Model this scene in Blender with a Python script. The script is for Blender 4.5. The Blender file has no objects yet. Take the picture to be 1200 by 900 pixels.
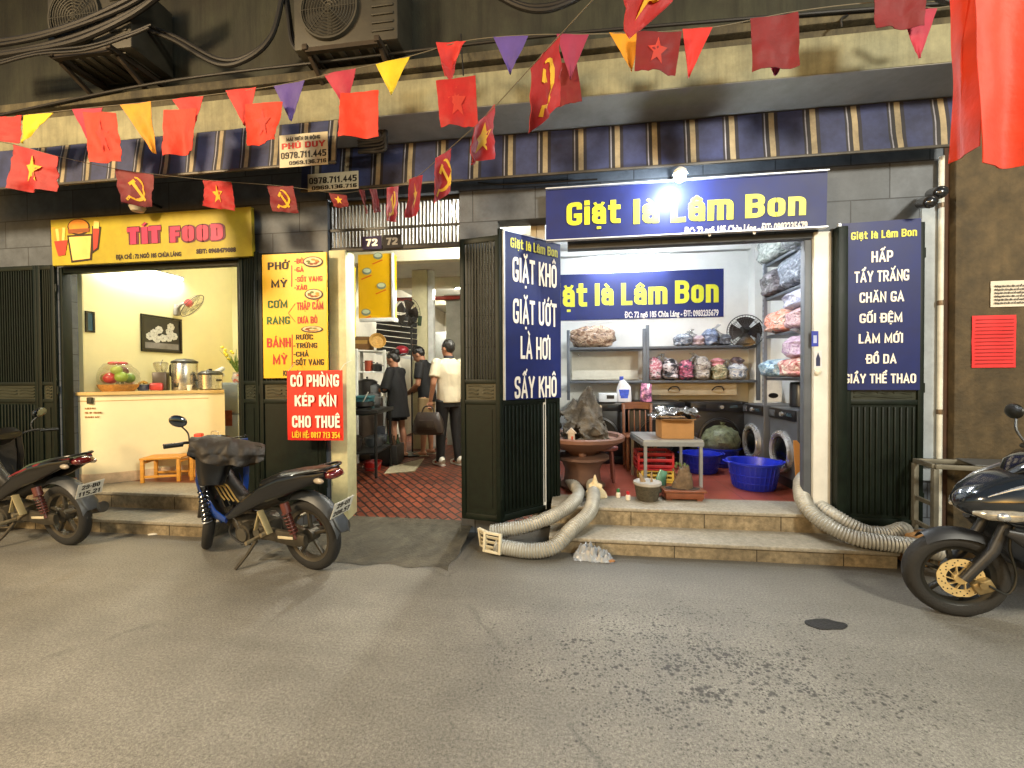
import bpy, bmesh, math, random, unicodedata
from mathutils import Vector, Matrix, noise
random.seed(7)
SC = bpy.context.scene
COL = SC.collection
V = Vector
PI = math.pi

# ------------------------------------------------------------------ camera
F_PX, YAW, PITCH, ROLL, EYE = 490.0, math.radians(7.65), math.radians(-0.8), 0.006, 1.5
_f = V((-math.sin(YAW)*math.cos(PITCH), math.cos(YAW)*math.cos(PITCH), math.sin(PITCH)))
_r0 = V((math.cos(YAW), math.sin(YAW), 0))
_u0 = _r0.cross(_f)
_r = _r0*math.cos(ROLL) - _u0*math.sin(ROLL)
_u = _r0*math.sin(ROLL) + _u0*math.cos(ROLL)
cam = bpy.data.cameras.new('camera')
cam.sensor_fit = 'HORIZONTAL'; cam.sensor_width = 36.0; cam.lens = F_PX/1200*36
cam.clip_start = 0.05; cam.clip_end = 500
camo = bpy.data.objects.new('camera', cam); COL.objects.link(camo)
_b = -_f
camo.matrix_world = Matrix(((_r.x,_u.x,_b.x,0),(_r.y,_u.y,_b.y,0),(_r.z,_u.z,_b.z,EYE),(0,0,0,1)))
SC.camera = camo

# ------------------------------------------------------------------ night sky, lamps, exposure
world = bpy.data.worlds.new('World'); SC.world = world; world.use_nodes = True
_nt = world.node_tree; _bg = _nt.nodes['Background']
_sky = _nt.nodes.new('ShaderNodeTexSky'); _sky.sky_type = 'NISHITA'; _sky.sun_disc = False
_sky.sun_elevation = math.radians(5.5); _sky.sun_rotation = math.radians(200)
_nt.links.new(_sky.outputs[0], _bg.inputs[0]); _bg.inputs[1].default_value = 0.15
SC.view_settings.view_transform = 'Standard'; SC.view_settings.look = 'None'
SC.view_settings.gamma = 1; SC.view_settings.use_curve_mapping = False
SC.view_settings.exposure = 0.08
LAMP_LEFT  = dict(loc=(-5.6, -1.7, 4.5), power=2500, col=(1.0, 0.76, 0.46))
LAMP_RIGHT = dict(loc=( 4.2, -1.8, 4.5), power=1900, col=(1.0, 0.95, 0.80))
SC.cycles.use_denoising = True
SC.cycles.max_bounces = 7; SC.cycles.diffuse_bounces = 4; SC.cycles.glossy_bounces = 4
SC.cycles.sample_clamp_indirect = 4.0
SC.cycles.caustics_reflective = False; SC.cycles.caustics_refractive = False

# ------------------------------------------------------------------ pixel (1200x900 photo) -> metres
def ray(px, py):
    return _f + _r*((px-600)/F_PX) + _u*((450-py)/F_PX)
def W(px, py, Y):                     # on the plane y = Y
    d = ray(px, py); t = Y/d.y; return V((d.x*t, Y, EYE+d.z*t))
def G(px, py, z=0.0):                 # on the plane z
    d = ray(px, py); t = (z-EYE)/d.z; return V((d.x*t, d.y*t, z))
def XP(px, py, X):                    # on the plane x = X
    d = ray(px, py); t = X/d.x; return V((X, d.y*t, EYE+d.z*t))

# ------------------------------------------------------------------ materials
def S(h):
    h = h.lstrip('#'); c = [int(h[i:i+2], 16)/255 for i in (0,2,4)]
    return tuple(x/12.92 if x <= .04045 else ((x+.055)/1.055)**2.4 for x in c)
def mixc(a, b, t): return tuple(x*(1-t)+y*t for x, y in zip(a, b))
_mats = {}
def M(name, col, rough=.6, metal=0., var=.18, scale=6., bump=0., bscale=90., coat=0., col2=None, thr=None,
      stretch=(1,1,1), alpha=None, transl=0., spec=None, emit=None, estr=0., dirt=0., streak=0.):
    """procedural material: base colour broken up by noise, optional second colour in patches, bump and gloss variation"""
    if name in _mats: return _mats[name]
    if isinstance(col, str): col = S(col)
    if isinstance(col2, str): col2 = S(col2)
    m = bpy.data.materials.new(name); m.use_nodes = True
    nt = m.node_tree; N = nt.nodes; L = nt.links; p = N['Principled BSDF']
    tc = N.new('ShaderNodeTexCoord'); mp = N.new('ShaderNodeMapping'); mp.inputs['Scale'].default_value = stretch
    L.new(tc.outputs['Object'], mp.inputs[0])
    n1 = N.new('ShaderNodeTexNoise'); n1.inputs['Scale'].default_value = scale; n1.inputs['Detail'].default_value = 6
    n1.inputs['Roughness'].default_value = .65
    L.new(mp.outputs[0], n1.inputs[0])
    r = N.new('ShaderNodeValToRGB')
    lo, hi = (thr or (.30, .70))
    r.color_ramp.elements[0].position = lo; r.color_ramp.elements[1].position = hi
    a = tuple(max(0, c*(1-var)) for c in col); b = col2 if col2 else tuple(min(1, c*(1+var)) for c in col)
    r.color_ramp.elements[0].color = (*a, 1); r.color_ramp.elements[1].color = (*b, 1)
    L.new(n1.outputs[0], r.inputs[0])
    out = r.outputs[0]
    if dirt > 0:
        n3 = N.new('ShaderNodeTexNoise'); n3.inputs['Scale'].default_value = 1.7; n3.inputs['Detail'].default_value = 8
        n3.inputs['Roughness'].default_value = .75
        L.new(tc.outputs['Object'], n3.inputs[0])
        mr = N.new('ShaderNodeMapRange'); mr.inputs[1].default_value = .42; mr.inputs[2].default_value = .68
        mr.inputs[3].default_value = 0; mr.inputs[4].default_value = dirt
        L.new(n3.outputs[0], mr.inputs[0])
        mx = N.new('ShaderNodeMix'); mx.data_type = 'RGBA'
        L.new(mr.outputs[0], mx.inputs[0]); L.new(out, mx.inputs[6]); mx.inputs[7].default_value = (*tuple(c*.3 for c in mixc(col,(.12,.10,.07),.5)), 1)
        out = mx.outputs[2]
    if streak > 0:                       # rain and rust runs down the wall
        m4 = N.new('ShaderNodeMapping'); m4.inputs['Scale'].default_value = (6.5, 6.5, .32); L.new(tc.outputs['Object'], m4.inputs[0])
        n4 = N.new('ShaderNodeTexNoise'); n4.inputs['Scale'].default_value = 1.6; n4.inputs['Detail'].default_value = 7; n4.inputs['Roughness'].default_value = .7
        L.new(m4.outputs[0], n4.inputs[0])
        q4 = N.new('ShaderNodeMapRange'); q4.inputs[1].default_value = .46; q4.inputs[2].default_value = .66; q4.inputs[3].default_value = 0; q4.inputs[4].default_value = streak
        L.new(n4.outputs[0], q4.inputs[0])
        x4 = N.new('ShaderNodeMix'); x4.data_type = 'RGBA'; L.new(q4.outputs[0], x4.inputs[0]); L.new(out, x4.inputs[6]); x4.inputs[7].default_value = (*tuple(c*.22 for c in col), 1)
        out = x4.outputs[2]
    L.new(out, p.inputs['Base Color'])
    rr = N.new('ShaderNodeMapRange'); rr.inputs[3].default_value = max(.03, rough-.09); rr.inputs[4].default_value = min(1, rough+.09)
    L.new(n1.outputs[0], rr.inputs[0]); L.new(rr.outputs[0], p.inputs['Roughness'])
    p.inputs['Metallic'].default_value = metal
    if coat: p.inputs['Coat Weight'].default_value = coat; p.inputs['Coat Roughness'].default_value = .08
    if spec is not None: p.inputs['Specular IOR Level'].default_value = spec
    if bump:
        n2 = N.new('ShaderNodeTexNoise'); n2.inputs['Scale'].default_value = bscale; n2.inputs['Detail'].default_value = 4
        L.new(mp.outputs[0], n2.inputs[0])
        bp = N.new('ShaderNodeBump'); bp.inputs['Strength'].default_value = bump; bp.inputs['Distance'].default_value = .01
        L.new(n2.outputs[0], bp.inputs['Height']); L.new(bp.outputs[0], p.inputs['Normal'])
    if transl:
        p.inputs['Transmission Weight'].default_value = transl
    if alpha is not None: p.inputs['Alpha'].default_value = alpha
    if emit is not None:
        p.inputs['Emission Color'].default_value = (*emit, 1); p.inputs['Emission Strength'].default_value = estr
    _mats[name] = m
    return m
def cloth_mat(name, col):
    """thin flag cloth: diffuse plus translucent, with a fine weave and faint creases"""
    if name in _mats: return _mats[name]
    if isinstance(col, str): col = S(col)
    m = bpy.data.materials.new(name); m.use_nodes = True
    nt = m.node_tree; N = nt.nodes; L = nt.links; p = N['Principled BSDF']
    p.inputs['Roughness'].default_value = .65; p.inputs['Sheen Weight'].default_value = .2
    tc = N.new('ShaderNodeTexCoord')
    n1 = N.new('ShaderNodeTexNoise'); n1.inputs['Scale'].default_value = 7; n1.inputs['Detail'].default_value = 5
    L.new(tc.outputs['Object'], n1.inputs[0])
    r = N.new('ShaderNodeValToRGB')
    r.color_ramp.elements[0].position = .3; r.color_ramp.elements[1].position = .7
    r.color_ramp.elements[0].color = (*tuple(c*.8 for c in col), 1); r.color_ramp.elements[1].color = (*tuple(min(1,c*1.12) for c in col), 1)
    L.new(n1.outputs[0], r.inputs[0]); L.new(r.outputs[0], p.inputs['Base Color'])
    bp = N.new('ShaderNodeBump'); bp.inputs['Strength'].default_value = .35; bp.inputs['Distance'].default_value = .02
    n2 = N.new('ShaderNodeTexNoise'); n2.inputs['Scale'].default_value = 14; n2.inputs['Detail'].default_value = 5
    L.new(tc.outputs['Object'], n2.inputs[0]); L.new(n2.outputs[0], bp.inputs['Height']); L.new(bp.outputs[0], p.inputs['Normal'])
    t = N.new('ShaderNodeBsdfTranslucent'); L.new(r.outputs[0], t.inputs[0])
    mx = N.new('ShaderNodeMixShader'); mx.inputs[0].default_value = .3
    L.new(p.outputs[0], mx.inputs[1]); L.new(t.outputs[0], mx.inputs[2])
    L.new(mx.outputs[0], N['Material Output'].inputs[0])
    _mats[name] = m
    return m
def glow_mat(name, col, strength):
    if name in _mats: return _mats[name]
    m = bpy.data.materials.new(name); m.use_nodes = True
    p = m.node_tree.nodes['Principled BSDF']
    p.inputs['Base Color'].default_value = (.9,.9,.9,1)
    p.inputs['Emission Color'].default_value = (*col,1); p.inputs['Emission Strength'].default_value = strength
    _mats[name] = m
    return m

# ------------------------------------------------------------------ objects
FRAME = {}
def tag(o, label=None, cat=None, group=None, kind=None):
    if label: o['label'] = label
    if cat: o['category'] = cat
    if group: o['group'] = group
    if kind: o['kind'] = kind
    return o
def thing(name, label, cat, loc=(0,0,0), rotz=0., group=None, tilt=None):
    o = bpy.data.objects.new(name, None); COL.objects.link(o); o.empty_display_size = .1
    m = Matrix.Translation(V(loc)) @ Matrix.Rotation(rotz, 4, 'Z')
    if tilt is not None: m = m @ tilt
    o.matrix_world = m; FRAME[o.name] = m.copy()
    return tag(o, label, cat, group)
def dup(root, loc, rotz=0., label=None, group=None, scale=1.0, mats=None):
    """copy a thing with its parts and sub-parts"""
    def cp(o, parent):
        c = o.copy(); COL.objects.link(c)
        if parent: c.parent = parent
        for ch in [x for x in o.children]: cp(ch, c)
        return c
    r = cp(root, None)
    r.location = loc; r.rotation_euler = (0,0,rotz); r.scale = (scale,)*3
    if label: r['label'] = label
    if group: r['group'] = group
    return r

class MB:
    """collects shapes and links them as ONE mesh object"""
    def __init__(s): s.v = []; s.f = []; s.m = []; s.sm = []
    def add(s, vs, fs, m=0, smooth=True):
        b = len(s.v); s.v.extend(V(p) for p in vs)
        for f in fs: s.f.append([i+b for i in f]); s.m.append(m); s.sm.append(smooth)
        return s
    def box(s, c, d, rot=None, bev=0., m=0):
        c = V(c); hx, hy, hz = d[0]/2, d[1]/2, d[2]/2
        R = rot.to_3x3() if rot is not None else Matrix.Identity(3)
        if bev <= 0:
            vs = [c+R@V((x,y,z)) for x in (-hx,hx) for y in (-hy,hy) for z in (-hz,hz)]
            return s.add(vs, [(0,1,3,2),(4,6,7,5),(0,4,5,1),(2,3,7,6),(0,2,6,4),(1,5,7,3)], m, False)
        bm = bmesh.new(); bmesh.ops.create_cube(bm, size=1)
        for v in bm.verts: v.co = V((v.co.x*d[0], v.co.y*d[1], v.co.z*d[2]))
        bmesh.ops.bevel(bm, geom=bm.edges[:], offset=min(bev, .49*min(d)), segments=2, profile=.5, affect='EDGES')
        s.bm(bm, Matrix.Translation(c) @ R.to_4x4(), m); bm.free(); return s
    def bm(s, bm, mat=None, m=0):
        bm.verts.index_update()
        vs = [(mat @ v.co) if mat else v.co.copy() for v in bm.verts]
        return s.add(vs, [[v.index for v in f.verts] for f in bm.faces], m)
    def b2(s, x0, x1, y0, y1, z0, z1, bev=0., m=0):
        return s.box(((x0+x1)/2,(y0+y1)/2,(z0+z1)/2), (abs(x1-x0),abs(y1-y0),abs(z1-z0)), None, bev, m)
    def bar(s, p0, p1, w, h=None, bev=0., m=0, up=(0,0,1)):
        p0, p1 = V(p0), V(p1); d = p1-p0; L = d.length
        if L < 1e-6: return s
        x = d/L; upv = V(up)
        if abs(x.dot(upv)) > .98: upv = V((0,1,0))
        y = upv.cross(x).normalized(); z = x.cross(y)
        R = Matrix((x,y,z)).transposed()
        return s.box((p0+p1)/2, (L, w, h or w), R, bev, m)
    def tube(s, pts, r, n=8, closed=False, m=0, caps=True):
        pts = [V(p) for p in pts]; k = len(pts)
        rs = r if isinstance(r, (list,tuple)) else [r]*k
        vs = []; prev = None
        for i, p in enumerate(pts):
            if closed: t = pts[(i+1)%k]-pts[i-1]
            else: t = pts[min(i+1,k-1)]-pts[max(i-1,0)]
            if t.length < 1e-9: t = V((0,0,1))
            t.normalize()
            if prev is None:
                a = V((0,0,1)) if abs(t.z) < .9 else V((1,0,0))
                prev = (a - t*a.dot(t)).normalized()
            prev = (prev - t*prev.dot(t))
            if prev.length < 1e-6: prev = t.orthogonal()
            prev.normalize(); q = t.cross(prev)
            for j in range(n):
                a = 2*PI*j/n; vs.append(p + (prev*math.cos(a)+q*math.sin(a))*rs[i])
        fs = []
        for i in range(k if closed else k-1):
            for j in range(n):
                a, b = i*n+j, i*n+(j+1)%n; i2 = (i+1)%k
                fs.append((a, b, i2*n+(j+1)%n, i2*n+j))
        if caps and not closed: fs += [tuple(range(n-1,-1,-1)), tuple((k-1)*n+j for j in range(n))]
        return s.add(vs, fs, m)
    def cyl(s, p0, p1, r0, r1=None, n=14, m=0): return s.tube([p0,p1],[r0, r0 if r1 is None else r1], n, False, m)
    def lathe(s, prof, c=(0,0,0), axis=None, n=24, m=0, wob=0., cap=True):
        """profile of (radius, height) turned round an axis (default z)"""
        c = V(c); R = axis if axis is not None else Matrix.Identity(3)
        vs = []; k = len(prof)
        for r, h in prof:
            for j in range(n):
                a = 2*PI*j/n
                rr = r*(1+wob*noise.noise(V((math.cos(a)*2, math.sin(a)*2, h*9))))
                vs.append(c + R@V((rr*math.cos(a), rr*math.sin(a), h)))
        fs = [(i*n+j, i*n+(j+1)%n, (i+1)*n+(j+1)%n, (i+1)*n+j) for i in range(k-1) for j in range(n)]
        if cap and prof[0][0] > 1e-5: fs.append(tuple(range(n-1,-1,-1)))
        if cap and prof[-1][0] > 1e-5: fs.append(tuple((k-1)*n+j for j in range(n)))
        return s.add(vs, fs, m)
    def ell(s, c, r, rot=None, nu=14, nv=9, m=0, bumpy=0., freq=3., seed=0., e=1.0):
        """ellipsoid; e<1 squares it off; bumpy adds lumps"""
        c = V(c); R = rot.to_3x3() if rot is not None else Matrix.Identity(3)
        pw = lambda x: math.copysign(abs(x)**e, x)
        vs = []
        for i in range(nv+1):
            a = -PI/2+PI*i/nv
            for j in range(nu):
                b = 2*PI*j/nu
                q = V((pw(math.cos(a))*pw(math.cos(b)), pw(math.cos(a))*pw(math.sin(b)), pw(math.sin(a))))
                if bumpy: q *= 1+bumpy*noise.noise(q*freq+V((seed,seed*1.7,seed*.3)))
                vs.append(c + R@V((q.x*r[0], q.y*r[1], q.z*r[2])))
        fs = [(i*nu+j, i*nu+(j+1)%nu, (i+1)*nu+(j+1)%nu, (i+1)*nu+j) for i in range(nv) for j in range(nu)]
        return s.add(vs, fs, m)
    def loft(s, secs, n=16, e=1.0, m=0, up=(0,0,1), caps=True):
        """secs: (point, half width sideways, half height); cross sections are squared ellipses across the path"""
        pts = [V(q[0]) for q in secs]; k = len(pts); vs = []
        pw = lambda x: math.copysign(abs(x)**e, x)
        for i, (p, a, b) in enumerate(secs):
            p = V(p); t = (pts[min(i+1,k-1)]-pts[max(i-1,0)]).normalized()
            u = V(up); u = (u - t*u.dot(t))
            if u.length < 1e-4: u = t.orthogonal()
            u.normalize(); w = t.cross(u)
            for j in range(n):
                q = 2*PI*j/n
                vs.append(p + w*(a*pw(math.cos(q))) + u*(b*pw(math.sin(q))))
        fs = [(i*n+j, i*n+(j+1)%n, (i+1)*n+(j+1)%n, (i+1)*n+j) for i in range(k-1) for j in range(n)]
        if caps: fs += [tuple(range(n-1,-1,-1)), tuple((k-1)*n+j for j in range(n))]
        return s.add(vs, fs, m)
    def sheet(s, fn, nu, nv, thick=0., m=0):
        """grid fn(u,v)->point; thick gives the cloth or plate a back side"""
        P = [[V(fn(i/nu, j/nv)) for i in range(nu+1)] for j in range(nv+1)]
        vs = [p for row in P for p in row]; w = nu+1
        fs = [(j*w+i, j*w+i+1, (j+1)*w+i+1, (j+1)*w+i) for j in range(nv) for i in range(nu)]
        if thick:
            nr = []
            for j in range(nv+1):
                for i in range(nu+1):
                    a = P[j][min(i+1,nu)]-P[j][max(i-1,0)]; b = P[min(j+1,nv)][i]-P[max(j-1,0)][i]
                    c = a.cross(b); nr.append(c.normalized() if c.length > 1e-12 else V((0,1,0)))
            b0 = len(vs); vs = vs + [p-q*thick for p, q in zip(vs, nr)]
            fs = fs + [tuple(b0+i for i in reversed(f)) for f in fs[:nu*nv]]
            rim = [i for i in range(w)] + [j*w+nu for j in range(1,nv+1)] + [nv*w+i for i in range(nu-1,-1,-1)] + [j*w for j in range(nv-1,0,-1)]
            for a, b in zip(rim, rim[1:]+rim[:1]): fs.append((b, a, a+b0, b+b0))
        return s.add(vs, fs, m)
    def prism(s, poly, O, ux, uy, t, m=0):
        """flat polygon (u,v) in the frame O,ux,uy pushed out by t along ux x uy"""
        O, ux, uy = V(O), V(ux), V(uy); n = ux.cross(uy).normalized(); k = len(poly)
        a = [O+ux*p[0]+uy*p[1] for p in poly]
        vs = a + [p+n*t for p in a]
        fs = [tuple(range(k-1,-1,-1)), tuple(range(k,2*k))] + [(i,(i+1)%k,(i+1)%k+k,i+k) for i in range(k)]
        return s.add(vs, fs, m, False)
    def xf(s, mtx):
        s.v = [mtx@p for p in s.v]; return s
    def build(s, name, mats, parent=None, local=False, origin=None, angle=40, remesh=0., smooth_it=0):
        if not isinstance(mats, (list,tuple)): mats = [mats]
        me = bpy.data.meshes.new(name)
        vs = s.v
        o = bpy.data.objects.new(name, me)
        if parent is not None:
            fr = FRAME[parent.name]; FRAME[o.name] = fr
            if not local: inv = fr.inverted(); vs = [inv@p for p in vs]
        else:
            if origin is None:
                lo = V((min(p[i] for p in vs) for i in range(3))); hi = V((max(p[i] for p in vs) for i in range(3)))
                origin = V(((lo.x+hi.x)/2, (lo.y+hi.y)/2, lo.z))
            origin = V(origin); vs = [p-origin for p in vs]
            o.location = origin; FRAME[o.name] = Matrix.Translation(origin)
        me.from_pydata([tuple(p) for p in vs], [], s.f)
        for mt in mats: me.materials.append(mt)
        me.polygons.foreach_set('material_index', s.m); me.polygons.foreach_set('use_smooth', s.sm)
        bm = bmesh.new(); bm.from_mesh(me)
        bmesh.ops.recalc_face_normals(bm, faces=bm.faces[:]); bm.to_mesh(me); bm.free()
        COL.objects.link(o)
        if remesh:
            md = o.modifiers.new('r','REMESH'); md.mode = 'VOXEL'; md.voxel_size = remesh; md.use_smooth_shade = True
            if smooth_it:
                ms = o.modifiers.new('s','SMOOTH'); ms.iterations = smooth_it; ms.factor = .5
            dg = bpy.context.evaluated_depsgraph_get(); ev = o.evaluated_get(dg)
            nm = bpy.data.meshes.new_from_object(ev)
            o.modifiers.clear(); o.data = nm; nm.name = name
            if not nm.materials:
                for mt in mats: nm.materials.append(mt)
            for p in nm.polygons: p.use_smooth = True
        else:
            me.set_sharp_from_angle(angle=math.radians(angle))
        if parent is not None:
            o.parent = parent
        return o
def RZ(a): return Matrix.Rotation(a, 3, 'Z')
def RX(a): return Matrix.Rotation(a, 3, 'X')
def RY(a): return Matrix.Rotation(a, 3, 'Y')
def spline(pts, n=8):
    """Catmull-Rom through points"""
    P = [V(p) for p in pts]; out = []
    for i in range(len(P)-1):
        a = P[i-1] if i else P[0]*2-P[1]; b, c = P[i], P[i+1]; d = P[i+2] if i+2 < len(P) else c*2-b
        for k in range(n):
            t = k/n
            out.append(.5*((2*b)+(c-a)*t+(2*a-5*b+4*c-d)*t*t+(3*b-a-3*c+d)*t**3))
    out.append(P[-1]); return out
def chain(mb, pts, rs, n=10, m=0):
    """limb: tapered tube with round ends"""
    pts = [V(p) for p in pts]
    mb.tube(pts, rs, n, False, m)
    for p, r in zip(pts, rs): mb.ell(p, (r,r,r), None, n, 6, m)

# ------------------------------------------------------------------ lettering: bold condensed stroke alphabet
def _g(s):
    out = []
    for st in s.split(';'):
        fl = ''
        while st and st[0] in 'RC': fl += st[0]; st = st[1:]
        out.append((fl, [tuple(float(x) for x in p.split(',')) for p in st.split()]))
    return out
GL = {}
for _k, (_w, _s) in {
 'A':(.60,'0,0 .5,1 1,0;.2,.28 .8,.28'), 'B':(.54,'0,0 0,1;R0,1 1,1 1,.53 0,.53;R0,.53 1,.53 1,0 0,0'),
 'C':(.52,'R1,.78 1,1 0,1 0,0 1,0 1,.22'), 'D':(.54,'0,0 0,1;R0,1 1,1 1,0 0,0'), 'Đ':(.56,'0,0 0,1;R0,1 1,1 1,0 0,0;-.25,.52 .5,.52'),
 'E':(.46,'1,1 0,1 0,0 1,0;0,.52 .85,.52'), 'F':(.46,'1,1 0,1 0,0;0,.5 .85,.5'), 'G':(.54,'R1,.84 1,1 0,1 0,0 1,0 1,.30;.72,.40 1,.40'),
 'H':(.54,'0,0 0,1;1,0 1,1;0,.5 1,.5'), 'I':(.20,'.5,0 .5,1'), 'K':(.56,'0,0 0,1;1,1 .05,.4;.38,.6 1,0'), 'L':(.44,'0,1 0,0 1,0'),
 'M':(.68,'0,0 0,1 .5,.15 1,1 1,0'), 'N':(.56,'0,0 0,1 1,0 1,1'), 'O':(.54,'RC0,0 0,1 1,1 1,0'), 'P':(.52,'0,0 0,1;R0,1 1,1 1,.42 0,.42'),
 'Q':(.54,'RC0,0 0,1 1,1 1,0;.6,.3 1.1,-.1'), 'R':(.54,'0,0 0,1;R0,1 1,1 1,.46 0,.46;.5,.46 1,0'), 'S':(.52,'R1,.82 1,1 0,1 0,.53 1,.47 1,0 0,0 0,.18'),
 'T':(.50,'0,1 1,1;.5,1 .5,0'), 'U':(.54,'R0,1 0,0 1,0 1,1'), 'V':(.58,'0,1 .5,0 1,1'), 'X':(.56,'0,0 1,1;0,1 1,0'), 'Y':(.58,'0,1 .5,.42 1,1;.5,.42 .5,0'),
 '0':(.50,'RC0,0 0,1 1,1 1,0'), '1':(.36,'0,.8 .6,.95 .6,0'), '2':(.50,'R0,.82 0,1 1,1 1,.55 0,.12;0,.12 0,0 1,0'), '3':(.50,'R0,1 1,1 1,.52 .3,.52;R.3,.52 1,.52 1,0 0,0'),
 '4':(.52,'.75,0 .75,1 0,.3 1.05,.3'), '5':(.50,'1,1 0,1 0,.56;R0,.58 1,.58 1,0 0,0'), '6':(.50,'R1,.88 1,1 0,1 0,0 1,0 1,.55 0,.55'), '7':(.48,'0,1 1,1 .35,0'),
 '8':(.50,'RC0,0 0,.5 1,.5 1,0;RC0,.5 0,1 1,1 1,.5'), '9':(.50,'R0,.12 0,0 1,0 1,1 0,1 0,.45 1,.45'), '.':(.18,'.5,0 .5,.02'), ':':(.18,'.5,.02 .5,.06;.5,.6 .5,.64'),
 '-':(.30,'0,.45 1,.45'), '|':(.16,'.5,-.05 .5,1.05'), ' ':(.24,''), '/':(.4,'0,0 1,1'), '"':(.3,'.2,1 .2,.8;.8,1 .8,.8'),
 'a':(.48,'R0,.55 0,.74 1,.74 1,0;R1,.42 0,.42 0,0 1,.03'), 'i':(.20,'.5,0 .5,.74;.5,1.03 .5,1.06'), 't':(.42,'R.35,1 .35,0 1,0;0,.74 1,.74'), 'l':(.20,'.5,0 .5,1'),
 'm':(.74,'0,0 0,.74;R0,.74 .5,.74 .5,0;R.5,.74 1,.74 1,0'), 'o':(.48,'RC0,0 0,.74 1,.74 1,0'), 'n':(.48,'0,0 0,.74;R0,.74 1,.74 1,0'),
 'h':(.48,'0,0 0,1;R0,.74 1,.74 1,0'), 'g':(.48,'RC0,0 0,.74 1,.74 1,0;R1,.74 1,-.25 0,-.25'), 'e':(.48,'R0,.38 1,.38 1,.74 0,.74 0,0 1,0'), 'u':(.48,'R0,.74 0,0 1,0;1,.74 1,0'),
 'c':(.46,'R1,.55 1,.74 0,.74 0,0 1,0 1,.2'), 'đ':(.48,'RC0,0 0,.74 1,.74 1,0;1,0 1,1;.5,.88 1.2,.88'), 'ê':(.48,'R0,.38 1,.38 1,.74 0,.74 0,0 1,0'),
}.items(): GL[_k] = (_w, _g(_s) if _s else [])
def _rounded(pts, closed, r):
    P = [V((p[0], p[1])) for p in pts]; n = len(P); out = []
    for i in range(n):
        if not closed and i in (0, n-1): out.append(P[i]); continue
        a, b, c = P[i-1], P[i], P[(i+1)%n]
        la, lc = (a-b).length, (c-b).length
        k = min(r, .5*la, .5*lc)
        if k < 1e-5: out.append(b); continue
        s0 = b+(a-b)/la*k; s1 = b+(c-b)/lc*k
        for q in range(5):
            t = q/4; out.append((1-t)**2*s0+2*t*(1-t)*b+t*t*s1)
    return out
def _ribbon(pts, closed, t):
    """left and right offsets of a polyline (mitred)"""
    n = len(pts); Lf = []; Rt = []
    for i in range(n):
        if closed: a, c = pts[i-1], pts[(i+1)%n]
        else: a, c = pts[max(i-1,0)], pts[min(i+1,n-1)]
        b = pts[i]
        d1 = (b-a) if (b-a).length > 1e-7 else (c-b); d2 = (c-b) if (c-b).length > 1e-7 else d1
        d1 = d1.normalized(); d2 = d2.normalized()
        n1 = V((-d1.y,d1.x)); n2 = V((-d2.y,d2.x)); mm = n1+n2
        if mm.length < 1e-4: mm = n1.copy()
        mm.normalize(); k = t/2/max(.42, mm.dot(n1))
        Lf.append(b+mm*k); Rt.append(b-mm*k)
    return Lf, Rt
MARK = {'\u0301':'acute','\u0300':'grave','\u0309':'hook','\u0303':'tilde','\u0323':'dot','\u0302':'circ','\u0306':'breve','\u031b':'horn'}
def glyph_strokes(ch, t):  # third item: stroke weight
    """strokes of one character in units of cap height; returns width, list of (pts, closed)"""
    d = unicodedata.normalize('NFD', ch); base = d[0]; marks = [MARK[c] for c in d[1:] if c in MARK]
    if base not in GL: base = base.upper() if base.upper() in GL else '-'
    w, st = GL[base]; out = []
    iw, ih = max(w-t, .001), 1-t
    for fl, pts in st:
        q = [V((t/2+p[0]*iw, t/2+p[1]*ih)) for p in pts]
        if 'R' in fl: q = _rounded(q, 'C' in fl, .24)
        if 'C' not in fl:                      # square ends reach the edge of the letter box
            for a_, b_ in ((0,1),(-1,-2)):
                d_ = q[a_]-q[b_]
                if d_.length > 1e-6: q[a_] = q[a_]+d_.normalized()*t*.5
        out.append((q, 'C' in fl))
    low = base.islower() and base not in 'iltđh'
    top = (.74 if low else 1.0)+.06; cx = w/2; h = .17; tt = t*.62
    if 'horn' in marks: out.append(([V((w-t*.5, top-.16)), V((w+.07, top-.06)), V((w+.06, top+.08))], False)); w += .05
    if 'circ' in marks: out.append(([V((cx-.15,top)), V((cx,top+h*.8)), V((cx+.15,top))], False))
    if 'breve' in marks: out.append((_rounded([V((cx-.15,top+h*.8)), V((cx-.1,top+.01)), V((cx+.1,top+.01)), V((cx+.15,top+h*.8))], False, .1), False))
    stack = ('circ' in marks or 'breve' in marks)
    ox, oy = (cx+.14, top+.10) if stack and not low else (cx, top+(.16 if stack else 0))
    if 'acute' in marks: out.append(([V((ox-.04,oy)), V((ox+.10,oy+h))], False))
    if 'grave' in marks: out.append(([V((ox+.05,oy)), V((ox-.10,oy+h))], False))
    if 'hook' in marks: out.append(([V((ox-.06,oy+h)), V((ox+.06,oy+h)), V((ox+.06,oy+h*.5)), V((ox,oy+h*.4)), V((ox,oy))], False))
    if 'tilde' in marks: out.append(([V((ox-.15,oy+.03)), V((ox-.06,oy+.12)), V((ox+.06,oy+.03)), V((ox+.15,oy+.12))], False))
    if 'dot' in marks: out.append(([V((cx-.075,-.16)), V((cx+.075,-.16))], False))
    nb = len(st); mk = min(1., .105/t)
    return w, [(p, c, 1. if i < nb else mk) for i, (p, c) in enumerate(out)]
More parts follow.
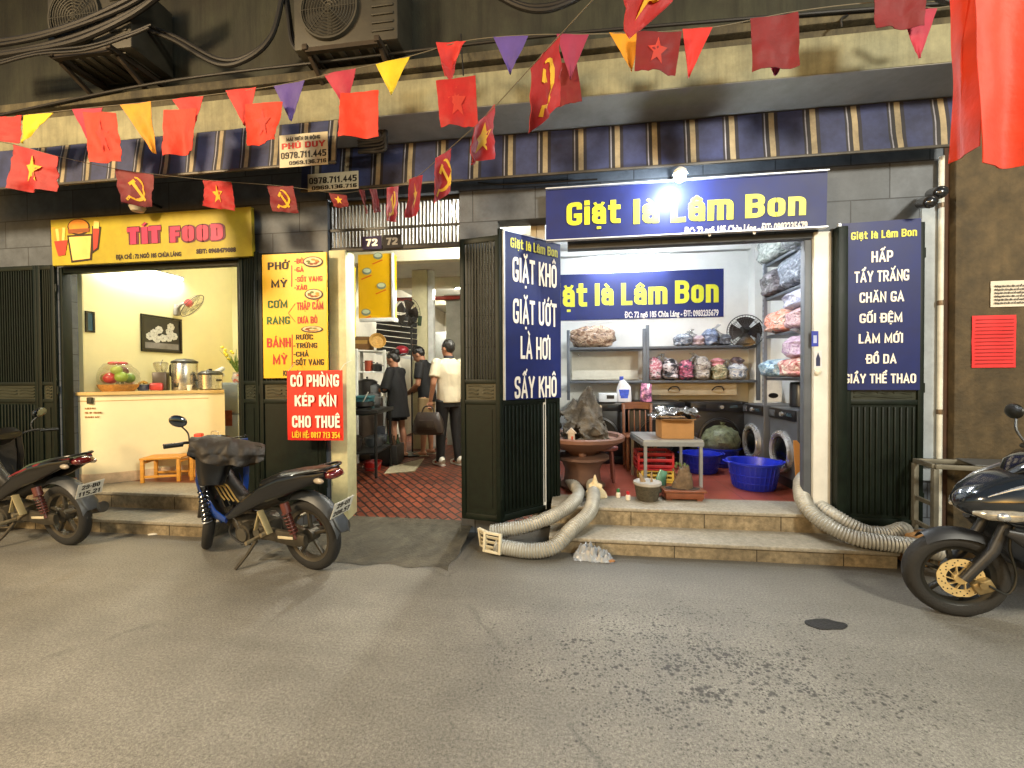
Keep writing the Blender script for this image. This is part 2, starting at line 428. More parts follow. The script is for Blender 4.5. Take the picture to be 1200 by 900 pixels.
class Sign:
    """flat board frame: O lower-left, ux along it, up; n points to the viewer"""
    def __init__(s, O, ux, uz=(0,0,1)):
        s.O = V(O); s.ux = V(ux).normalized(); s.uz = V(uz).normalized(); s.n = s.ux.cross(s.uz).normalized()
    def uv(s, px, py):
        d = ray(px, py); c = V((0,0,EYE)); t = (s.O-c).dot(s.n)/d.dot(s.n); q = c+d*t-s.O
        return q.dot(s.ux), q.dot(s.uz)
    def P(s, u, v, h=0.): return s.O+s.ux*u+s.uz*v+s.n*h
    def text(s, mb, txt, u0, u1, v0, v1, t=.17, h=.004, th=.0015, m=0, slant=0., grow=0.):
        """letters with baseline v0, cap top v1, stretched from u0 to u1"""
        gap = .075; pen = 0.; items = []
        for ch in txt:
            w, st = glyph_strokes(ch, t)
            items.append((pen, st)); pen += w+gap
        pen -= gap; sx = (u1-u0)/pen; sy = v1-v0; k = 0
        for x0, st in items:
            for pts, closed, tk in st:
                q = []
                for p in pts:
                    q.append(V((p.x+x0, p.y)))
                L_, R_ = _ribbon(q, closed, t*tk+grow*(.55 if tk < 1 else 1))
                z = h+.0002*(k % 9); k += 1
                n = len(q)
                f = lambda p: s.P(u0+p.x*sx+slant*p.y*sy, v0+p.y*sy, z)
                vs = [f(p) for p in L_]+[f(p) for p in R_]
                b = [p-s.n*(th if th < z else z*.8) for p in vs]
                fs = []
                for i in range(n if closed else n-1):
                    j = (i+1) % n
                    fs.append((i,j,n+j,n+i))
                    fs += [(i,j,2*n+j,2*n+i),(n+i,n+j,3*n+j,3*n+i)]
                if not closed: fs += [(0,n,3*n,2*n),(n-1,2*n-1,4*n-1,3*n-1)]
                mb.add(vs+b, fs, m, False)
        return mb
    def ptext(s, mb, txt, px0, py1, px1, py0, **kw):
        """text placed by where it shows in the photo: left, baseline, right, cap top"""
        u0, va = s.uv(px0, py1); u1, vb = s.uv(px1, py1); pm = (px0+px1)/2
        v0 = (va+vb)/2; v1 = s.uv(pm, py0)[1]; v0m = s.uv(pm, py1)[1]
        return s.text(mb, txt, u0, u1, v0, v0+(v1-v0m), **kw)
    def board(s, mb, u0, u1, v0, v1, th=.02, m=0, h=0.):
        mb.prism([(u0,v0),(u1,v0),(u1,v1),(u0,v1)], s.P(0,0,h-th), s.ux, s.uz, th, m)
        return mb
def front(Y, px=600, py=443):         # board facing the lane at depth Y
    return Sign((0, Y, 0), (1,0,0))

# ================================================================== SETTING
def brick_mat(name, c1, c2, mortar, scale=1., bw=.2, bh=.1, msize=.008, offset=.5, rough=.7, vertical=False, bump=.4, rot=0., noisy=.35, coat=0.):
    c1, c2, mortar = [S(c) if isinstance(c, str) else c for c in (c1, c2, mortar)]
    m = bpy.data.materials.new(name); m.use_nodes = True
    nt = m.node_tree; N = nt.nodes; L = nt.links; p = N['Principled BSDF']
    tc = N.new('ShaderNodeTexCoord'); sx = N.new('ShaderNodeSeparateXYZ'); cx = N.new('ShaderNodeCombineXYZ')
    L.new(tc.outputs['Object'], sx.inputs[0])
    L.new(sx.outputs[0], cx.inputs[0]); L.new(sx.outputs[2 if vertical else 1], cx.inputs[1])
    mp = N.new('ShaderNodeMapping'); mp.inputs['Rotation'].default_value = (0,0,rot); L.new(cx.outputs[0], mp.inputs[0])
    b = N.new('ShaderNodeTexBrick'); b.offset = offset
    b.inputs['Scale'].default_value = scale; b.inputs['Brick Width'].default_value = bw; b.inputs['Row Height'].default_value = bh
    b.inputs['Mortar Size'].default_value = msize; b.inputs['Mortar Smooth'].default_value = .2
    b.inputs['Color1'].default_value = (*c1,1); b.inputs['Color2'].default_value = (*c2,1); b.inputs['Mortar'].default_value = (*mortar,1)
    L.new(mp.outputs[0], b.inputs[0])
    n = N.new('ShaderNodeTexNoise'); n.inputs['Scale'].default_value = 5; n.inputs['Detail'].default_value = 8; n.inputs['Roughness'].default_value = .7
    L.new(tc.outputs['Object'], n.inputs[0])
    mr = N.new('ShaderNodeMapRange'); mr.inputs[1].default_value = .3; mr.inputs[2].default_value = .7; mr.inputs[3].default_value = 1-noisy; mr.inputs[4].default_value = 1+noisy*.6
    L.new(n.outputs[0], mr.inputs[0])
    mx = N.new('ShaderNodeVectorMath'); mx.operation = 'SCALE'; L.new(b.outputs[0], mx.inputs[0]); L.new(mr.outputs[0], mx.inputs['Scale'])
    L.new(mx.outputs[0], p.inputs['Base Color'])
    rr = N.new('ShaderNodeMapRange'); rr.inputs[3].default_value = rough-.15; rr.inputs[4].default_value = rough+.12
    L.new(n.outputs[0], rr.inputs[0]); L.new(rr.outputs[0], p.inputs['Roughness'])
    sb = N.new('ShaderNodeMath'); sb.operation = 'MULTIPLY_ADD'; L.new(b.outputs[1], sb.inputs[0]); sb.inputs[1].default_value = -1.; L.new(n.outputs[0], sb.inputs[2])
    bp = N.new('ShaderNodeBump'); bp.inputs['Strength'].default_value = bump; bp.inputs['Distance'].default_value = .01
    L.new(sb.outputs[0], bp.inputs['Height']); L.new(bp.outputs[0], p.inputs['Normal'])
    if coat: p.inputs['Coat Weight'].default_value = coat; p.inputs['Coat Roughness'].default_value = .15
    return m

def road_mat():
    m = bpy.data.materials.new('asphalt'); m.use_nodes = True
    nt = m.node_tree; N = nt.nodes; L = nt.links; p = N['Principled BSDF']
    tc = N.new('ShaderNodeTexCoord')
    def noise_(sc, det=6, ro=.6):
        n = N.new('ShaderNodeTexNoise'); n.inputs['Scale'].default_value = sc; n.inputs['Detail'].default_value = det; n.inputs['Roughness'].default_value = ro
        L.new(tc.outputs['Object'], n.inputs[0]); return n
    def mapr(o, a, b, c, d):
        r = N.new('ShaderNodeMapRange'); r.inputs[1].default_value = a; r.inputs[2].default_value = b; r.inputs[3].default_value = c; r.inputs[4].default_value = d
        L.new(o, r.inputs[0]); return r.outputs[0]
    def mul(a, b):
        q = N.new('ShaderNodeMath'); q.operation = 'MULTIPLY'
        for i, x in enumerate((a, b)):
            if isinstance(x, float): q.inputs[i].default_value = x
            else: L.new(x, q.inputs[i])
        return q.outputs[0]
    big = noise_(.55, 5); mid = noise_(3.2, 8, .7); fine = noise_(75, 4, .75); grit = noise_(210, 2)
    base = N.new('ShaderNodeValToRGB'); e = base.color_ramp.elements
    e[0].position = .32; e[0].color = (.156,.144,.120,1); e[1].position = .70; e[1].color = (.252,.235,.198,1)
    L.new(big.outputs[0], base.inputs[0])
    f = mul(mapr(mid.outputs[0], .3, .7, .82, 1.12), mul(mapr(fine.outputs[0], .3, .7, .50, 1.5), mapr(grit.outputs[0], .3, .7, .62, 1.38)))
    # dark spatter, thick in the middle of the lane and thinning outwards
    sep = N.new('ShaderNodeVectorMath'); sep.operation = 'DISTANCE'
    mp = N.new('ShaderNodeMapping'); mp.inputs['Scale'].default_value = (.62, 1.15, 0); L.new(tc.outputs['Object'], mp.inputs[0])
    L.new(mp.outputs[0], sep.inputs[0]); sep.inputs[1].default_value = (.62*.72, 1.15*2.25, 0)
    zone = mapr(sep.outputs['Value'], .10, 1.15, .42, .05)
    clump = mapr(noise_(4.5, 6, .65).outputs[0], .36, .66, .45, 1.15)
    tot = None
    for sc, wt in ((24., 1.), (41., 1.), (70., 1.)):
        vo = N.new('ShaderNodeTexVoronoi'); vo.inputs['Scale'].default_value = sc; vo.inputs['Randomness'].default_value = 1
        wv = N.new('ShaderNodeMix'); wv.data_type = 'VECTOR'; wv.inputs[0].default_value = .012
        L.new(tc.outputs['Object'], wv.inputs[4]); L.new(noise_(40).outputs['Color'], wv.inputs[5]); L.new(wv.outputs[1], vo.inputs[0])
        rad = mul(zone, clump)
        lt = N.new('ShaderNodeMath'); lt.operation = 'SUBTRACT'; L.new(rad, lt.inputs[0]); L.new(vo.outputs['Distance'], lt.inputs[1])
        sp = mapr(lt.outputs[0], -.05, .13, 0., .74)
        if tot is None: tot = sp
        else:
            mxm = N.new('ShaderNodeMath'); mxm.operation = 'MAXIMUM'; L.new(tot, mxm.inputs[0]); L.new(sp, mxm.inputs[1]); tot = mxm.outputs[0]
    # grime along the foot of the steps, worn in by drips and tyres (has its own ragged edge)
    sy = N.new('ShaderNodeSeparateXYZ'); L.new(tc.outputs['Object'], sy.inputs[0])
    ad = N.new('ShaderNodeMath'); ad.operation = 'MULTIPLY_ADD'; L.new(mid.outputs[0], ad.inputs[0]); ad.inputs[1].default_value = .9; L.new(sy.outputs[1], ad.inputs[2])
    grime = mapr(ad.outputs[0], 3.35, 4.15, 1., .42)
    # hairline cracks, worn lanes and old patches
    vc = N.new('ShaderNodeTexVoronoi'); vc.feature = 'DISTANCE_TO_EDGE'; vc.inputs['Scale'].default_value = .55
    wc = N.new('ShaderNodeMix'); wc.data_type = 'VECTOR'; wc.inputs[0].default_value = .25
    L.new(tc.outputs['Object'], wc.inputs[4]); L.new(noise_(2.2, 8, .7).outputs['Color'], wc.inputs[5]); L.new(wc.outputs[1], vc.inputs[0])
    crack = mapr(vc.outputs['Distance'], .0, .010, .72, 1.)
    n8 = noise_(1.1, 3, .5); crack_on = mapr(n8.outputs[0], .50, .58, 1., 0.)
    ck = N.new('ShaderNodeMath'); ck.operation = 'MAXIMUM'; L.new(crack, ck.inputs[0]); L.new(crack_on, ck.inputs[1])
    mt = N.new('ShaderNodeMapping'); mt.inputs['Scale'].default_value = (.16, 1.5, 1); L.new(tc.outputs['Object'], mt.inputs[0])
    nt_ = N.new('ShaderNodeTexNoise'); nt_.inputs['Scale'].default_value = 1.0; nt_.inputs['Detail'].default_value = 7; nt_.inputs['Roughness'].default_value = .6; L.new(mt.outputs[0], nt_.inputs[0])
    f = mul(mul(f, ck.outputs[0]), mapr(nt_.outputs[0], .35, .65, .84, 1.14))
    inv = N.new('ShaderNodeMath'); inv.operation = 'SUBTRACT'; inv.inputs[0].default_value = 1.; L.new(tot, inv.inputs[1])
    f = mul(mul(f, inv.outputs[0]), grime)
    vm = N.new('ShaderNodeVectorMath'); vm.operation = 'SCALE'; L.new(base.outputs[0], vm.inputs[0]); L.new(f, vm.inputs['Scale'])
    L.new(vm.outputs[0], p.inputs['Base Color'])
    L.new(mapr(mul(grime, mapr(mid.outputs[0], .3, .7, .8, 1.1)), .35, 1., .36, .62), p.inputs['Roughness'])
    bp = N.new('ShaderNodeBump'); bp.inputs['Strength'].default_value = .55; bp.inputs['Distance'].default_value = .006
    L.new(fine.outputs[0], bp.inputs['Height']); L.new(bp.outputs[0], p.inputs['Normal'])
    return m

struct = lambda o: tag(o, kind='structure')
road = MB()
road.sheet(lambda u, v: (-40+80*u, -25+40*v, 0), 8, 4)
struct(road.build('road', road_mat(), origin=(0,0,0)))

granite = M('step_granite', '#7d6f55', .55, var=.35, scale=22, bump=.25, bscale=120, col2='#a39274', dirt=.75)
tread_m = M('step_tread', '#8d8574', .5, var=.25, scale=40, bump=.2, bscale=150, col2='#a9a08e', dirt=.45)
concrete = M('ramp_concrete', '#4f4a3e', .75, var=.45, scale=6, bump=.6, bscale=60, col2='#6b6454', dirt=.7)
def steps(name, x0, x1, y0=3.58, xl=0.):
    mb = MB()
    mb.b2(x0-xl, x1, y0, 4.0, -.05, .105, 0, 0); mb.b2(x0-xl-.01, x1+.01, y0-.02, 4.02, .105, .135, .006, 1)
    mb.b2(x0, min(x1, 2.32), y0+.34, 4.3, .10, .272, 0, 0); mb.b2(x0-.004, min(x1, 2.33), y0+.32, 4.32, .272, .302, .006, 1)
    for k in range(4):      # joints between slabs
        xx = x0+(x1-x0)*(k+.6)/4.2
        mb.b2(xx, xx+.006, y0-.0015, y0+.02, 0, .104, 0, 2); mb.b2(xx-.3, xx-.294, y0+.3385, y0+.36, .14, .271, 0, 2)
    return struct(mb.build(name, [granite, tread_m, M('joint', '#2c261c', .9)]))
steps('steps', -6.6, -3.36, 3.54); steps('steps', -.16, 2.53, 3.6)

brickf = brick_mat('passage_brick', '#7c3c22', '#5e2a17', '#22130c', 1., .15, .075, .011, .5, .55, False, .6, math.radians(42), .45)
def rampz(y):
    return .085 + (.3-.085)*max(0, min(1, (y-4.05)/1.0)) if y > 4.05 else .004 + .081*max(0, (y-3.35)/.7)**1.3
mb = MB(); mb.sheet(lambda u, v: (-3.5+3.14*u, 4.05+7.45*v**1.6, rampz(4.05+7.45*v**1.6)), 2, 24)
struct(mb.build('passage_floor', brickf))
mb = MB()
def _apron(u, v):
    y = 3.18+.88*v; x = -2.55+1.62*u
    e = (1-v)*(.16*noise.noise(V((u*5, 3, 0))) - .1*abs(u-.5))
    yy = y+e
    return (x+.05*noise.noise(V((v*4, 9, 1)))*(1 if u in (0,1) else 0)*(1-v), yy, .004+.081*max(0,(yy-3.3)/.75)**1.4 + .004*noise.noise(V((x*7,y*7,0)))*v*(1-v)*4)
mb.sheet(_apron, 22, 14)
struct(mb.build('entrance_apron', concrete))
tiles = brick_mat('shop_tiles', '#8a4433', '#7c3b2c', '#4a2a20', 1., .4, .4, .004, 0., .35, False, .1, 0, .2)
mb = MB(); mb.b2(-.25, 2.85, 4.3, 6.6, .2, .3, 0); struct(mb.build('laundry_floor', tiles))
tiles2 = brick_mat('food_tiles', '#7a4632', '#6d3c2a', '#3c2419', 1., .3, .3, .004, 0., .4, False, .1, 0, .25)
mb = MB(); mb.b2(-6.6, -3.36, 4.3, 6.6, .2, .3, 0); struct(mb.build('food_shop_floor', tiles2))
# dried black patch on the lane
mb = MB()
c = G(966, 732); pts = []
for k in range(26):
    a = 2*PI*k/26; r = 1+.28*noise.noise(V((math.cos(a)*1.6, math.sin(a)*1.6, 4)))
    pts.append((.115*r*math.cos(a), .060*r*math.sin(a)))
mb.prism(pts, (c.x, c.y, .0005), (1,.12,0), (-.12,1,0), .004)
tag(mb.build('tar_patch', M('tar', (.012,.011,.010), .55, bump=.5, bscale=80)), 'small oval black tar patch on the open lane surface', 'tar patch')

# ------------------------------------------------------------------ the shop house
bld = thing('shop_house', 'old shop house with beige ledge, dark stone front and three open shop bays', 'building', (0, 3.95, 0))
slate = brick_mat('slate_front', '#5a6068', '#4d535b', '#2d3035', 1., .6, .3, .005, .5, .6, True, .35, 0, .45)
paint_y = M('cream_wall', '#f0e8b6', .7, var=.05, scale=2, bump=.05, bscale=30)
paint_w = M('white_wall', '#d9dbd8', .7, var=.07, scale=2.5, bump=.05, bscale=30, dirt=.10)
paint_c = M('passage_wall', '#d8d2bf', .7, var=.10, scale=2, bump=.05, bscale=30, dirt=.25)
post_m = M('cream_post', '#c8c49a', .6, var=.12, scale=9, dirt=.25)
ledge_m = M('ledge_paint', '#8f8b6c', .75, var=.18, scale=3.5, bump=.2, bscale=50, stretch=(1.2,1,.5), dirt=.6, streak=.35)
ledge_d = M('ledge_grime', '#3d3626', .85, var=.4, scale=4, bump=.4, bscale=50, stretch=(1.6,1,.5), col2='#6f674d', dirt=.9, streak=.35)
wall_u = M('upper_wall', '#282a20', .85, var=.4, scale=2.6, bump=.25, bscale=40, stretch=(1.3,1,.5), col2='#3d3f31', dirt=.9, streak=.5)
under_m = M('ledge_underside', '#8c8a86', .8, var=.12, scale=3, dirt=.35)

mb = MB()                              # front wall in dark stone, with the three openings left free
FY0, FY1 = 3.95, 4.13
mb.b2(-26, -5.605, FY0, FY1, .0, 3.73); mb.b2(-5.605, -3.38, FY0, FY1, 2.76, 3.73)
mb.b2(-3.38, -2.395, FY0, FY1, 0, 3.73); mb.b2(-2.395, -1.03, FY0, FY1, 3.31, 3.73)
mb.b2(-1.03, -.66, FY0, FY1, 0, 2.75); mb.b2(-1.03, -.66, FY0, FY1, 2.75, 3.0); mb.b2(-1.03, 0, FY0, FY1, 3.0, 3.73); mb.b2(0, 2.25, FY0, FY1, 2.75, 3.73); mb.b2(2.25, 3.13, FY0, FY1, 0, 3.73)
mb.build('front_wall', slate, bld)
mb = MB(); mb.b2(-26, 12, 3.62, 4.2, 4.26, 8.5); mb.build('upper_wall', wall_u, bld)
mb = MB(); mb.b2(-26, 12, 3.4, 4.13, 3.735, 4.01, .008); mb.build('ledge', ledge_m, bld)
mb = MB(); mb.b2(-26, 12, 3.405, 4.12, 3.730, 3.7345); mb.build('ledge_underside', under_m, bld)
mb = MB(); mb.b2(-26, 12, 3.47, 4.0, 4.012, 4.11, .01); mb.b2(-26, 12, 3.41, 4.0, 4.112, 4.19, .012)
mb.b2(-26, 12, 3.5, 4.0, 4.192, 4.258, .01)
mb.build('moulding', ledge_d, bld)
mb = MB(); mb.b2(2.112, 2.248, 3.945, 4.14, .28, 2.748, .004); mb.build('white_pier', M('pier_white', '#d6d6cf', .6, var=.06, dirt=.15), bld)
mb = MB(); mb.b2(-2.395, -2.215, 3.96, 4.14, .05, 2.8, .004); mb.build('door_post', post_m, bld)
CE = 3.45
mb = MB(); mb.b2(-5.9, -5.76, 4.3, 6.6, .3, CE); mb.b2(-6.8, -5.762, 4.29, 4.38, .3, CE); mb.b2(-5.9, -3.5, 6.55, 6.65, .3, CE)
mb.b2(-3.55, -3.50, 4.135, 6.55, .3, CE); mb.b2(-6.78, -6.7, 4.13, 4.3, .3, CE)
mb.build('food_shop_wall', paint_y, bld)
mb = MB(); mb.b2(-6.8, -3.5, 4.132, 6.6, CE+.002, CE+.1); mb.build('food_shop_ceiling', M('ceil_w', '#dcdcd4', .8, var=.04), bld)
mb = MB(); mb.b2(-3.495, -3.44, 4.135, 11.5, .0, CE); mb.b2(-.36, -.305, 4.135, 11.5, 0, CE); mb.b2(-3.44, -.36, 11.4, 11.5, 0, CE)
mb.build('passage_wall', paint_c, bld)
mb = MB(); mb.b2(-3.495, -.3, 4.132, 11.5, CE-.1, CE); mb.build('passage_ceiling', M('ceil_p', '#b9b6aa', .8, var=.08), bld)
for yb in (5.7, 7.4, 9.2): mb = MB(); mb.b2(-3.44, -.36, yb, yb+.16, CE-.28, CE-.102, .004); mb.build('ceiling_beam', M('beam', '#c7c1a6', .7, var=.08), bld)
mb = MB(); mb.b2(-.30, -.22, 4.135, 6.6, .2, CE); mb.b2(2.85, 2.95, 4.135, 6.6, .2, CE); mb.b2(-.22, 2.85, 6.6, 6.7, .2, CE)
mb.b2(2.64, 2.85, 6.38, 6.6, .3, CE)
mb.build('laundry_wall', paint_w, bld)
mb = MB(); mb.b2(-.3, 2.95, 4.132, 6.7, CE+.003, CE+.1); mb.b2(-.22, 2.85, 6.5, 6.6, CE-.09, CE, .01); mb.build('laundry_ceiling', M('ceil_l', '#dedfdd', .8, var=.04), bld)
dark_metal = M('gate_paint', '#08100a', .5, var=.3, scale=14, bump=.05, bscale=60, col2='#0f1a11', spec=.25)
grille_m = M('grille_paint', '#14120f', .45, var=.25, scale=14)
mb = MB()                               # barred transom over the passage
zb, zt = 2.79, 3.3
for a, b, c_, d_ in ((-2.395,-1.03,zb,zb+.045),(-2.395,-1.03,zt-.045,zt)): mb.b2(a, b, 3.985, 4.03, c_, d_, .004)
for k in range(37):
    x = -2.385+1.345*k/36; mb.b2(x-.009, x+.009, 3.99, 4.012, zb+.046, zt-.046)
mb.b2(-2.394, -1.031, 3.975, 3.988, zb+.2, zb+.225)
mb.build('transom_grille', grille_m, bld)
mb = MB(); mb.b2(-5.604, -5.575, 3.955, 4.05, .3, 2.755, .004); mb.b2(-3.42, -3.385, 3.955, 4.05, .3, 2.755, .004); mb.b2(-5.574, -3.421, 3.97, 4.04, 2.70, 2.757, .004)
mb.build('door_frame', dark_metal, bld)
mb = MB(); mb.b2(0, 2.11, 3.96, 4.05, 2.70, 2.748, .004); mb.b2(2.05, 2.11, 3.972, 4.04, .3, 2.69, .004)
mb.build('door_frame', M('frame_grey', '#4c5158', .5), bld)

# ------------------------------------------------------------------ neighbouring brown wall on the right
plaster = M('brown_plaster', '#4a402b', .88, var=.32, scale=6, bump=.8, bscale=34, col2='#60523a', dirt=.8, streak=.22)
nb = thing('neighbour_house', 'neighbouring house wall in stained brown plaster at the far right edge', 'building', (3.13, 3.87, 0))
mb = MB(); mb.b2(3.14, 12, 3.88, 5.5, -.05, 3.72, .01); mb.build('plaster_wall', plaster, nb)
mb = MB(); mb.b2(3.10, 3.142, 3.94, 4.2, -.05, 3.72); mb.build('wall_return', M('reddish_render', '#4b3324', .9, var=.3, bump=.3, dirt=.5), nb)
grey_strip = M('grey_tile', '#9aa3aa', .5, var=.12, scale=8, dirt=.35)
mb = MB(); mb.b2(2.93, 3.06, 3.93, 3.949, .62, 2.98); mb.build('grey_wall_strip', grey_strip, nb)

# ------------------------------------------------------------------ folding gates
def leaf(parent, p0, p1, z0, z1, lower='ribs', upper='bars', zv=1.30, name='leaf'):
    """one gate leaf from p0 to p1 (x,y), p0 on the left as seen from the lane"""
    a = V((p0[0],p0[1],0)); b = V((p1[0],p1[1],0)); fr = Sign(a, b-a); L_ = (b-a).length
    P = fr.P; mb = MB(); q = .042
    def rail(v, h): mb.bar(P(0,v,-.012), P(L_,v,-.012), .024, h, .003, up=(0,0,1))
    for u in (q/2, L_-q/2): mb.bar(P(u,z0,-.012), P(u,z1,-.012), .030, q, .003, up=tuple(fr.ux))
    rail(z0+.03, .06); rail(z1-.025, .05); rail(zv-.02, .04); rail(zv+.17, .04)
    o = mb.build(name, dark_metal, parent)
    mb = MB(); n = max(4, int(L_/.035))
    for k in range(1, n):
        u = q+(L_-2*q)*k/n
        mb.bar(P(u,zv+.19,-.012), P(u,z1-.05,-.012), .012, .013, 0, up=tuple(fr.ux))
    mb.build('bars', dark_metal, o)
    if upper == 'plate':
        mb = MB(); mb.prism([(q,zv+.19),(L_-q,zv+.19),(L_-q,z1-.05),(q,z1-.05)], P(0,0,-.026), fr.ux, fr.uz, .004); mb.build('backing_plate', dark_metal, o)
    mb = MB()                            # pressed vent with wavy louvres
    mb.prism([(q,zv),(L_-q,zv),(L_-q,zv+.15),(q,zv+.15)], P(0,0,-.022), fr.ux, fr.uz, .006)
    for k in range(4):
        v = zv+.025+.034*k
        if k in (0,3): spans = [(q+.03, L_-q-.03)]
        else: spans = [(q+.03, q+.05+.2*L_), (q+.09+.2*L_, L_-q-.09-.2*L_), (L_-q-.05-.2*L_, L_-q-.03)]
        for s0, s1 in spans:
            if s1 > s0+.02: mb.tube([P(s0+(s1-s0)*i/8, v+.006*math.sin(i*PI/4), -.012) for i in range(9)], .007, 6)
    mb.build('vent', M('gate_vent', '#2b2f26', .35, var=.2), o)
    mb = MB()
    if lower == 'ribs':
        mb.prism([(q,z0+.06),(L_-q,z0+.06),(L_-q,zv-.04),(q,zv-.04)], P(0,0,-.022), fr.ux, fr.uz, .006)
        n = int((L_-2*q)/.042)
        for k in range(n):
            u = q+(L_-2*q)*(k+.5)/n
            mb.bar(P(u,z0+.09,-.010), P(u,zv-.06,-.010), .016, .018, .005, up=tuple(fr.ux))
    else:
        mb.prism([(q,z0+.06),(L_-q,z0+.06),(L_-q,zv-.04),(q,zv-.04)], P(0,0,-.020), fr.ux, fr.uz, .008)
        mb.prism([(q+.04,z0+.12),(L_-q-.04,z0+.12),(L_-q-.04,zv-.09),(q+.04,zv-.09)], P(0,0,-.011), fr.ux, fr.uz, .005)
    mb.build('lower_panel', dark_metal, o)
    for v in (z0+.25, zv+.1, z1-.25): mb = MB(); mb.cyl(P(L_+.004,v-.04,-.012), P(L_+.004,v+.04,-.012), .011); mb.build('hinge', dark_metal, o)
    return fr, L_
gA, gB, gC = (-1.0, 3.83), (-.615, 3.755), (-.085, 4.27)
g1 = thing('folding_gate', 'dark green folding gate swung out between passage and laundry, two leaves in a V', 'gate', (-.6, 3.8, .18))
leaf(g1, gA, gB, .18, 2.80, 'plate'); SL, SLL = leaf(g1, gB, gC, .18, 2.86, 'ribs')
g2 = thing('folding_gate', 'dark green fluted gate folded back right of the laundry, behind its blue price board', 'gate', (2.6, 3.9, .24))
SRF, SRL = leaf(g2, (2.335, 3.90), (2.90, 3.86), .24, 2.76, 'ribs')
mb = MB(); mb.b2(2.255, 2.33, 3.86, 3.945, .26, 2.76, .005); mb.build('jamb', dark_metal, g2)
g3 = thing('folding_gate', 'dark gate folded back between food shop and passage, behind the yellow menu board', 'gate', (-2.9, 3.9, .2))
leaf(g3, (-3.37, 3.93), (-3.12, 3.87), .2, 2.80, 'plate'); leaf(g3, (-3.11, 3.87), (-2.42, 3.90), .2, 2.78, 'plate')
g4 = thing('folding_gate', 'dark ribbed gate at the left edge beside the food shop, painted dark green', 'gate', (-6, 3.9, .3))
leaf(g4, (-6.7, 3.9), (-5.83, 3.9), .31, 2.78, 'ribs'); leaf(g4, (-5.825, 3.9), (-5.62, 3.92), .31, 2.78, 'plate')

# ------------------------------------------------------------------ lamps
def tube_lamp(c, length, label, strength, col, axis='x', rotz=0., drop=True):
    t = thing('tube_lamp', label, 'lamp', c, rotz)
    mb = MB(); mb.box((0,0,.035), (length+.06,.05,.03), None, .006); mb.build('housing', M('lamp_housing', '#c9c9c4', .5), t, True)
    mb = MB(); mb.cyl((-length/2,0,0), (length/2,0,0), .014, None, 10); mb.build('tube', glow_mat('tube_glow_%d' % int(strength*7+col[2]*100), col, strength), t, True)
    mb = MB()
    for s in (-1,1): mb.box((s*(length/2+.012),0,.008), (.022,.034,.05), None, .004)
    mb.build('lamp_holder', M('lamp_housing', '#c9c9c4', .5), t, True)
    return t
def street_lamp(cfg, label):
    x, y, z = cfg['loc']
    t = thing('street_lamp', label, 'street lamp', (x, y-1.0, 0), 0)
    steel = M('lamp_steel', '#7d8080', .5, .8)
    mb = MB(); mb.tube([(x,y-1,0),(x,y-1,z)], [.07,.05]); mb.lathe([(.12,0),(.12,.03),(.075,.12)], (x,y-1,0)); mb.build('pole', steel, t)
    mb = MB(); mb.tube(spline([(x,y-1,z-.15),(x,y-.9,z+.12),(x,y-.5,z+.22),(x,y-.05,z+.22)]), .028); mb.build('arm', steel, t)
    mb = MB(); mb.loft([((x,y-.2,z+.22),.05,.05),((x,y,z+.2),.13,.06),((x,y+.3,z+.19),.12,.05),((x,y+.38,z+.18),.03,.02)], 14, .8); mb.build('lamp_head', steel, t)
    mb = MB(); mb.ell((x,y+.12,z+.135), (.09,.14,.03)); mb.build('lens', glow_mat('lens_%d' % int(x*10), cfg['col'], 6), t)
    # cut-off lantern: throws its light down and across the lane, little above its own height
    ld = bpy.data.lights.new('street_lamp_light', 'SPOT'); ld.energy = cfg['power']; ld.color = cfg['col']; ld.shadow_soft_size = .45
    ld.spot_size = math.radians(158); ld.spot_blend = .55
    lo = bpy.data.objects.new('street_lamp_light', ld); COL.objects.link(lo); lo.location = (0, 1.12, z+.03); lo.parent = t
    lo.rotation_euler = V((-x*.12, 1.0, -2.1)).to_track_quat('-Z','Y').to_euler()
street_lamp(LAMP_LEFT, 'street lamp on a steel pole across the lane facing the food shop')
street_lamp(LAMP_RIGHT, 'street lamp on a steel pole across the lane facing the laundry')

# ================================================================== SIGNS
def small_text(fr, mb, txt, u0, u1, v0, v1, h=.003, m=0, w=.035):
    """fine print: the built-in typeface drawn as thin round strokes"""
    c = bpy.data.curves.new('fine_print', 'FONT'); c.body = txt; c.size = 1; c.resolution_u = 2
    c.fill_mode = 'NONE'; c.bevel_depth = w; c.bevel_resolution = 0
    o = bpy.data.objects.new('fine_print', c); me = bpy.data.meshes.new_from_object(o)
    xs = [v.co.x for v in me.vertices]
    if not xs: return
    a, b = min(xs), max(xs)
    vs = [fr.P(u0+(v.co.x-a)/(b-a)*(u1-u0), v0+v.co.y/.73*(v1-v0), h+v.co.z*.01) for v in me.vertices]
    mb.add(vs, [tuple(p.vertices) for p in me.polygons], m, False)
    bpy.data.objects.remove(o); bpy.data.meshes.remove(me); bpy.data.curves.remove(c)
def psmall(fr, mb, txt, px0, py1, px1, py0, **k):
    u0, va = fr.uv(px0, py1); u1, vb = fr.uv(px1, py1); pm = (px0+px1)/2
    v0 = (va+vb)/2; small_text(fr, mb, txt, u0, u1, v0, v0+fr.uv(pm,py0)[1]-fr.uv(pm,py1)[1], **k)
navy = M('sign_navy', '#17225c', .5, var=.2, scale=2.2, dirt=.35, spec=.3)
yel = M('letter_yellow', '#cdc92a', .45, var=.06)
wht = M('letter_white', '#efe9dc', .5, var=.05)
cream = M('letter_cream', '#eddcb4', .5, var=.06)
trim = M('sign_trim', '#c9ccd0', .4, .3)

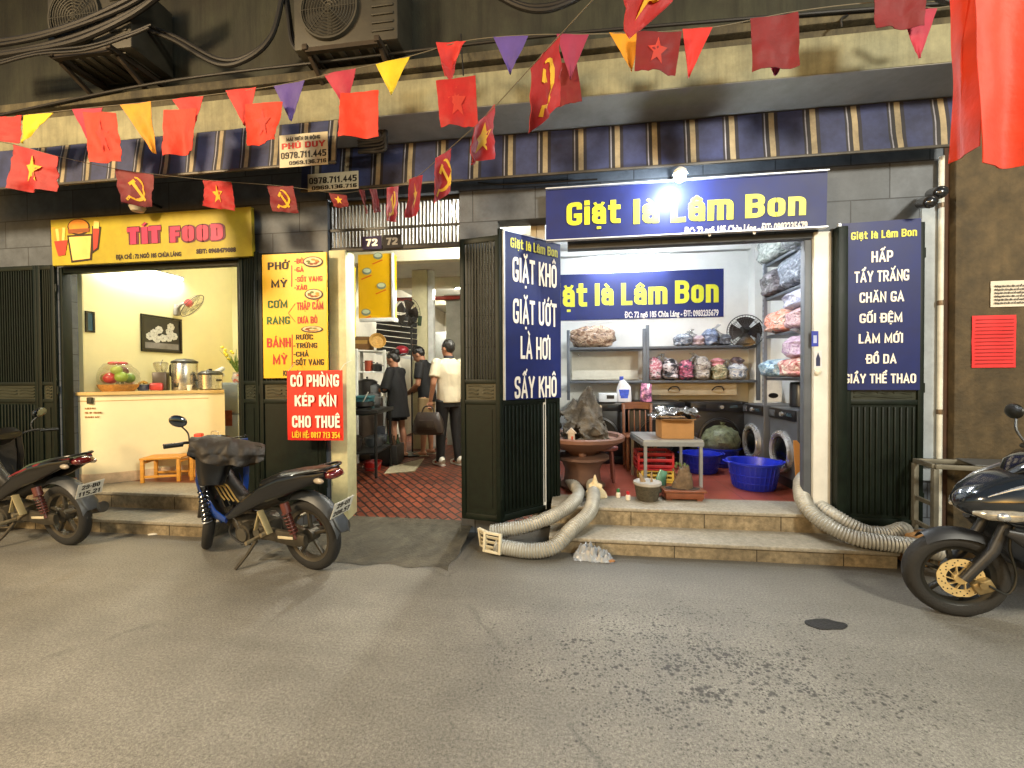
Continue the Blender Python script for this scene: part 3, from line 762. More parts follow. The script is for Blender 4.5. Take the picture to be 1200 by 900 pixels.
# --- laundry shop board over the opening
t = thing('shop_sign', 'long navy shop board with yellow lettering mounted above the laundry opening', 'sign', (.98, 3.87, 2.76))
fr = Sign((-.195,3.86,2.755), (1,0,0), (0,-.03,1))
SW = 2.355; mb = MB(); fr.board(mb, 0, SW, 0, .46, .05); mb.build('board', navy, t)
mb = MB()
for a, b in (((0,.462),(SW,.462)),((0,-.002),(SW,-.002))): mb.bar(fr.P(*a), fr.P(*b), .055, .010)
mb.build('edge_trim', trim, t)
def letters(fr, mb, words, **k):
    mt, par, nm = k.pop('mat'), k.pop('par'), k.pop('nm', 'lettering')
    for w, x0, y1, x1, y0 in words: mb = MB(); fr.ptext(mb, w, x0, y1, x1, y0, **k); mb.build(nm, mt, par)
letters(fr, mb, (('Giặt',664,263,727,236),('là',742,262,772,233),('Lâm',786,259,859,229),('Bon',873,254,944,226)), t=.185, mat=yel, par=t, nm='lettering')
mb = MB(); psmall(fr, mb, 'ĐC: 72 ngõ 185 Chùa Láng - ĐT: 0983235679', 802, 272, 946, 263, w=.03); mb.build('address_line', wht, t)

# --- indoor board on the laundry's rear wall
t = thing('wall_sign', 'navy board with yellow lettering on the rear wall inside the laundry, under the tube lamp', 'sign', (.9, 6.59, 2.4))
fr = Sign((-.19,6.585,2.395), (1,0,0)); u1 = fr.uv(848,340)[0]
v1 = fr.uv(760,318)[1]
mb = MB(); fr.board(mb, 0, u1, 0, v1, .015); mb.build('board', navy, t)
letters(fr, mb, (('Giặt',634,360,688,333),('là',697,358,719,332),('Lâm',728,357,782,331),('Bon',791,355,842,328)), t=.185, mat=yel, par=t, nm='lettering')
mb = MB(); psmall(fr, mb, 'ĐC: 72 ngõ 185 Chùa Láng - ĐT: 0983235679', 732, 371, 842, 364, w=.03); mb.build('address_line', wht, t)

# --- upright price boards on the gates
t = thing('price_board', 'upright navy board headed in yellow on the leaf of the half open V gate', 'sign', (-.3, 4.0, 1.3))
fr = Sign(V((SL.O.x,SL.O.y,0))+SL.n*.022, SL.ux)
a = fr.uv(594,470); b = fr.uv(657,468); z0 = 1.30; z1 = 2.84; ua = .045; ub = SLL-.002
mb = MB(); fr.board(mb, ua, ub, z0, z1, .018); mb.build('board', navy, t)
mb = MB(); mb.bar(fr.P(ua-.006,z0,-.006), fr.P(ua-.006,z1,-.006), .012, .024, 0, up=tuple(fr.n)); mb.bar(fr.P(ua,z1+.004,-.006), fr.P(ub,z1+.004,-.006), .022, .008); mb.build('edge_trim', trim, t)
letters(fr, mb, (('GIẶT KHÔ',600.5,334,652,306),('GIẶT ƯỚT',601,381,652,353),('LÀ HƠI',610,421,645,395),('SẤY KHÔ',603,466,652,441)), t=.155, mat=wht, par=t, nm='lettering')
letters(fr, mb, (('Giặt là Lâm Bon',598,296,653,285),), t=.17, mat=yel, par=t, nm='shop_name')

t = thing('price_board', 'upright navy board listing seven services on the fluted gate right of the laundry', 'sign', (2.62, 3.84, 1.5))
fr = Sign(V((SRF.O.x,SRF.O.y,0))+SRF.n*.022, SRF.ux)
u0, z0 = fr.uv(984,456); u1, _ = fr.uv(1078,456); z1 = fr.uv(1030,259)[1]; z0 = fr.uv(1030,457)[1]
mb = MB(); fr.board(mb, u0, u1, z0, z1, .018); mb.build('board', navy, t)
mb = MB(); mb.bar(fr.P(u0-.008,z0,-.004), fr.P(u0-.008,z1,-.004), .016, .028, 0, up=tuple(fr.n)); mb.build('edge_trim', trim, t)
letters(fr, mb, (('HẤP',1021,307,1046,294),('TẨY TRẮNG',1001,330,1065,317),('CHĂN GA',1007,354,1059,342),('GỐI ĐỆM',1007,378,1057,367),('LÀM MỚI',1006,402,1058,391),('ĐỒ DA',1015,426,1050,415),('GIẦY THỂ THAO',989,449,1073,438)), t=.16, mat=wht, par=t, nm='lettering')
letters(fr, mb, (('Giặt là Lâm Bon',997,279,1074,270),), t=.17, mat=yel, par=t, nm='shop_name')

# --- food shop board
t = thing('shop_sign', 'yellow food shop board with plump magenta lettering and painted snacks', 'sign', (-4.35, 3.86, 2.75))
fr = Sign((-5.55,3.86,2.752), (1,0,0), (0,-.02,1))
mb = MB(); fr.board(mb, 0, 2.39, 0, .49, .04); mb.build('board', M('sign_yellow', '#ab9a20', .5, var=.14, scale=2.5, dirt=.3), t)
letters(fr, mb, (('TÍT',150,286,190,266),('FOOD',200,283,263,264)), t=.27, grow=.13, mat=M('letter_plum', '#5e1230', .5), par=t, nm='letter_outline')
letters(fr, mb, (('TÍT',150,286,190,266),('FOOD',200,283,263,264)), t=.27, grow=-.04, h=.009, mat=M('letter_magenta', '#b52a55', .45), par=t, nm='lettering')
mb = MB(); psmall(fr, mb, 'ĐỊA CHỈ : 72 NGÕ 185 CHÙA LÁNG', 136, 302, 213, 297, w=.06); mb.build('address_line', M('ink_brown', '#2e1c0c', .6), t); mb = MB(); psmall(fr, mb, 'SĐT: 0968479888', 230, 296, 277, 291, w=.07); mb.build('phone_line', M('ink_brown', '#2e1c0c', .6), t)
# snack picture: bun, fries, cup and sauce bottle as flat coloured decals
def decal(fr, mb, px, py, h=.003, m=0, th=.0015):
    pts = [fr.uv(x, y) for x, y in zip(px, py)]
    mb.prism(pts, fr.P(0,0,h-th), fr.ux, fr.uz, th, m)
def oval(cx, cy, rx, ry, n=20, a0=0, a1=2*PI):
    return [cx+rx*math.cos(a0+(a1-a0)*i/n) for i in range(n)], [cy+ry*math.sin(a0+(a1-a0)*i/n) for i in range(n)]
ink, ora, bro, crm, red_ = M('ink_brown', '#2e1c0c'), M('decal_orange', '#d98a2b'), M('decal_brown', '#8c4a22'), M('decal_cream', '#e9c26a'), M('decal_red', '#b5382a')
mb = MB()
dm = [ink, ora, bro, crm, red_]
decal(fr, mb, *oval(92.5,266,13.2,9.8), h=.003, m=0); decal(fr, mb, *oval(92.5,265.5,11.6,8.3), h=.0055, m=1)
decal(fr, mb, [80,106,105,81], [269,267.5,272,274], h=.007, m=2)
decal(fr, mb, [79,110,108,84], [276,274,305,308], h=.0034, m=0); decal(fr, mb, [81.5,107.5,106,86], [278,276.5,303,305.5], h=.0058, m=3)
for k in range(4): decal(fr, mb, [61+4.2*k,64.6+4.2*k,68+2.6*k,65+2.6*k], [269-abs(k-1.5)*1.4]*2+[285,285.5], h=.003+.0005*k, m=3 if k%2 else 1)
decal(fr, mb, [64,80,77,69], [283,281.5,299,300.5], h=.006, m=4)
decal(fr, mb, [108,119,116,109], [265,266,292,297], h=.0036, m=0); decal(fr, mb, [109.5,117,114.6,110.2], [268,269,290,294], h=.006, m=4)
decal(fr, mb, [110,116.5,117,111], [268,268,260,259], h=.007, m=3)
mb.build('snack_picture', dm, t)

# --- yellow menu board
t = thing('menu_board', 'upright yellow menu board on the gate between food shop and passage', 'sign', (-2.76, 3.84, 1.5))
fr = Sign((-3.0,3.846,0), (1,.012,0)); u0 = fr.uv(308,370)[0]; u1 = fr.uv(383,370)[0]; z0 = fr.uv(345,443)[1]; z1 = fr.uv(345,297)[1]
mb = MB(); fr.board(mb, u0, u1, z0, z1, .02); mb.build('board', M('menu_yellow', '#e6b310', .45, var=.07, scale=3), t)
letters(fr, mb, (('PHỞ',314,316,339,307),('MỲ',318,337,337,328),('RƯỚC',347,398,367,392),('-TRỨNG',344,408,372,402),('-CHẢ',344,418,362,412),('-SỐT VANG',344,428,380,421)), t=.17, mat=M('ink_black', '#20160c', .6), par=t, nm='black_lettering')
mb = MB(); psmall(fr, mb, 'Kính mời quý khách', 332, 440, 376, 434, w=.05); mb.build('small_line', M('ink_black', '#20160c', .6), t)
letters(fr, mb, (('CƠM',314,361,337,352),('RANG',313,380,340,371)), t=.17, mat=M('ink_green', '#1f5a2c', .6), par=t, nm='green_lettering')
letters(fr, mb, (('BÁNH',313,407,341,396),('MỲ',320,427,337,416),('-BÒ',345,309,356,303),('-GÀ',345,319,356,313),('-SỐT VANG',346,330,378,324),('-XÀO',345,340,360,334),('THẬP CẨM',348,363,379,354),('DƯA BÒ',349,379,372,371)), t=.17, mat=M('ink_red', '#b8291c', .55), par=t, nm='red_lettering')
mb = MB()
for x, y0_, y1_ in ((341.5,311,336),(342,392,430)): decal(fr, mb, [x,x+1,x+1,x], [y0_,y0_,y1_,y1_], h=.003)
for q in (((338,367),(346,356)),((338,367),(346,377))):
    (ax,ay),(bx,by) = q; decal(fr, mb, [ax,bx,bx,ax], [ay-.5,by-.5,by+.5,ay+.5], h=.0032)
mb.build('red_rule', M('ink_red', '#b8291c', .55), t)
for k, (cx_, cy_, rx, ry) in enumerate(((367,307,12,6.5),(368,345,11,6.5),(366,386,13,4))):
    mb = MB(); decal(fr, mb, *oval(cx_,cy_,rx,ry), h=.0042, m=0); decal(fr, mb, *oval(cx_,cy_-.4,rx*.86,ry*.78), h=.006, m=1)
    for j in range(7):
        a = j*2.4+k; decal(fr, mb, *oval(cx_+rx*.45*math.cos(a), cy_+ry*.4*math.sin(a), rx*.22, ry*.2, 8), h=.0075+.0003*j, m=2+j%3)
    mb.build('dish_picture', [M('plate_dark', '#3b2c1c'), M('plate_pale', '#d9c79a'), bro, M('decal_green', '#5c6b2a'), ora], t)

# --- red notice for the room to let
t = thing('room_notice', 'red vinyl notice with white capitals hung between the food shop and passage', 'sign', (-2.4, 3.7, .9))
fr = Sign((-2.7,3.70,0), (1,.02,0)); u0, z0 = fr.uv(337,518); u1, z1 = fr.uv(401,433)
z0 = fr.uv(369,516)[1]; z1 = fr.uv(369,434)[1]
mb = MB()
mb.sheet(lambda u, v: fr.P(u0+(u1-u0)*u, z0+(z1-z0)*v, -.004+.005*math.sin(u*5+v*3)*(1-v)), 12, 14, .003); mb.build('banner', M('notice_red', '#d21f16', .4, var=.07, scale=4), t)
letters(fr, mb, (('CÓ PHÒNG',341,453,398,439),('KÉP KÍN',346,476,395,463),('CHO THUÊ',343,501,399,487)), t=.19, h=.009, th=.0012, mat=wht, par=t, nm='lettering')
letters(fr, mb, (('LIÊN HỆ: 0817 713 354',343,513,399,506),), t=.18, h=.009, th=.0012, mat=M('letter_gold', '#f0c028', .5), par=t, nm='phone_line')
mb = MB()
for u in (u0+.02, u1-.02): mb.tube([fr.P(u,z1-.005,.002), fr.P(u+.01,z1+.06,-.06), (fr.P(u+.01,z1+.10,0).x, 3.90, z1+.10)], .0025, 6)
mb.build('tie', M('wire_white', '#c9c5b8', .5), t)

# --- house number plates on the transom
for lab, x0, x1, y0, y1, face, ink_ in (('purple enamel house number plate fixed on the transom bars', 424.5, 447, 276, 292.5, M('plate_purple', '#2a2140', .6, spec=.2), wht), ('dark house number plate beside the purple plate on the transom', 448.5, 470.5, 274.5, 291, M('plate_black', '#1d1a1c', .6, spec=.2), M('plate_digits', '#6c6862', .5))):
    fr = Sign((-2,3.968,0), (1,0,0)); u0, v0 = fr.uv(x0, y1); u1, v1 = fr.uv(x1, y0)
    t = thing('house_number_plate', lab, 'house number', tuple(fr.P(u0, v0)))
    mb = MB(); fr.board(mb, u0, u1, v0, v1, .008); mb.build('plate', face, t)
    mb = MB(); d = (x1-x0); fr.ptext(mb, '72', x0+d*.2, y1-4, x1-d*.2, y0+4, t=.2); mb.build('lettering', ink_, t)

# --- notices on the brown wall
fr = Sign((3.0,3.876,0), (1,0,0))
u0, v0 = fr.uv(1160,360); u1, v1 = fr.uv(1214,328)
t = thing('paper_notice', 'white printed notice high on the brown plaster wall', 'notice', tuple(fr.P(u0,v0)))
mb = MB(); mb.sheet(lambda u, v: fr.P(u0+(u1-u0)*u, v0+(v1-v0)*v, .006+.006*noise.noise(V((u*4,v*4,1)))), 8, 6, .002); mb.build('paper', M('paper_white', '#cfc8b8', .7, var=.08, dirt=.2), t)
mb = MB()
for k in range(6):
    va = v1-(v1-v0)*(.18+.13*k); small_text(fr, mb, 'thông báo khu dân cư tổ mười hai', u0+.02, u1-.03-.03*(k%3), va-.012, va+.004, h=.013, w=.05)
mb.build('print', M('ink_grey', '#3a3733', .7), t)
u0, v0 = fr.uv(1138,431); u1, v1 = fr.uv(1190,369)
t = thing('paper_notice', 'red notice with ruled lines pasted below the white notice', 'notice', tuple(fr.P(u0,v0)))
mb = MB(); mb.sheet(lambda u, v: fr.P(u0+(u1-u0)*u, v0+(v1-v0)*v, .006+.007*noise.noise(V((u*3,v*3,7)))), 8, 8, .002); mb.build('paper', M('paper_red', '#cb2b2c', .6, var=.1), t)
mb = MB()
for k in range(13):
    va = v1-(v1-v0)*(.08+.07*k); mb.bar(fr.P(u0+.02,va,.0135), fr.P(u1-.02,va,.0135), .002, .004)
mb.build('ruled_line', M('paper_darkred', '#86191c', .7), t)

# ================================================================== FOOD SHOP
steel = M('steel', '#b9b7b0', .26, .9, var=.1, scale=12)
black_p = M('black_plastic', '#15150f', .4, var=.2)
wood_y = M('pine_wood', '#c98d36', .45, var=.2, scale=4, stretch=(1,1,9), bump=.1)
clear = M('clear_plastic', '#e8e8e4', .12, transl=.85, alpha=.45)
tube_lamp((-5.715, 5.0, 3.0), 1.1, 'glowing tube lamp high on the cream wall inside the food shop', 280, (1.0, .97, .83), rotz=PI/2)
lx = thing('tube_lamp', 'glowing tube lamp on the ceiling over the food shop counter', 'lamp', (-4.4, 5.4, 3.41))
mb = MB(); mb.box((0,0,.015), (1.2,.06,.03), None, .005); mb.build('housing', M('lamp_housing', '#c9c9c4', .5), lx, True)
mb = MB(); mb.cyl((-.55,0,-.022), (.55,0,-.022), .014, None, 10); mb.build('tube', glow_mat('food_tube', (1,.97,.84), 190), lx, True)

# counter: rounded front, cream laminate, stone top
ctr = thing('counter', 'cream laminate serving counter with a rounded end inside the food shop', 'counter', (-5.1, 4.6, .3))
lam = M('cream_laminate', '#e6dab4', .35, var=.04, scale=2, dirt=.10)
path = spline([(-5.88,4.28,0),(-5.76,4.16,0),(-5.56,4.11,0),(-5.34,4.19,0),(-5.0,4.52,0),(-4.52,4.99,0)], 8)
def strip(mb, pts, z0, z1, off, th, m=0):
    n = len(pts)
    out = []
    for i, p in enumerate(pts):
        d = (pts[min(i+1,n-1)]-pts[max(i-1,0)]).normalized(); out.append(V((d.y,-d.x,0)))
    a = [p+o*off for p, o in zip(pts, out)]; b = [p+o*(off-th) for p, o in zip(pts, out)]
    vs = [(p.x,p.y,z) for z in (z0,z1) for p in a]+[(p.x,p.y,z) for z in (z0,z1) for p in b]
    fs = []
    for i in range(n-1):
        fs += [(i,i+1,n+i+1,n+i),(2*n+i,3*n+i,3*n+i+1,2*n+i+1),(n+i,n+i+1,3*n+i+1,3*n+i),(i,2*n+i,2*n+i+1,i+1)]
    fs += [(0,n,3*n,2*n),(n-1,3*n-1,4*n-1,2*n-1)]
    mb.add(vs, fs, m)
mb = MB(); strip(mb, path, .42, 1.33, 0, .03); mb.build('front_panel', lam, ctr)
mb = MB(); strip(mb, path, .30, .42, .006, .03); mb.build('plinth', M('plinth_stone', '#cbb08e', .5, var=.25, scale=9), ctr)
mb = MB()
top = [(p.x,p.y) for p in path]; top = [(p.x+.03*(1 if 0 else 0), p.y) for p in path]
poly = [(p.x+.02, p.y-.03) for p in path]+[(-4.85,5.35),(-5.3,4.9),(-5.5,4.7),(-5.755,4.7),(-5.755,4.285)]
mb.prism(poly, (0,0,1.332), (1,0,0), (0,1,0), .035); mb.build('worktop', M('worktop', '#c8ab72', .3, var=.12), ctr)
mb = MB(); strip(mb, path[6:-2], 1.26, 1.268, .004, .006); mb.build('edge_groove', M('groove', '#b08f55', .5), ctr)
fr = Sign((path[18].x, path[18].y, 0), path[24]-path[16])
mb = MB()
for k, w in enumerate(('MENU', 'PHO - MY - COM RANG', 'BANH MY')):
    fr.text(mb, w, .0, .10+.06*(k==1)+.04*(k==2), 1.17-.05*k, 1.19-.05*k, t=.14, h=.012, th=.004)
mb.build('lettering', M('faded_ink', '#a8703a', .6), ctr)
mb = MB(); q = W(114,469,4.19); mb.box((q.x,4.115,q.z), (.06,.03,.075), None, .006); mb.build('power_socket', M('socket_dark', '#3a3a30', .5), ctr)

TOP = 1.367
def on_top(px, py_guess=455): return G(px, py_guess, TOP)
# wrapped fruit basket
fb = thing('fruit_basket', 'gift basket of fruit under clear film at the left end of the counter', 'fruit basket', (-5.45, 4.5, TOP))
c = V((-5.50,4.47,TOP))
mb = MB(); mb.lathe([(.15,0),(.18,.05),(.19,.085),(.175,.085),(.165,.04)], c, None, 20, 0, .1); mb.build('basket', M('wicker', '#a87636', .7, var=.4, scale=40, bump=.5), fb)
for k, (dx,dy,dz,r,nm) in enumerate(((-.09,-.05,.12,.06,'#7f9a2c'),(.0,-.09,.12,.062,'#b3241c'),(.09,-.04,.13,.058,'#8aa436'),(.02,.02,.18,.06,'#6c2a20'),(-.05,.03,.17,.055,'#c7a12b'),(.10,.04,.12,.055,'#5f7f2a'),(.05,-.06,.19,.05,'#a3b04a'))):
    mb = MB(); mb.ell(c+V((dx,dy,dz*1.35)), (r*1.15,r*1.15,r*1.1)); mb.build('fruit', M('fruit_'+nm, nm, .35, var=.2), fb)
mb = MB(); mb.ell(c+V((0,0,.16)), (.215,.20,.20), None, 18, 10, 0, .12, 3.); mb.build('film', M('film', '#f2efe6', .08, transl=.9, alpha=.22), fb)
mb = MB()
for k in range(5): mb.ell(c+V((.05*math.cos(k*1.3),.05*math.sin(k*1.3),.345)), (.05,.03,.022), RZ(k*1.3), 10, 6)
mb.build('ribbon', M('ribbon_red', '#b5433c', .5), fb)
def counter_thing(name, label, cat, px, y=None, group=None):
    q = G(px, 458, TOP) if y is None else W(px, 456, y); q.z = TOP
    return thing(name, label, cat, tuple(q), 0, group), q
for i, (px, y, col) in enumerate(((138,4.62,'#7a3a2a'),(143.5,4.64,'#5b3c2a'))):
    t, q = counter_thing('spice_jar', ('slim jar with reddish sauce' if i==0 else 'slim jar with brown sauce')+' beside the fruit basket', 'jar', px, y)
    mb = MB(); mb.lathe([(.020,0),(.022,.01),(.022,.09),(.016,.10)], q); mb.build('glass', M('jar'+col, col, .2, coat=.5), t)
    mb = MB(); mb.lathe([(.018,.10),(.018,.12),(0,.121)], q); mb.build('lid', steel, t)
t, q = counter_thing('snack_box', 'upright pale pink snack box between jars and biscuit tub', 'box', 152, 4.66)
mb = MB(); mb.box(q+V((0,0,.065)), (.085,.05,.13), RZ(.5), .004); mb.box(q+V((-.004,-.028,.08)), (.05,.002,.05), RZ(.5), 0, 1); mb.build('carton', [M('carton_pink', '#d8b8ae', .5), M('carton_print', '#8a3a3a', .5)], t)
t, q = counter_thing('snack_tub', 'clear tub heaped with yellow biscuits on the counter', 'tub', 168, 4.74)
mb = MB(); mb.lathe([(.05,0),(.062,.03),(.065,.08),(.06,.08),(.05,.02)], q); mb.build('tub', M('tub_blue', '#566078', .3, var=.5, scale=30), t)
mb = MB()
for k in range(16):
    a = k*2.4; r = .045*math.sqrt((k+.5)/16); mb.ell(q+V((r*math.cos(a),r*math.sin(a),.09+.035*(1-r/.05))), (.018,.015,.010), RZ(a))
mb.build('biscuits', M('biscuit', '#c99528', .6), t)
t, q = counter_thing('drinks_machine', 'brown drinks machine with glass hopper and red front on the counter', 'machine', 189, 4.86)
mb = MB(); mb.box(q+V((0,0,.12)), (.15,.17,.24), RZ(.6), .012); mb.build('body', M('machine_brown', '#4c4034', .4), t)
mb = MB(); mb.box(q+V((.02,-.08,.05)), (.14,.08,.10), RZ(.6), .02); mb.build('tray', M('machine_red', '#b33c3a', .35), t)
mb = MB(); mb.lathe([(.05,.24),(.075,.30),(.08,.36),(.06,.375)], q); mb.build('hopper', M('hopper_glass', '#b9b49a', .15, transl=.7, alpha=.6), t)
mb = MB(); mb.tube(spline([q+V((.04,-.02,.25)),q+V((.06,-.06,.34)),q+V((.05,-.02,.40))],6), .006); mb.build('handle', steel, t)
t, q = counter_thing('water_urn', 'tall steel hot water urn with black lid on the counter', 'urn', 217, 5.02)
mb = MB(); mb.lathe([(.14,0),(.145,.01),(.145,.35),(.14,.36)], q, None, 28); mb.build('body', steel, t)
mb = MB(); mb.lathe([(.149,.36),(.149,.385),(.09,.415),(.03,.42),(.0,.425)], q, None, 28); mb.build('lid', black_p, t)
mb = MB(); mb.tube(spline([q+V((-.135,-.02,.34)),q+V((-.19,-.03,.33)),q+V((-.185,-.03,.20)),q+V((-.14,-.02,.18))],6), .011); mb.build('handle', black_p, t)
mb = MB(); mb.cyl(q+V((.03,-.12,.05)), q+V((.03,-.17,.05)), .012); mb.box(q+V((.03,-.17,.07)), (.02,.02,.05), None, .004); mb.build('tap', black_p, t)
t, q = counter_thing('rice_cooker', 'round steel rice cooker with black lid at the right end of the counter', 'rice cooker', 247, 5.10)
mb = MB(); mb.lathe([(.115,0),(.135,.015),(.14,.20)], q, None, 26); mb.build('body', steel, t)
mb = MB(); mb.lathe([(.145,.20),(.145,.225),(.10,.255),(.02,.262),(.02,.285),(0,.287)], q, None, 26); mb.build('lid', black_p, t)
for dx in (-.15,.152): mb = MB(); mb.box(q+V((dx,-.02,.13)), (.035,.055,.03), None, .008); mb.build('handle', black_p, t)
t, q = counter_thing('plastic_cup', 'small white cup in front of the water urn', 'cup', 222, 4.86)
mb = MB(); mb.lathe([(.022,0),(.032,.07),(.029,.07),(.02,.006)], q); mb.build('cup', M('cup_white', '#e4e0d4', .4), t)

# wall fan, pictures
t = thing('wall_fan', 'round wall fan with a red hub on the cream wall above the picture', 'fan', tuple(XP(212,362,-5.76)))
b = XP(205,362,-5.755); 
mb = MB(); mb.box(b+V((.03,0,-.02)), (.06,.07,.16), None, .015); mb.tube(spline([b+V((.05,0,0)),b+V((.13,-.02,.06)),b+V((.16,.02,.07))],5), .02); mb.build('bracket', M('fan_grey', '#8f8a84', .4), t)
hub = b+V((.20,.05,.075)); ax = V((.62,.30,-.55)).normalized(); Rf = ax.to_track_quat('Z','Y').to_matrix()
mb = MB(); mb.lathe([(.0,-.07),(.05,-.06),(.06,.0),(.05,.02),(0,.03)], hub, Rf); mb.build('motor', M('fan_red', '#b84a4a', .4), t)
mb = MB()
for k in range(3):
    a = 2*PI*k/3
    mb.sheet(lambda u, v: hub+Rf@V(((.04+.14*u)*math.cos(a+(v-.5)*1.3), (.04+.14*u)*math.sin(a+(v-.5)*1.3), .035+.03*(v-.5))), 4, 4, .002)
mb.build('blades', M('fan_blade', '#cfc9b4', .2, transl=.6, alpha=.4), t)
mb = MB()
R_ = .205
for z_, r_ in ((.04,R_),(.07,R_*.8),(.0,R_*.8)): mb.tube([hub+Rf@V((r_*math.cos(2*PI*k/32), r_*math.sin(2*PI*k/32), z_)) for k in range(32)], .005 if r_==R_ else .002, 6, True)
for k in range(28):
    a = 2*PI*k/28; mb.tube([hub+Rf@V((r*math.cos(a), r*math.sin(a), z_)) for r, z_ in ((.03,.085),(R_*.8,.07),(R_,.04),(R_*.8,.0),(.05,-.02))], .0011, 4)
mb.build('guard', M('fan_guard', '#3a3834', .4), t)
def wall_pic(x0, y0, x1, y1, X=-5.757):
    a = XP(x0, y1, X); b_ = XP(x1, y1, X); z0 = (a.z+b_.z)/2; z1 = XP((x0+x1)/2, y0, X).z
    return Sign((X, a.y, 0), (0,1,0)), b_.y-a.y, z0, z1
fr, wd, z0, z1 = wall_pic(165, 371, 212, 413)
t = thing('framed_picture', 'black framed picture of white flowers on the cream wall', 'picture', (-5.757, fr.O.y, z0))
mb = MB(); fr.board(mb, 0, wd, z0, z1, .0, 0, .0) if 0 else None
mb.prism([(0,z0),(wd,z0),(wd,z1),(0,z1)], fr.P(0,0,.001), fr.ux, fr.uz, .012); mb.build('canvas', M('canvas_dark', '#232324', .35, var=.3, scale=4), t)
mb = MB(); w_ = .03
for a, b_, c_, d_ in ((0,wd,z0,z0+w_),(0,wd,z1-w_,z1),(0,w_,z0+w_+.001,z1-w_-.001),(wd-w_,wd,z0+w_+.001,z1-w_-.001)): mb.prism([(a,c_),(b_,c_),(b_,d_),(a,d_)], fr.P(0,0,.002), fr.ux, fr.uz, .026)
mb.build('frame', M('frame_black', '#0e0d0c', .3), t)
mb = MB()
for cx_, cz in ((.30,.52),(.42,.62),(.20,.42),(.68,.60),(.80,.48),(.66,.42),(.36,.36),(.72,.74),(.52,.40)):
    for k in range(7):
        a = k*.9; u = wd*(cx_+.055*math.cos(a)); v = z0+(z1-z0)*(cz+.06*math.sin(a))
        mb.prism([(u+wd*.045*math.cos(q*PI/4), v+(z1-z0)*.05*math.sin(q*PI/4)) for q in range(8)], fr.P(0,0,.0131+.0002*k), fr.ux, fr.uz, .0008+.0006*(cx_*10%1))
mb.build('painted_flowers', M('flower_white', '#c8c8c6', .5, var=.35, scale=40), t)
mb = MB(); mb.prism([(.05,z0+.05),(wd-.05,z0+.05),(wd-.05,z0+.13),(.05,z0+.13)], fr.P(0,0,.0131), fr.ux, fr.uz, .0006); mb.build('painted_shelf', M('paint_grey', '#7a777a', .5, var=.3), t)
fr, wd, z0, z1 = wall_pic(99.5, 365, 110, 389.5)
t = thing('framed_picture', 'small dark blue framed print near the left corner of the cream wall', 'picture', (-5.757, fr.O.y, z0))
mb = MB(); mb.prism([(.02,z0+.02),(wd-.02,z0+.02),(wd-.02,z1-.02),(.02,z1-.02)], fr.P(0,0,.001), fr.ux, fr.uz, .012); mb.build('print', M('print_blue', '#1f4a63', .3, var=.3), t)
mb = MB()
for a, b_, c_, d_ in ((0,wd,z0,z0+.02),(0,wd,z1-.02,z1),(0,.02,z0+.021,z1-.021),(wd-.02,wd,z0+.021,z1-.021)): mb.prism([(a,c_),(b_,c_),(b_,d_),(a,d_)], fr.P(0,0,.001), fr.ux, fr.uz, .02)
mb.build('frame', M('frame_black', '#0e0d0c', .3), t)

# stools
def stool(label, pos, rz, s=1., h=.28):
    t = thing('wooden_stool', label, 'stool', pos, rz, None)
    a, b = .17*s, .12*s
    mb = MB()
    for k in range(3): mb.box((0, -b+.04*s+k*.08*s, h-.012), (2*a+.02, .072*s, .022), None, .004)
    mb.build('seat', wood_y, t, True)
    for sx in (-1,1):
        for sy in (-1,1): mb = MB(); mb.box((sx*(a-.02), sy*(b-.015), (h-.024)/2), (.036,.030,h-.024), None, .004); mb.build('leg', wood_y, t, True)
    for sy in (-1,1): mb = MB(); mb.box((0, sy*(b-.015), .07), (2*a-.08,.018,.026), None, .003); mb.build('stretcher', wood_y, t, True)
    for sx in (-1,1): mb = MB(); mb.box((sx*(a-.02), 0, h-.055), (.02,2*b-.06,.03), None, .003); mb.build('apron', wood_y, t, True)
    return t
q = G(196,563,.3); stool('low slatted pine stool nearest the shop step, in front of the counter', (q.x-.03, q.y+.03, .302), .35, 1.2, .29)
q = G(213,552,.3); stool('taller pine stool against the counter with a red box and yellow tin on it', (-4.40, 4.60, .302), .62, 1.0, .43)
bs = V((-4.40, 4.60, .734))
t = thing('paper_box', 'small red box standing on the taller pine stool', 'box', tuple(bs+V((-.08,-.05,0))))
mb = MB(); mb.box(bs+V((-.08,-.05,.055)), (.08,.07,.11), RZ(.3), .006); mb.box(bs+V((-.08,-.05,.113)), (.06,.05,.004), RZ(.3)); mb.build('carton', M('carton_red', '#cf3a22', .5), t)
t = thing('tin_can', 'yellow tin with a wire handle on the taller pine stool', 'tin', tuple(bs+V((.09,.0,0))))
mb = MB(); mb.lathe([(.05,0),(.055,.005),(.055,.085),(.058,.09),(.05,.092),(0,.094)], bs+V((.09,0,0))); mb.build('can', M('tin_yellow', '#cfa51f', .35), t)
mb = MB(); mb.tube(spline([bs+V((.04,0,.08)),bs+V((.05,0,.13)),bs+V((.13,0,.13)),bs+V((.14,0,.08))],5), .004); mb.build('handle', steel, t)
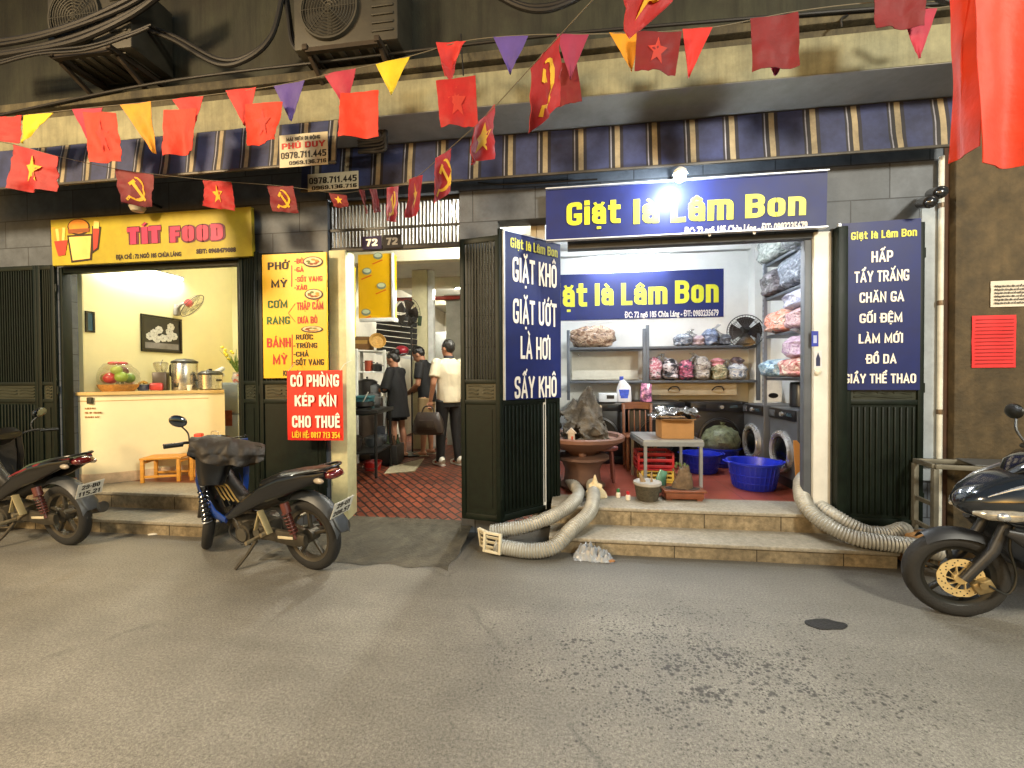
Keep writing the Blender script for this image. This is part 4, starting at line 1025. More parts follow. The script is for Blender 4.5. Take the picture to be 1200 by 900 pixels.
# fridge with stacked things at the right end
fz = V((-5.02, 5.66, .3))
t = thing('fridge', 'pale grey fridge with two doors behind the counter end', 'fridge', tuple(fz))
fm = M('fridge_grey', '#9aa3a6', .35, var=.06)
mb = MB(); mb.box(fz+V((.05,0,.58)), (.62,.5,1.16), None, .02); mb.build('cabinet', fm, t)
mb = MB(); mb.box(fz+V((.05,-.262,.36)), (.60,.03,.68), None, .012); mb.build('lower_door', fm, t)
mb = MB(); mb.box(fz+V((.05,-.262,.93)), (.60,.03,.42), None, .012); mb.build('upper_door', fm, t)
mb = MB(); mb.box(fz+V((-.2,-.285,.66)), (.03,.02,.2), None, .006); mb.build('handle', steel, t)
p = fz+V((.0,-.05,1.16))
t = thing('flower_vase', 'vase with yellow and white flowers on top of the grey fridge', 'flower vase', tuple(p))
mb = MB(); mb.lathe([(.05,0),(.07,.06),(.05,.13),(.06,.15)], p+V((.15,0,0))); mb.build('vase', M('vase_white', '#cfc8c0', .3, var=.4, scale=18, col2='#a8503f', thr=(.5,.55)), t)
mb = MB(); rr = random.Random(3)
for k in range(34):
    a = rr.random()*2*PI; l = .16+.2*rr.random(); sp = .3+.5*rr.random()
    b0 = p+V((.15,0,.14)); e = b0+V((math.cos(a)*l*sp, math.sin(a)*l*sp, l)); mid_ = (b0+e)/2+V((0,0,.03))
    mb.tube([b0,mid_,e], [.003,.003,.001], 5)
    n_ = V((math.cos(a+1),math.sin(a+1),.3)).normalized()*.022; mb.add([b0+(e-b0)*.4-n_, mid_+(e-b0)*.1, e+n_*.4, mid_-n_], [(0,1,2,3)])
mb.build('leaves', M('leaf_green', '#5c7a2a', .5, var=.4), t)
mb = MB()
for k in range(16):
    a = rr.random()*2*PI; l = .2+.18*rr.random(); e = p+V((.15+math.cos(a)*l*.5, math.sin(a)*l*.5, .14+l)); mb.ell(e, (.022,.022,.018), None, 8, 5, 0, .3, 4, k)
mb.build('blossoms', M('blossom', '#d8c438', .6, var=.3, scale=20), t)
t = thing('bottle_stack', 'pile of wrapped white and blue packets leaning on the fridge top', 'packets', tuple(p+V((-.18,0,0))))
for k, (dx, dz, an) in enumerate(((-.14,.05,.5),(-.06,.12,.6),(.02,.17,.5),(-.16,.12,.7),(.06,.09,.4))):
    mb = MB(); mb.ell(p+V((-.12+dx,-.03*k,dz)), (.11,.035,.035), RY(-an), 12, 8, 0, .12, 4, k, .7); mb.build('packet', M('packet%d' % (k%2), ('#c9cdd2','#39557f')[k%2], .3, var=.5, scale=16), t)
t = thing('wall_poster', 'small reddish poster on the fridge front behind the stools', 'poster', tuple(fz+V((.1,-.28,.5))))
q = W(266,490,5.335); mb = MB(); mb.box((q.x,5.335,q.z), (.16,.004,.22)); mb.build('sheet', M('poster_red', '#7a3a2a', .5, var=.5, scale=10), t)
# door leaf standing at the back
t = thing('inner_door', 'white inner door frame at the rear right of the food shop', 'door', (-4.0, 6.53, .3))
mb = MB(); mb.b2(-5.55,-5.47,6.48,6.545,.3,3.2,.004); mb.b2(-5.47,-4.6,6.48,6.545,2.9,3.0,.004); mb.b2(-4.6,-4.52,6.48,6.545,.3,3.2,.004); mb.build('frame', M('door_white', '#d9d6c2', .5), t)
mb = MB(); mb.b2(-5.46,-4.61,6.50,6.54,.3,2.89); mb.build('leaf', M('door_cream', '#d8b666', .5, var=.1), t)

# ================================================================== PASSAGE KITCHEN
tube_lamp((-1.0, 4.75, 3.28), 1.15, 'glowing tube lamp on the passage ceiling behind the transom', 900, (1, .97, .86), rotz=PI/2)
tube_lamp((-1.6, 8.0, 3.28), 1.15, 'glowing tube lamp deeper on the passage ceiling', 1200, (1, .98, .9))
# yellow food cart hood
t = thing('food_cart', 'food cart hood in yellow printed panels with a white frame, in the passage', 'food cart', (-2.6, 5.2, 1.98))
ya = M('cart_yellow', '#d9a80e', .3, var=.1, scale=2, coat=.3); x0, x1, y0, y1 = -2.92, -2.15, 5.35, 5.47
fr = Sign((x0,y0,0), (1,0,0)); L0 = W(422,378,y0); R0 = W(461,378,y0); x0, x1 = L0.x, R0.x; zb0 = L0.z; zt0 = 3.18
mb = MB(); mb.b2(x0, x1, y0, y0+.02, zb0+.05, zt0); mb.b2(x1-.02, x1, y0+.021, y1, zb0+.05, zt0); mb.b2(x0-.02, x0, y0, y1, zb0+.05, zt0); mb.build('panel', ya, t)
mb = MB()
for a, b_ in (((x0,y0-.005),(x1,y0-.005)),): mb.bar((a[0],a[1],zb0+.03), (b_[0],b_[1],zb0+.03), .04, .05, .004)
mb.bar((x1,y0-.005,zb0), (x1,y0-.005,zt0), .035, .03, .004); mb.bar((x1,y0,zb0+.03), (x1,y1,zb0+.03), .04, .05, .004)
mb.build('frame', M('frame_white', '#d2d3cf', .4), t)
fr = Sign((0,y0-.001,0), (1,0,0)); mb = MB()
for k, (cx_, cy_) in enumerate(((430,318),(447,335),(429,366),(443,300))):
    decal(fr, mb, *oval(cx_,cy_,5.5,4.0), h=.003+.0003*k, m=0); decal(fr, mb, *oval(cx_,cy_-.8,4.2,2.4), h=.0055, m=1)
    decal(fr, mb, [cx_-7,cx_+5,cx_+6,cx_-6], [cy_+9,cy_+4,cy_+5.2,cy_+10.2], h=.004, m=2)
mb.build('bowl_print', [M('print_grey', '#6f7a6a', .4), M('print_pale', '#b8c0a0', .4), M('print_orange', '#c8601a', .4)], t)
t = thing('menu_strip', 'narrow yellow menu strip with dish pictures inside the passage', 'poster', tuple(W(410,390,5.0)))
fr = Sign((0,4.98,0), (1,0,0)); mb = MB(); decal(fr, mb, [401,416,416.5,401.5], [312,313,395,396], h=0, th=.01); mb.build('sheet', M('strip_yellow', '#e0c71a', .4, var=.1), t)
mb = MB()
for k in range(9):
    y_ = 318+9*k
    if k in (0,3,7): decal(fr, mb, *oval(410,y_,4.5,3.6), h=.002, m=0); decal(fr, mb, *oval(410,y_-.5,3,2), h=.004, m=1)
    else:
        for j in range(3): decal(fr, mb, [405+j*3.4,407.4+j*3.4,407.4+j*3.4,405+j*3.4], [y_-2,y_-2,y_+2,y_+2], h=.002, m=2)
mb.build('print', [M('print_dark', '#3d3a2a', .4), M('print_pale', '#b8c0a0', .4), M('print_orange', '#c8601a', .4)], t)
# white column, grey column, fridge-white panel
t = thing('square_column', 'square cream column standing in the middle of the passage', 'column', tuple(W(492,580,6.9)))
mb = MB(); a = W(484,500,6.85); b_ = W(501,500,6.85); mb.b2(a.x, b_.x, 6.85, 7.1, .3, CE-.105, .01); mb.build('shaft', M('col_cream', '#cfc79f', .6, var=.1, dirt=.2), t)
t = thing('pipe_duct', 'white boxed pipe duct right of the cream column', 'duct', tuple(W(505,560,6.9)))
mb = MB(); a = W(502.5,500,6.88); b_ = W(508.5,500,6.88); mb.b2(a.x, b_.x, 6.88, 7.0, .3, CE-.105, .006); mb.build('casing', M('duct_white', '#dcdedb', .5), t)
t = thing('tall_fridge', 'tall white fridge with a split door at the back of the passage', 'fridge', tuple(W(516,540,8.2)))
a = W(508,440,8.2); b_ = W(526,440,8.2); mb = MB(); mb.b2(a.x, b_.x, 8.2, 8.8, .3, 2.45, .02); mb.build('cabinet', M('white_enamel', '#c7cac5', .4), t)
mb = MB(); mb.b2(a.x+.01, b_.x-.01, 8.165, 8.195, 1.72, 2.42, .01); mb.build('upper_door', M('white_enamel', '#c7cac5', .4), t)
mb = MB(); mb.b2(a.x+.01, b_.x-.01, 8.165, 8.195, .35, 1.70, .01); mb.build('lower_door', M('white_enamel', '#c7cac5', .4), t)
t = thing('square_column', 'grey plastered column at the right wall of the passage', 'column', (-.7, 7.3, .3))
a = W(523,440,7.3); mb = MB(); mb.b2(a.x, -.37, 7.3, 7.6, .3, 3.0, .01); mb.b2(a.x-.03, -.37, 7.28, 7.62, 2.9, 3.0, .006); mb.build('shaft', M('col_grey', '#8d8b80', .7, var=.15, dirt=.3), t)
t = thing('red_pipe', 'red pipe running under the passage ceiling', 'pipe', (-1.6, 7.2, 2.9))
mb = MB(); mb.cyl((-3.4,7.22,2.93), (-.4,7.22,2.93), .035); mb.build('pipe', M('pipe_red', '#7c2418', .5), t)
# black slatted shelf
t = thing('slatted_rack', 'black slatted wall rack behind the passage fan', 'rack', tuple(W(465,420,6.6)))
a = W(441,420,6.6); b_ = W(486,420,6.6); zt_, zb_ = W(460,372,6.6).z, W(460,412,6.6).z
mb = MB()
for k in range(7): z_ = zb_+(zt_-zb_)*k/6; mb.bar((a.x,6.62,z_+.05), (b_.x,6.72,z_-.03), .02, .085)
mb.build('slats', M('rack_black', '#1f2022', .4), t)
mb = MB(); mb.bar((a.x,6.6,zb_-.02), (b_.x,6.7,zb_-.12), .05, .05); mb.build('front_rail', M('frame_white', '#d2d3cf', .4), t)
t = thing('standing_fan', 'black standing fan with a clipped remote in the passage', 'fan', tuple(W(477,560,6.2)))
hub = W(479,367,6.2); Rf = V((-.25,-.95,-.12)).normalized().to_track_quat('Z','Y').to_matrix(); R_ = .235
mb = MB(); mb.cyl((hub.x,hub.y+.1,.3), (hub.x,hub.y+.1,hub.z), .014); mb.lathe([(.2,0),(.2,.02),(.06,.05)], (hub.x,hub.y+.1,.3)); mb.build('pole', black_p, t)
mb = MB(); mb.lathe([(0,-.14),(.07,-.12),(.075,-.02),(.03,.02),(0,.03)], hub, Rf); mb.build('motor', black_p, t)
mb = MB()
for k in range(5):
    a_ = 2*PI*k/5; mb.sheet(lambda u, v: hub+Rf@V(((.03+.17*u)*math.cos(a_+(v-.5)*.9), (.03+.17*u)*math.sin(a_+(v-.5)*.9), .04+.04*(v-.5))), 4, 4, .002)
mb.build('blades', M('blade_dark', '#2a2420', .3), t)
mb = MB()
for z_, r_ in ((.04,R_),(.08,R_*.75),(.0,R_*.75)): mb.tube([hub+Rf@V((r_*math.cos(2*PI*k/32), r_*math.sin(2*PI*k/32), z_)) for k in range(32)], .005 if r_==R_ else .002, 6, True)
for k in range(30):
    a_ = 2*PI*k/30; mb.tube([hub+Rf@V((r*math.cos(a_), r*math.sin(a_), z_)) for r, z_ in ((.03,.095),(R_*.75,.08),(R_,.04),(R_*.75,.0),(.05,-.03))], .0012, 4)
mb.build('guard', M('guard_black', '#20201e', .35), t)
mb = MB(); q = W(492,376,6.05); mb.box(q, (.06,.025,.15), RY(.1), .01); mb.build('remote_control', M('remote', '#22301f', .4), t)
# white utility shelf with pots
t = thing('utility_shelf', 'white metal kitchen shelf unit at the left of the passage', 'shelf', tuple(W(432,540,5.9)))
wm = M('shelf_white', '#cfd0c8', .45)
A_ = W(418,470,5.6); B_ = W(451,470,5.9); zz = [W(430,410,5.7).z, W(430,435,5.7).z, W(430,466,5.7).z]
for (x_, y_) in ((A_.x,5.6),(B_.x,5.9),(A_.x-.1,5.95),(B_.x-.1,6.25)): mb = MB(); mb.b2(x_-.018,x_+.018,y_-.018,y_+.018,.3,zz[0]+.01); mb.build('post', wm, t)
for z_ in zz:
    mb = MB(); mb.prism([(A_.x,5.6),(B_.x,5.9),(B_.x-.1,6.25),(A_.x-.1,5.95)], (0,0,z_-.02), (1,0,0), (0,1,0), .02); mb.build('shelf_board', wm, t)
def pot(label, c, r, h, col, cat='pot', name='cooking_pot', lid=True, metal=0.):
    t = thing(name, label, cat, tuple(c)); c = V(c)
    m_ = M('pot_'+col, col, .35, metal)
    mb = MB(); mb.lathe([(r*.85,0),(r,h*.2),(r,h),(r*.95,h),(r*.93,h*.25),(0,h*.12)], c, None, 20); mb.build('body', m_, t)
    if lid: mb = MB(); mb.lathe([(r*1.03,h),(r*.7,h*1.12),(.012,h*1.18),(.015,h*1.3),(0,h*1.31)], c, None, 20); mb.build('lid', m_, t)
    for s in (-1,1): mb = MB(); mb.tube(spline([c+V((s*r,-.03,h*.8)),c+V((s*(r+.03),0,h*.82)),c+V((s*r,.03,h*.8))],4), .006); mb.build('handle', black_p, t)
    return t
def at_shelf(px, z, f=.5): 
    q = W(px, 430, 5.8); return V((q.x, 5.86, z))
pot('small orange pot on the middle of the white kitchen shelf', at_shelf(430, zz[1]), .06, .16, '#8a3a22', lid=False)
pot('black kettle pot beside the orange pot on the white shelf', at_shelf(440, zz[1]), .07, .10, '#1a1a1a')
pot('steel stock pot on the lower tier of the white shelf', at_shelf(434, zz[2]), .12, .17, '#8d9294', metal=.8)
t = thing('sieve', 'tilted straw sieve lying on top of the white kitchen shelf', 'sieve', tuple(at_shelf(441, zz[0])))
c = at_shelf(440, zz[0]+.12); mb = MB(); mb.lathe([(.02,0),(.09,.02),(.12,.07),(.115,.07),(.085,.03),(0,.012)], c, V((.5,-.8,.3)).to_track_quat('Z','Y').to_matrix()); mb.build('bowl', M('straw', '#b08a45', .7, var=.3, scale=40, bump=.4), t)
t = thing('cardboard_box', 'brown cardboard box on top of the white kitchen shelf', 'box', tuple(at_shelf(420, zz[0])))
c = at_shelf(419, zz[0]+.10); mb = MB(); mb.box(c, (.36,.26,.20), RZ(.2), .004); mb.build('carton', M('cardboard_d', '#6a4c28', .8, var=.15), t)
mb = MB(); mb.box(c+V((0,-.132,.02)).xyz, (.36,.004,.05), RZ(.2)); mb.build('tape', M('tape', '#a9874a', .4), t)
t = thing('plastic_box', 'teal plastic storage box on the stove table', 'box', tuple(W(418,485,5.0)))
c = W(421,476,5.05); mb = MB(); mb.box(c, (.34,.28,.22), RZ(.15), .02); mb.build('tub', M('teal', '#1f4b50', .4), t)
mb = MB(); mb.box(c+V((0,0,.12)), (.36,.30,.03), RZ(.15), .01); mb.build('lid', M('teal_lid', '#2c5c60', .4), t)
# stove table with clutter
t = thing('stove_table', 'dark steel stove table crowded with pans at the left of the passage', 'stove', tuple(G(420,552,.3)))
c = V((-2.62,5.05,.3)); dst = M('dark_steel', '#2b2a28', .35, .6, var=.3)
mb = MB(); mb.box(c+V((0,0,.80)), (.62,.72,.05), RZ(.15), .008); mb.build('top', dst, t)
for sx in (-1,1):
    for sy in (-1,1): mb = MB(); mb.cyl(c+RZ(.15)@V((sx*.27,sy*.32,0)), c+RZ(.15)@V((sx*.27,sy*.32,.78)), .018); mb.build('leg', dst, t)
mb = MB(); mb.box(c+V((0,0,.30)), (.56,.66,.02), RZ(.15)); mb.build('lower_shelf', dst, t)
for sy in (-.17,.17): mb = MB(); cc = c+RZ(.15)@V((.08,sy,.825)); mb.lathe([(.10,0),(.10,.02),(.07,.03),(.05,.03)], cc); mb.build('burner', dst, t)
pot('black wok pan on the front burner of the stove table', c+RZ(.15)@V((.08,-.17,.855)), .13, .07, '#161514', lid=False)
pot('lidded steel pot on the rear burner of the stove table', c+RZ(.15)@V((.08,.17,.855)), .11, .13, '#77797a', metal=.8)
pot('dark soup pot on the lower shelf of the stove table', c+RZ(.15)@V((-.08,-.18,.312)), .13, .17, '#2a2523')
pot('grey pan with lid on the lower shelf rear of the stove table', c+RZ(.15)@V((.10,.17,.312)), .12, .12, '#55585a', metal=.7)
t = thing('ladle', 'pale ladle standing in the wok on the stove table', 'ladle', tuple(c+V((.1,-.2,.9))))
mb = MB(); a = c+RZ(.15)@V((.06,-.19,.88)); mb.cyl(a, a+V((.10,-.02,.16)), .007); mb.ell(a, (.035,.035,.02)); mb.build('ladle', M('ladle', '#cfcabc', .4), t)
t = thing('cabinet', 'dark brown cabinet with two doors behind the stove table', 'cabinet', (-3.05, 5.75, .3))
cbm = M('cabinet_brown', '#2e2219', .5, var=.25, dirt=.3)
mb = MB(); mb.b2(-3.42, -2.72, 5.70, 6.05, .31, 1.22, .008); mb.build('carcass', cbm, t)
for s in (0,1): mb = MB(); mb.b2(-3.41+.35*s, -3.08+.35*s, 5.675, 5.697, .36, 1.18, .005); o = mb.build('door', cbm, t); mb = MB(); mb.cyl((-3.11+.06*s,5.655,.75), (-3.11+.06*s,5.655,.87), .008); mb.build('handle', steel, o)
pot('big blackened stock pot on the dark brown cabinet', (-2.95, 5.85, 1.222), .15, .24, '#1d1b19')
t = thing('crate_stack', 'dark plastic crate of bottles on the passage floor behind the stove table', 'crate', (-2.45, 5.5, .3))
mb = MB(); mb.box((-2.50,5.62,.45), (.30,.34,.26), RZ(.1), .01); mb.build('crate_body', M('crate_dark', '#23201d', .5), t)
for k in range(6): mb = MB(); mb.lathe([(.032,0),(.034,.14),(.013,.2),(.013,.25),(0,.251)], (-2.59+.09*(k%3),5.55+.13*(k//3),.46)); mb.build('bottle', M('bottle_brown%d' % (k%2), ('#3b2413','#26331f')[k%2], .15, coat=.5), t)
t = thing('gas_bottle', 'dark gas bottle standing behind the stove table', 'gas bottle', tuple(c+V((.42,.3,0))))
gb = c+V((-.05,.62,0)); mb = MB(); mb.lathe([(.13,0),(.145,.03),(.15,.3),(.11,.40),(.04,.43)], gb); mb.build('body', M('gas_grey', '#31343a', .4), t)
mb = MB(); mb.lathe([(.07,.42),(.075,.52),(.065,.52),(.06,.43)], gb, None, 20, 0, 0, False); mb.build('collar', M('gas_grey', '#31343a', .4), t)
mb = MB(); mb.cyl(gb+V((0,0,.43)), gb+V((0,0,.5)), .02); mb.build('valve', M('brass', '#8a6a2a', .4, .8), t)
t = thing('red_bucket', 'red plastic bucket on the passage floor before the stove', 'bucket', tuple(G(437,560,.26)))
q = G(437,559,.20); mb = MB(); mb.lathe([(.085,0),(.09,.01),(.115,.20),(.122,.205),(.12,.215),(.11,.21),(.085,.02),(0,.015)], q, None, 22); mb.build('pail', M('bucket_red', '#8c1612', .4), t)
mb = MB(); mb.tube(spline([q+V((-.115,0,.2)),q+V((-.08,-.1,.14)),q+V((.08,-.1,.14)),q+V((.115,0,.2))],5), .004); mb.build('handle', steel, t)
t = thing('doormat', 'pale woven doormat at the feet of the people', 'mat', tuple(G(470,547,.3)))
mp_ = [G(457,548,.305),G(497,538,.305),G(486,553,.305),G(450,556,.285)]
mb = MB(); mb.sheet(lambda u, v: (mp_[0]*(1-u)+mp_[1]*u)*v+(mp_[3]*(1-u)+mp_[2]*u)*(1-v)+V((0,0,.012+.005*noise.noise(V((u*6,v*4,0))))), 10, 8, .012); mb.build('mat', M('mat', '#a3977a', .9, var=.25, scale=30, bump=.5), t)
t = thing('red_helmet', 'red round helmet hanging from the white rail behind the woman', 'helmet', tuple(W(471,412,6.3)))
q = W(471,411,6.35); mb = MB(); mb.ell(q, (.11,.11,.085), None, 16, 10); mb.build('shell', M('helmet_red', '#8a1d2a', .3), t)
mb = MB(); mb.tube(spline([q+V((-.09,-.03,-.04)),q+V((0,-.1,-.07)),q+V((.09,-.03,-.04))],5), .012); mb.build('rim', black_p, t)

# ================================================================== LAUNDRY
tl = tube_lamp(tuple(W(735,305,6.5)), 1.12, 'glowing tube lamp above the navy board on the laundry rear wall', 330, (.86, .93, 1.0))
lx = thing('tube_lamp', 'glowing tube lamp on the laundry ceiling just behind the shop board', 'lamp', (1.1, 4.75, 3.41))
mb = MB(); mb.box((0,0,.015), (1.3,.06,.03), None, .005); mb.build('housing', M('lamp_housing', '#c9c9c4', .5), lx, True)
mb = MB(); mb.cyl((-.6,0,-.022), (.6,0,-.022), .014, None, 10); mb.build('tube', glow_mat('laundry_front_tube', (.90,.95,1.0), 520), lx, True)
t = thing('ceiling_lamp', 'dark wrought flower ceiling lamp over the rear tube lamp in the laundry', 'lamp', tuple(W(745,275,6.0)))
cc = W(744,287,5.9); cc.z = 3.40
mb = MB(); mb.lathe([(.06,.05),(.07,.03),(.03,-.02),(.045,-.06),(.0,-.09)], cc); mb.build('hub', M('iron_dark', '#3b3c42', .5, .5), t)
for k in range(6):
    a = 2*PI*k/6+.2; d = V((math.cos(a), math.sin(a), 0))
    mb = MB(); mb.tube(spline([cc, cc+d*.12+V((0,0,-.05)), cc+d*.22+V((0,0,.0)), cc+d*.27+V((0,0,-.07)), cc+d*.2+V((0,0,-.09))],6), .008, 6)
    for j in range(3):
        q = cc+d*(.12+.07*j)+V((0,0,-.04)); mb.sheet(lambda u, v: q+d*(.05*(u-.5))+V((-d.y,d.x,0))*(.07*(v-.5)*(1-abs(2*u-1)))+V((0,0,-.04*u)), 4, 2, .002)
    mb.build('arm', M('iron_dark', '#3b3c42', .5, .5), t)
# led spot over the shop board
t = thing('spot_lamp', 'glaring white round lamp above the long navy shop board', 'lamp', tuple(W(797,206,3.62)))
q = W(797,207,3.62); mb = MB(); mb.tube(spline([q+V((.0,.26,.09)),q+V((0,.16,.12)),q+V((0,.05,.09)),q+V((0,.01,.05))],6), .012); mb.build('arm', black_p, t)
mb = MB(); mb.lathe([(.02,.075),(.05,.05),(.055,.02)], q, None, 18); mb.build('housing', M('lamp_white', '#d8d8d8', .4), t)
mb = MB(); mb.ell(q, (.045,.045,.045), None, 14, 9); mb.build('bulb', glow_mat('spot_glow', (.82,.92,1.0), 1000), t)
q = W(161,243,3.7); t = thing('wall_lamp', 'small unlit white dome lamp behind the flags above the food shop board', 'lamp', tuple(q))
mb = MB(); mb.lathe([(0,-.055),(.05,-.04),(.07,0),(.06,.03)], q); mb.build('dome', M('dome', '#a79f8e', .5), t)
mb = MB(); mb.tube([q+V((0,0,.03)),q+V((0,.1,.1)),q+V((0,.25,.1))], .014); mb.build('arm', black_p, t)

# machines ---------------------------------------------------------------
graph = M('machine_graphite', '#4b4e53', .4, .15, var=.1)
chrome = M('chrome', '#d2d4d6', .28, .8)
blk = M('machine_black', '#131417', .35, var=.2)
drum = M('drum_dark', '#06070a', .3)
def front_loader(name, label, cat, c, rz, w=.60, d=.56, h=.85, body=graph, r=.215, ring=True, door_open=0.):
    """local frame: front faces -y"""
    t = thing(name, label, cat, c, rz)
    mb = MB(); mb.box((0,0,h/2), (w,d,h), None, .015); mb.build('cabinet', body, t, True)
    mb = MB(); mb.box((0,-d/2-.006,h-.065), (w-.02,.02,.115), None, .006)
    o = mb.build('control_panel', blk, t, True)
    mb = MB(); mb.box((-w*.33,-d/2-.018,h-.065), (.13,.008,.07), None, .003); mb.build('drawer', body, o, True)
    mb = MB(); mb.lathe([(.026,0),(.024,.02),(0,.021)], (.02,-d/2-.016,h-.065), RX(PI/2)); mb.build('dial', chrome, o, True)
    mb = MB(); mb.box((.17,-d/2-.018,h-.06), (.10,.006,.035)); mb.build('display', M('display', '#2a3a44', .2), o, True)
    hz = h*.44
    ax = RX(PI/2)
    if ring:
        mb = MB(); mb.lathe([(r*.80,.0),(r*.78,.035),(r*.92,.05),(r*1.06,.035),(r*1.08,.0)], (0,-d/2,hz), ax, 36, 0, 0, False); o = mb.build('door_ring', chrome, t, True)
        mb = MB(); mb.lathe([(0,.045),(r*.35,.04),(r*.62,.025),(r*.79,.006)], (0,-d/2,hz), ax, 30); mb.build('glass', M('door_glass', '#07090c', .25, spec=.2), o, True)
        mb = MB(); mb.box((r*1.02,-d/2-.045,hz), (.03,.03,.10), None, .008); mb.build('handle', chrome, o, True)
    else:
        mb = MB(); mb.lathe([(r*1.10,.0),(r*1.08,.02),(r*1.0,.025),(r*.97,.0)], (0,-d/2,hz), ax, 36, 0, 0, False); mb.build('door_ring', blk, t, True)
        mb = MB(); mb.lathe([(r*.98,.004),(r*.9,.0041),(0,.0042)], (0,-d/2,hz), ax, 30); mb.build('opening', drum, t, True)
    mb = MB(); mb.box((0,-d/2-.004,.06), (w-.04,.01,.09), None, .003); mb.build('kick_plate', blk, t, True)
    return t
# two dryers along the right wall face left (-x)
front_loader('washing_machine', 'graphite front loader with a chrome door nearest the laundry entrance', 'washing machine', (2.62, 4.96, .302), -PI/2)
front_loader('washing_machine', 'graphite front loader with a chrome door, second from the entrance and behind the first', 'washing machine', (2.60, 5.66, .302), -PI/2)
# three big black machines along the rear wall
for i, (px, lab) in enumerate(((700,'black tumble machine behind the miniature rock garden'),(765,'black tumble machine with a dark round opening behind the folding table'),(835,'black tumble machine behind the net laundry bag'))):
    p = W(px, 500, 6.2); front_loader('tumble_machine', lab, 'machine', (p.x, 6.24, .302), 0, .74, .64, .86, blk, .25, False)
# shelving on the rear wall ----------------------------------------------
gm = M('shelf_grey', '#565b62', .45, .3, var=.1)
t = thing('wall_shelf', 'grey steel shelving across the laundry rear wall above the machines', 'shelf', (1.2, 6.4, 1.3))
zA, zB = 1.945, 1.455
xl = W(666,407,6.4).x; xm = W(756,407,6.4).x; xr = 2.62
for nm, z, a, b in (('s',zA,xl,xm-.02),('s',zA+.0,xm+.02,xr),('s',zB,xl,xm-.02),('s',zB,xm+.02,xr)):
    mb = MB(); mb.b2(a, b, 6.22, 6.58, z-.035, z, .004); mb.build('shelf_board', gm, t)
for x, zt_ in ((xl,2.2),(xm-.045,2.2),(xm+.0,2.25),(xr,2.1)):
    mb = MB(); mb.b2(x-.022, x+.022, 6.2, 6.24, 1.17, zt_, .003); mb.build('post', gm, t)
bg = M('beige_panel', '#b3a68a', .6, var=.15)
mb = MB(); mb.b2(xl+.05, xm-.08, 6.52, 6.56, 1.47, 1.90); mb.build('back_panel', M('panel_pale', '#c3c0b2', .6, var=.12), t)
mb = MB(); mb.b2(xm+.03, xr-.25, 6.3, 6.34, 1.24, 1.41, .004); mb.build('drawer_front', bg, t)
for x in (xm+.3, xm+.9):
    mb = MB(); mb.tube(spline([(x,6.29,1.31),(x+.04,6.24,1.36),(x+.12,6.24,1.36),(x+.16,6.29,1.31)],4), .009); mb.build('hanging_hook', blk, t)
# wrapped laundry bundles -------------------------------------------------
def bundle_mat(name, cols, scale=7., seed=0):
    m = bpy.data.materials.new(name); m.use_nodes = True
    nt = m.node_tree; N = nt.nodes; L = nt.links; p = N['Principled BSDF']
    tc = N.new('ShaderNodeTexCoord'); mp = N.new('ShaderNodeMapping'); mp.inputs['Location'].default_value = (seed*3.1, seed*1.7, 0); mp.inputs['Scale'].default_value = (1,1,1.8)
    L.new(tc.outputs['Object'], mp.inputs[0])
    n = N.new('ShaderNodeTexNoise'); n.inputs['Scale'].default_value = scale; n.inputs['Detail'].default_value = 3; n.inputs['Distortion'].default_value = 1.2
    L.new(mp.outputs[0], n.inputs[0])
    r = N.new('ShaderNodeValToRGB'); r.color_ramp.interpolation = 'EASE'
    e = r.color_ramp.elements
    while len(e) < len(cols): e.new(.5)
    for i, c in enumerate(cols): e[i].position = .32+.36*i/max(1,len(cols)-1); e[i].color = (*S(c),1)
    L.new(n.outputs[0], r.inputs[0]); L.new(r.outputs[0], p.inputs['Base Color'])
    p.inputs['Roughness'].default_value = .55; p.inputs['Coat Weight'].default_value = .9; p.inputs['Coat Roughness'].default_value = .12
    n2 = N.new('ShaderNodeTexNoise'); n2.inputs['Scale'].default_value = 11; n2.inputs['Detail'].default_value = 6; n2.inputs['Distortion'].default_value = 2.5
    L.new(tc.outputs['Object'], n2.inputs[0])
    bp = N.new('ShaderNodeBump'); bp.inputs['Strength'].default_value = .9; bp.inputs['Distance'].default_value = .035; L.new(n2.outputs[0], bp.inputs['Height'])
    L.new(bp.outputs[0], p.inputs['Normal']); L.new(bp.outputs[0], p.inputs['Coat Normal'])
    return m
BG = [0]
def bundle(label, c, size, cols, rz=0., e=.62, group=None, lumps=.16, knot=True, folds=2):
    """clear plastic bag of folded cloth: creased body, film neck"""
    BG[0] += 1; k = BG[0]; c = V(c)
    m = bundle_mat('bundle_%02d' % k, cols, 9., k)
    t = thing('laundry_bundle', label, 'laundry bundle', tuple(c), rz, group)
    mb = MB(); sx, sy, sz = size[0]/2, size[1]/2, size[2]/2
    nu, nv = 26, 16; b0 = len(mb.v)
    mb.ell((0,0,sz*.97), (sx,sy,sz), None, nu, nv, 0, lumps, 2.6, k*1.3, e)
    for i, p in enumerate(mb.v):
        w = noise.noise(V((p.x*9+k, p.y*9, p.z*16)))*.018 + .012*math.sin(p.z/sz*folds*PI)
        q = V((p.x, p.y, 0)); n_ = q.normalized() if q.length > 1e-4 else V((0,0,1)); mb.v[i] = p+n_*w
        if mb.v[i].z < 0.002: mb.v[i].z = .002
    mb.build('cloth_body', m, t, True)
    if knot:
        mb = MB(); s = -1 if k % 2 else 1
        a = V((s*sx*.55,-sy*.2,size[2]*.92)); mb.loft([(a,.05,.04),(a+V((s*.02,0,.03)),.02,.015),(a+V((s*.06,.01,.065)),.05,.02),(a+V((s*.09,0,.07)),.055,.006)], 12)
        mb.build('bag_neck', M('film_neck', '#d5d9db', .12, transl=.6, alpha=.6), t, True)
    return t
g_r = 'wrapped laundry on the rear shelf'
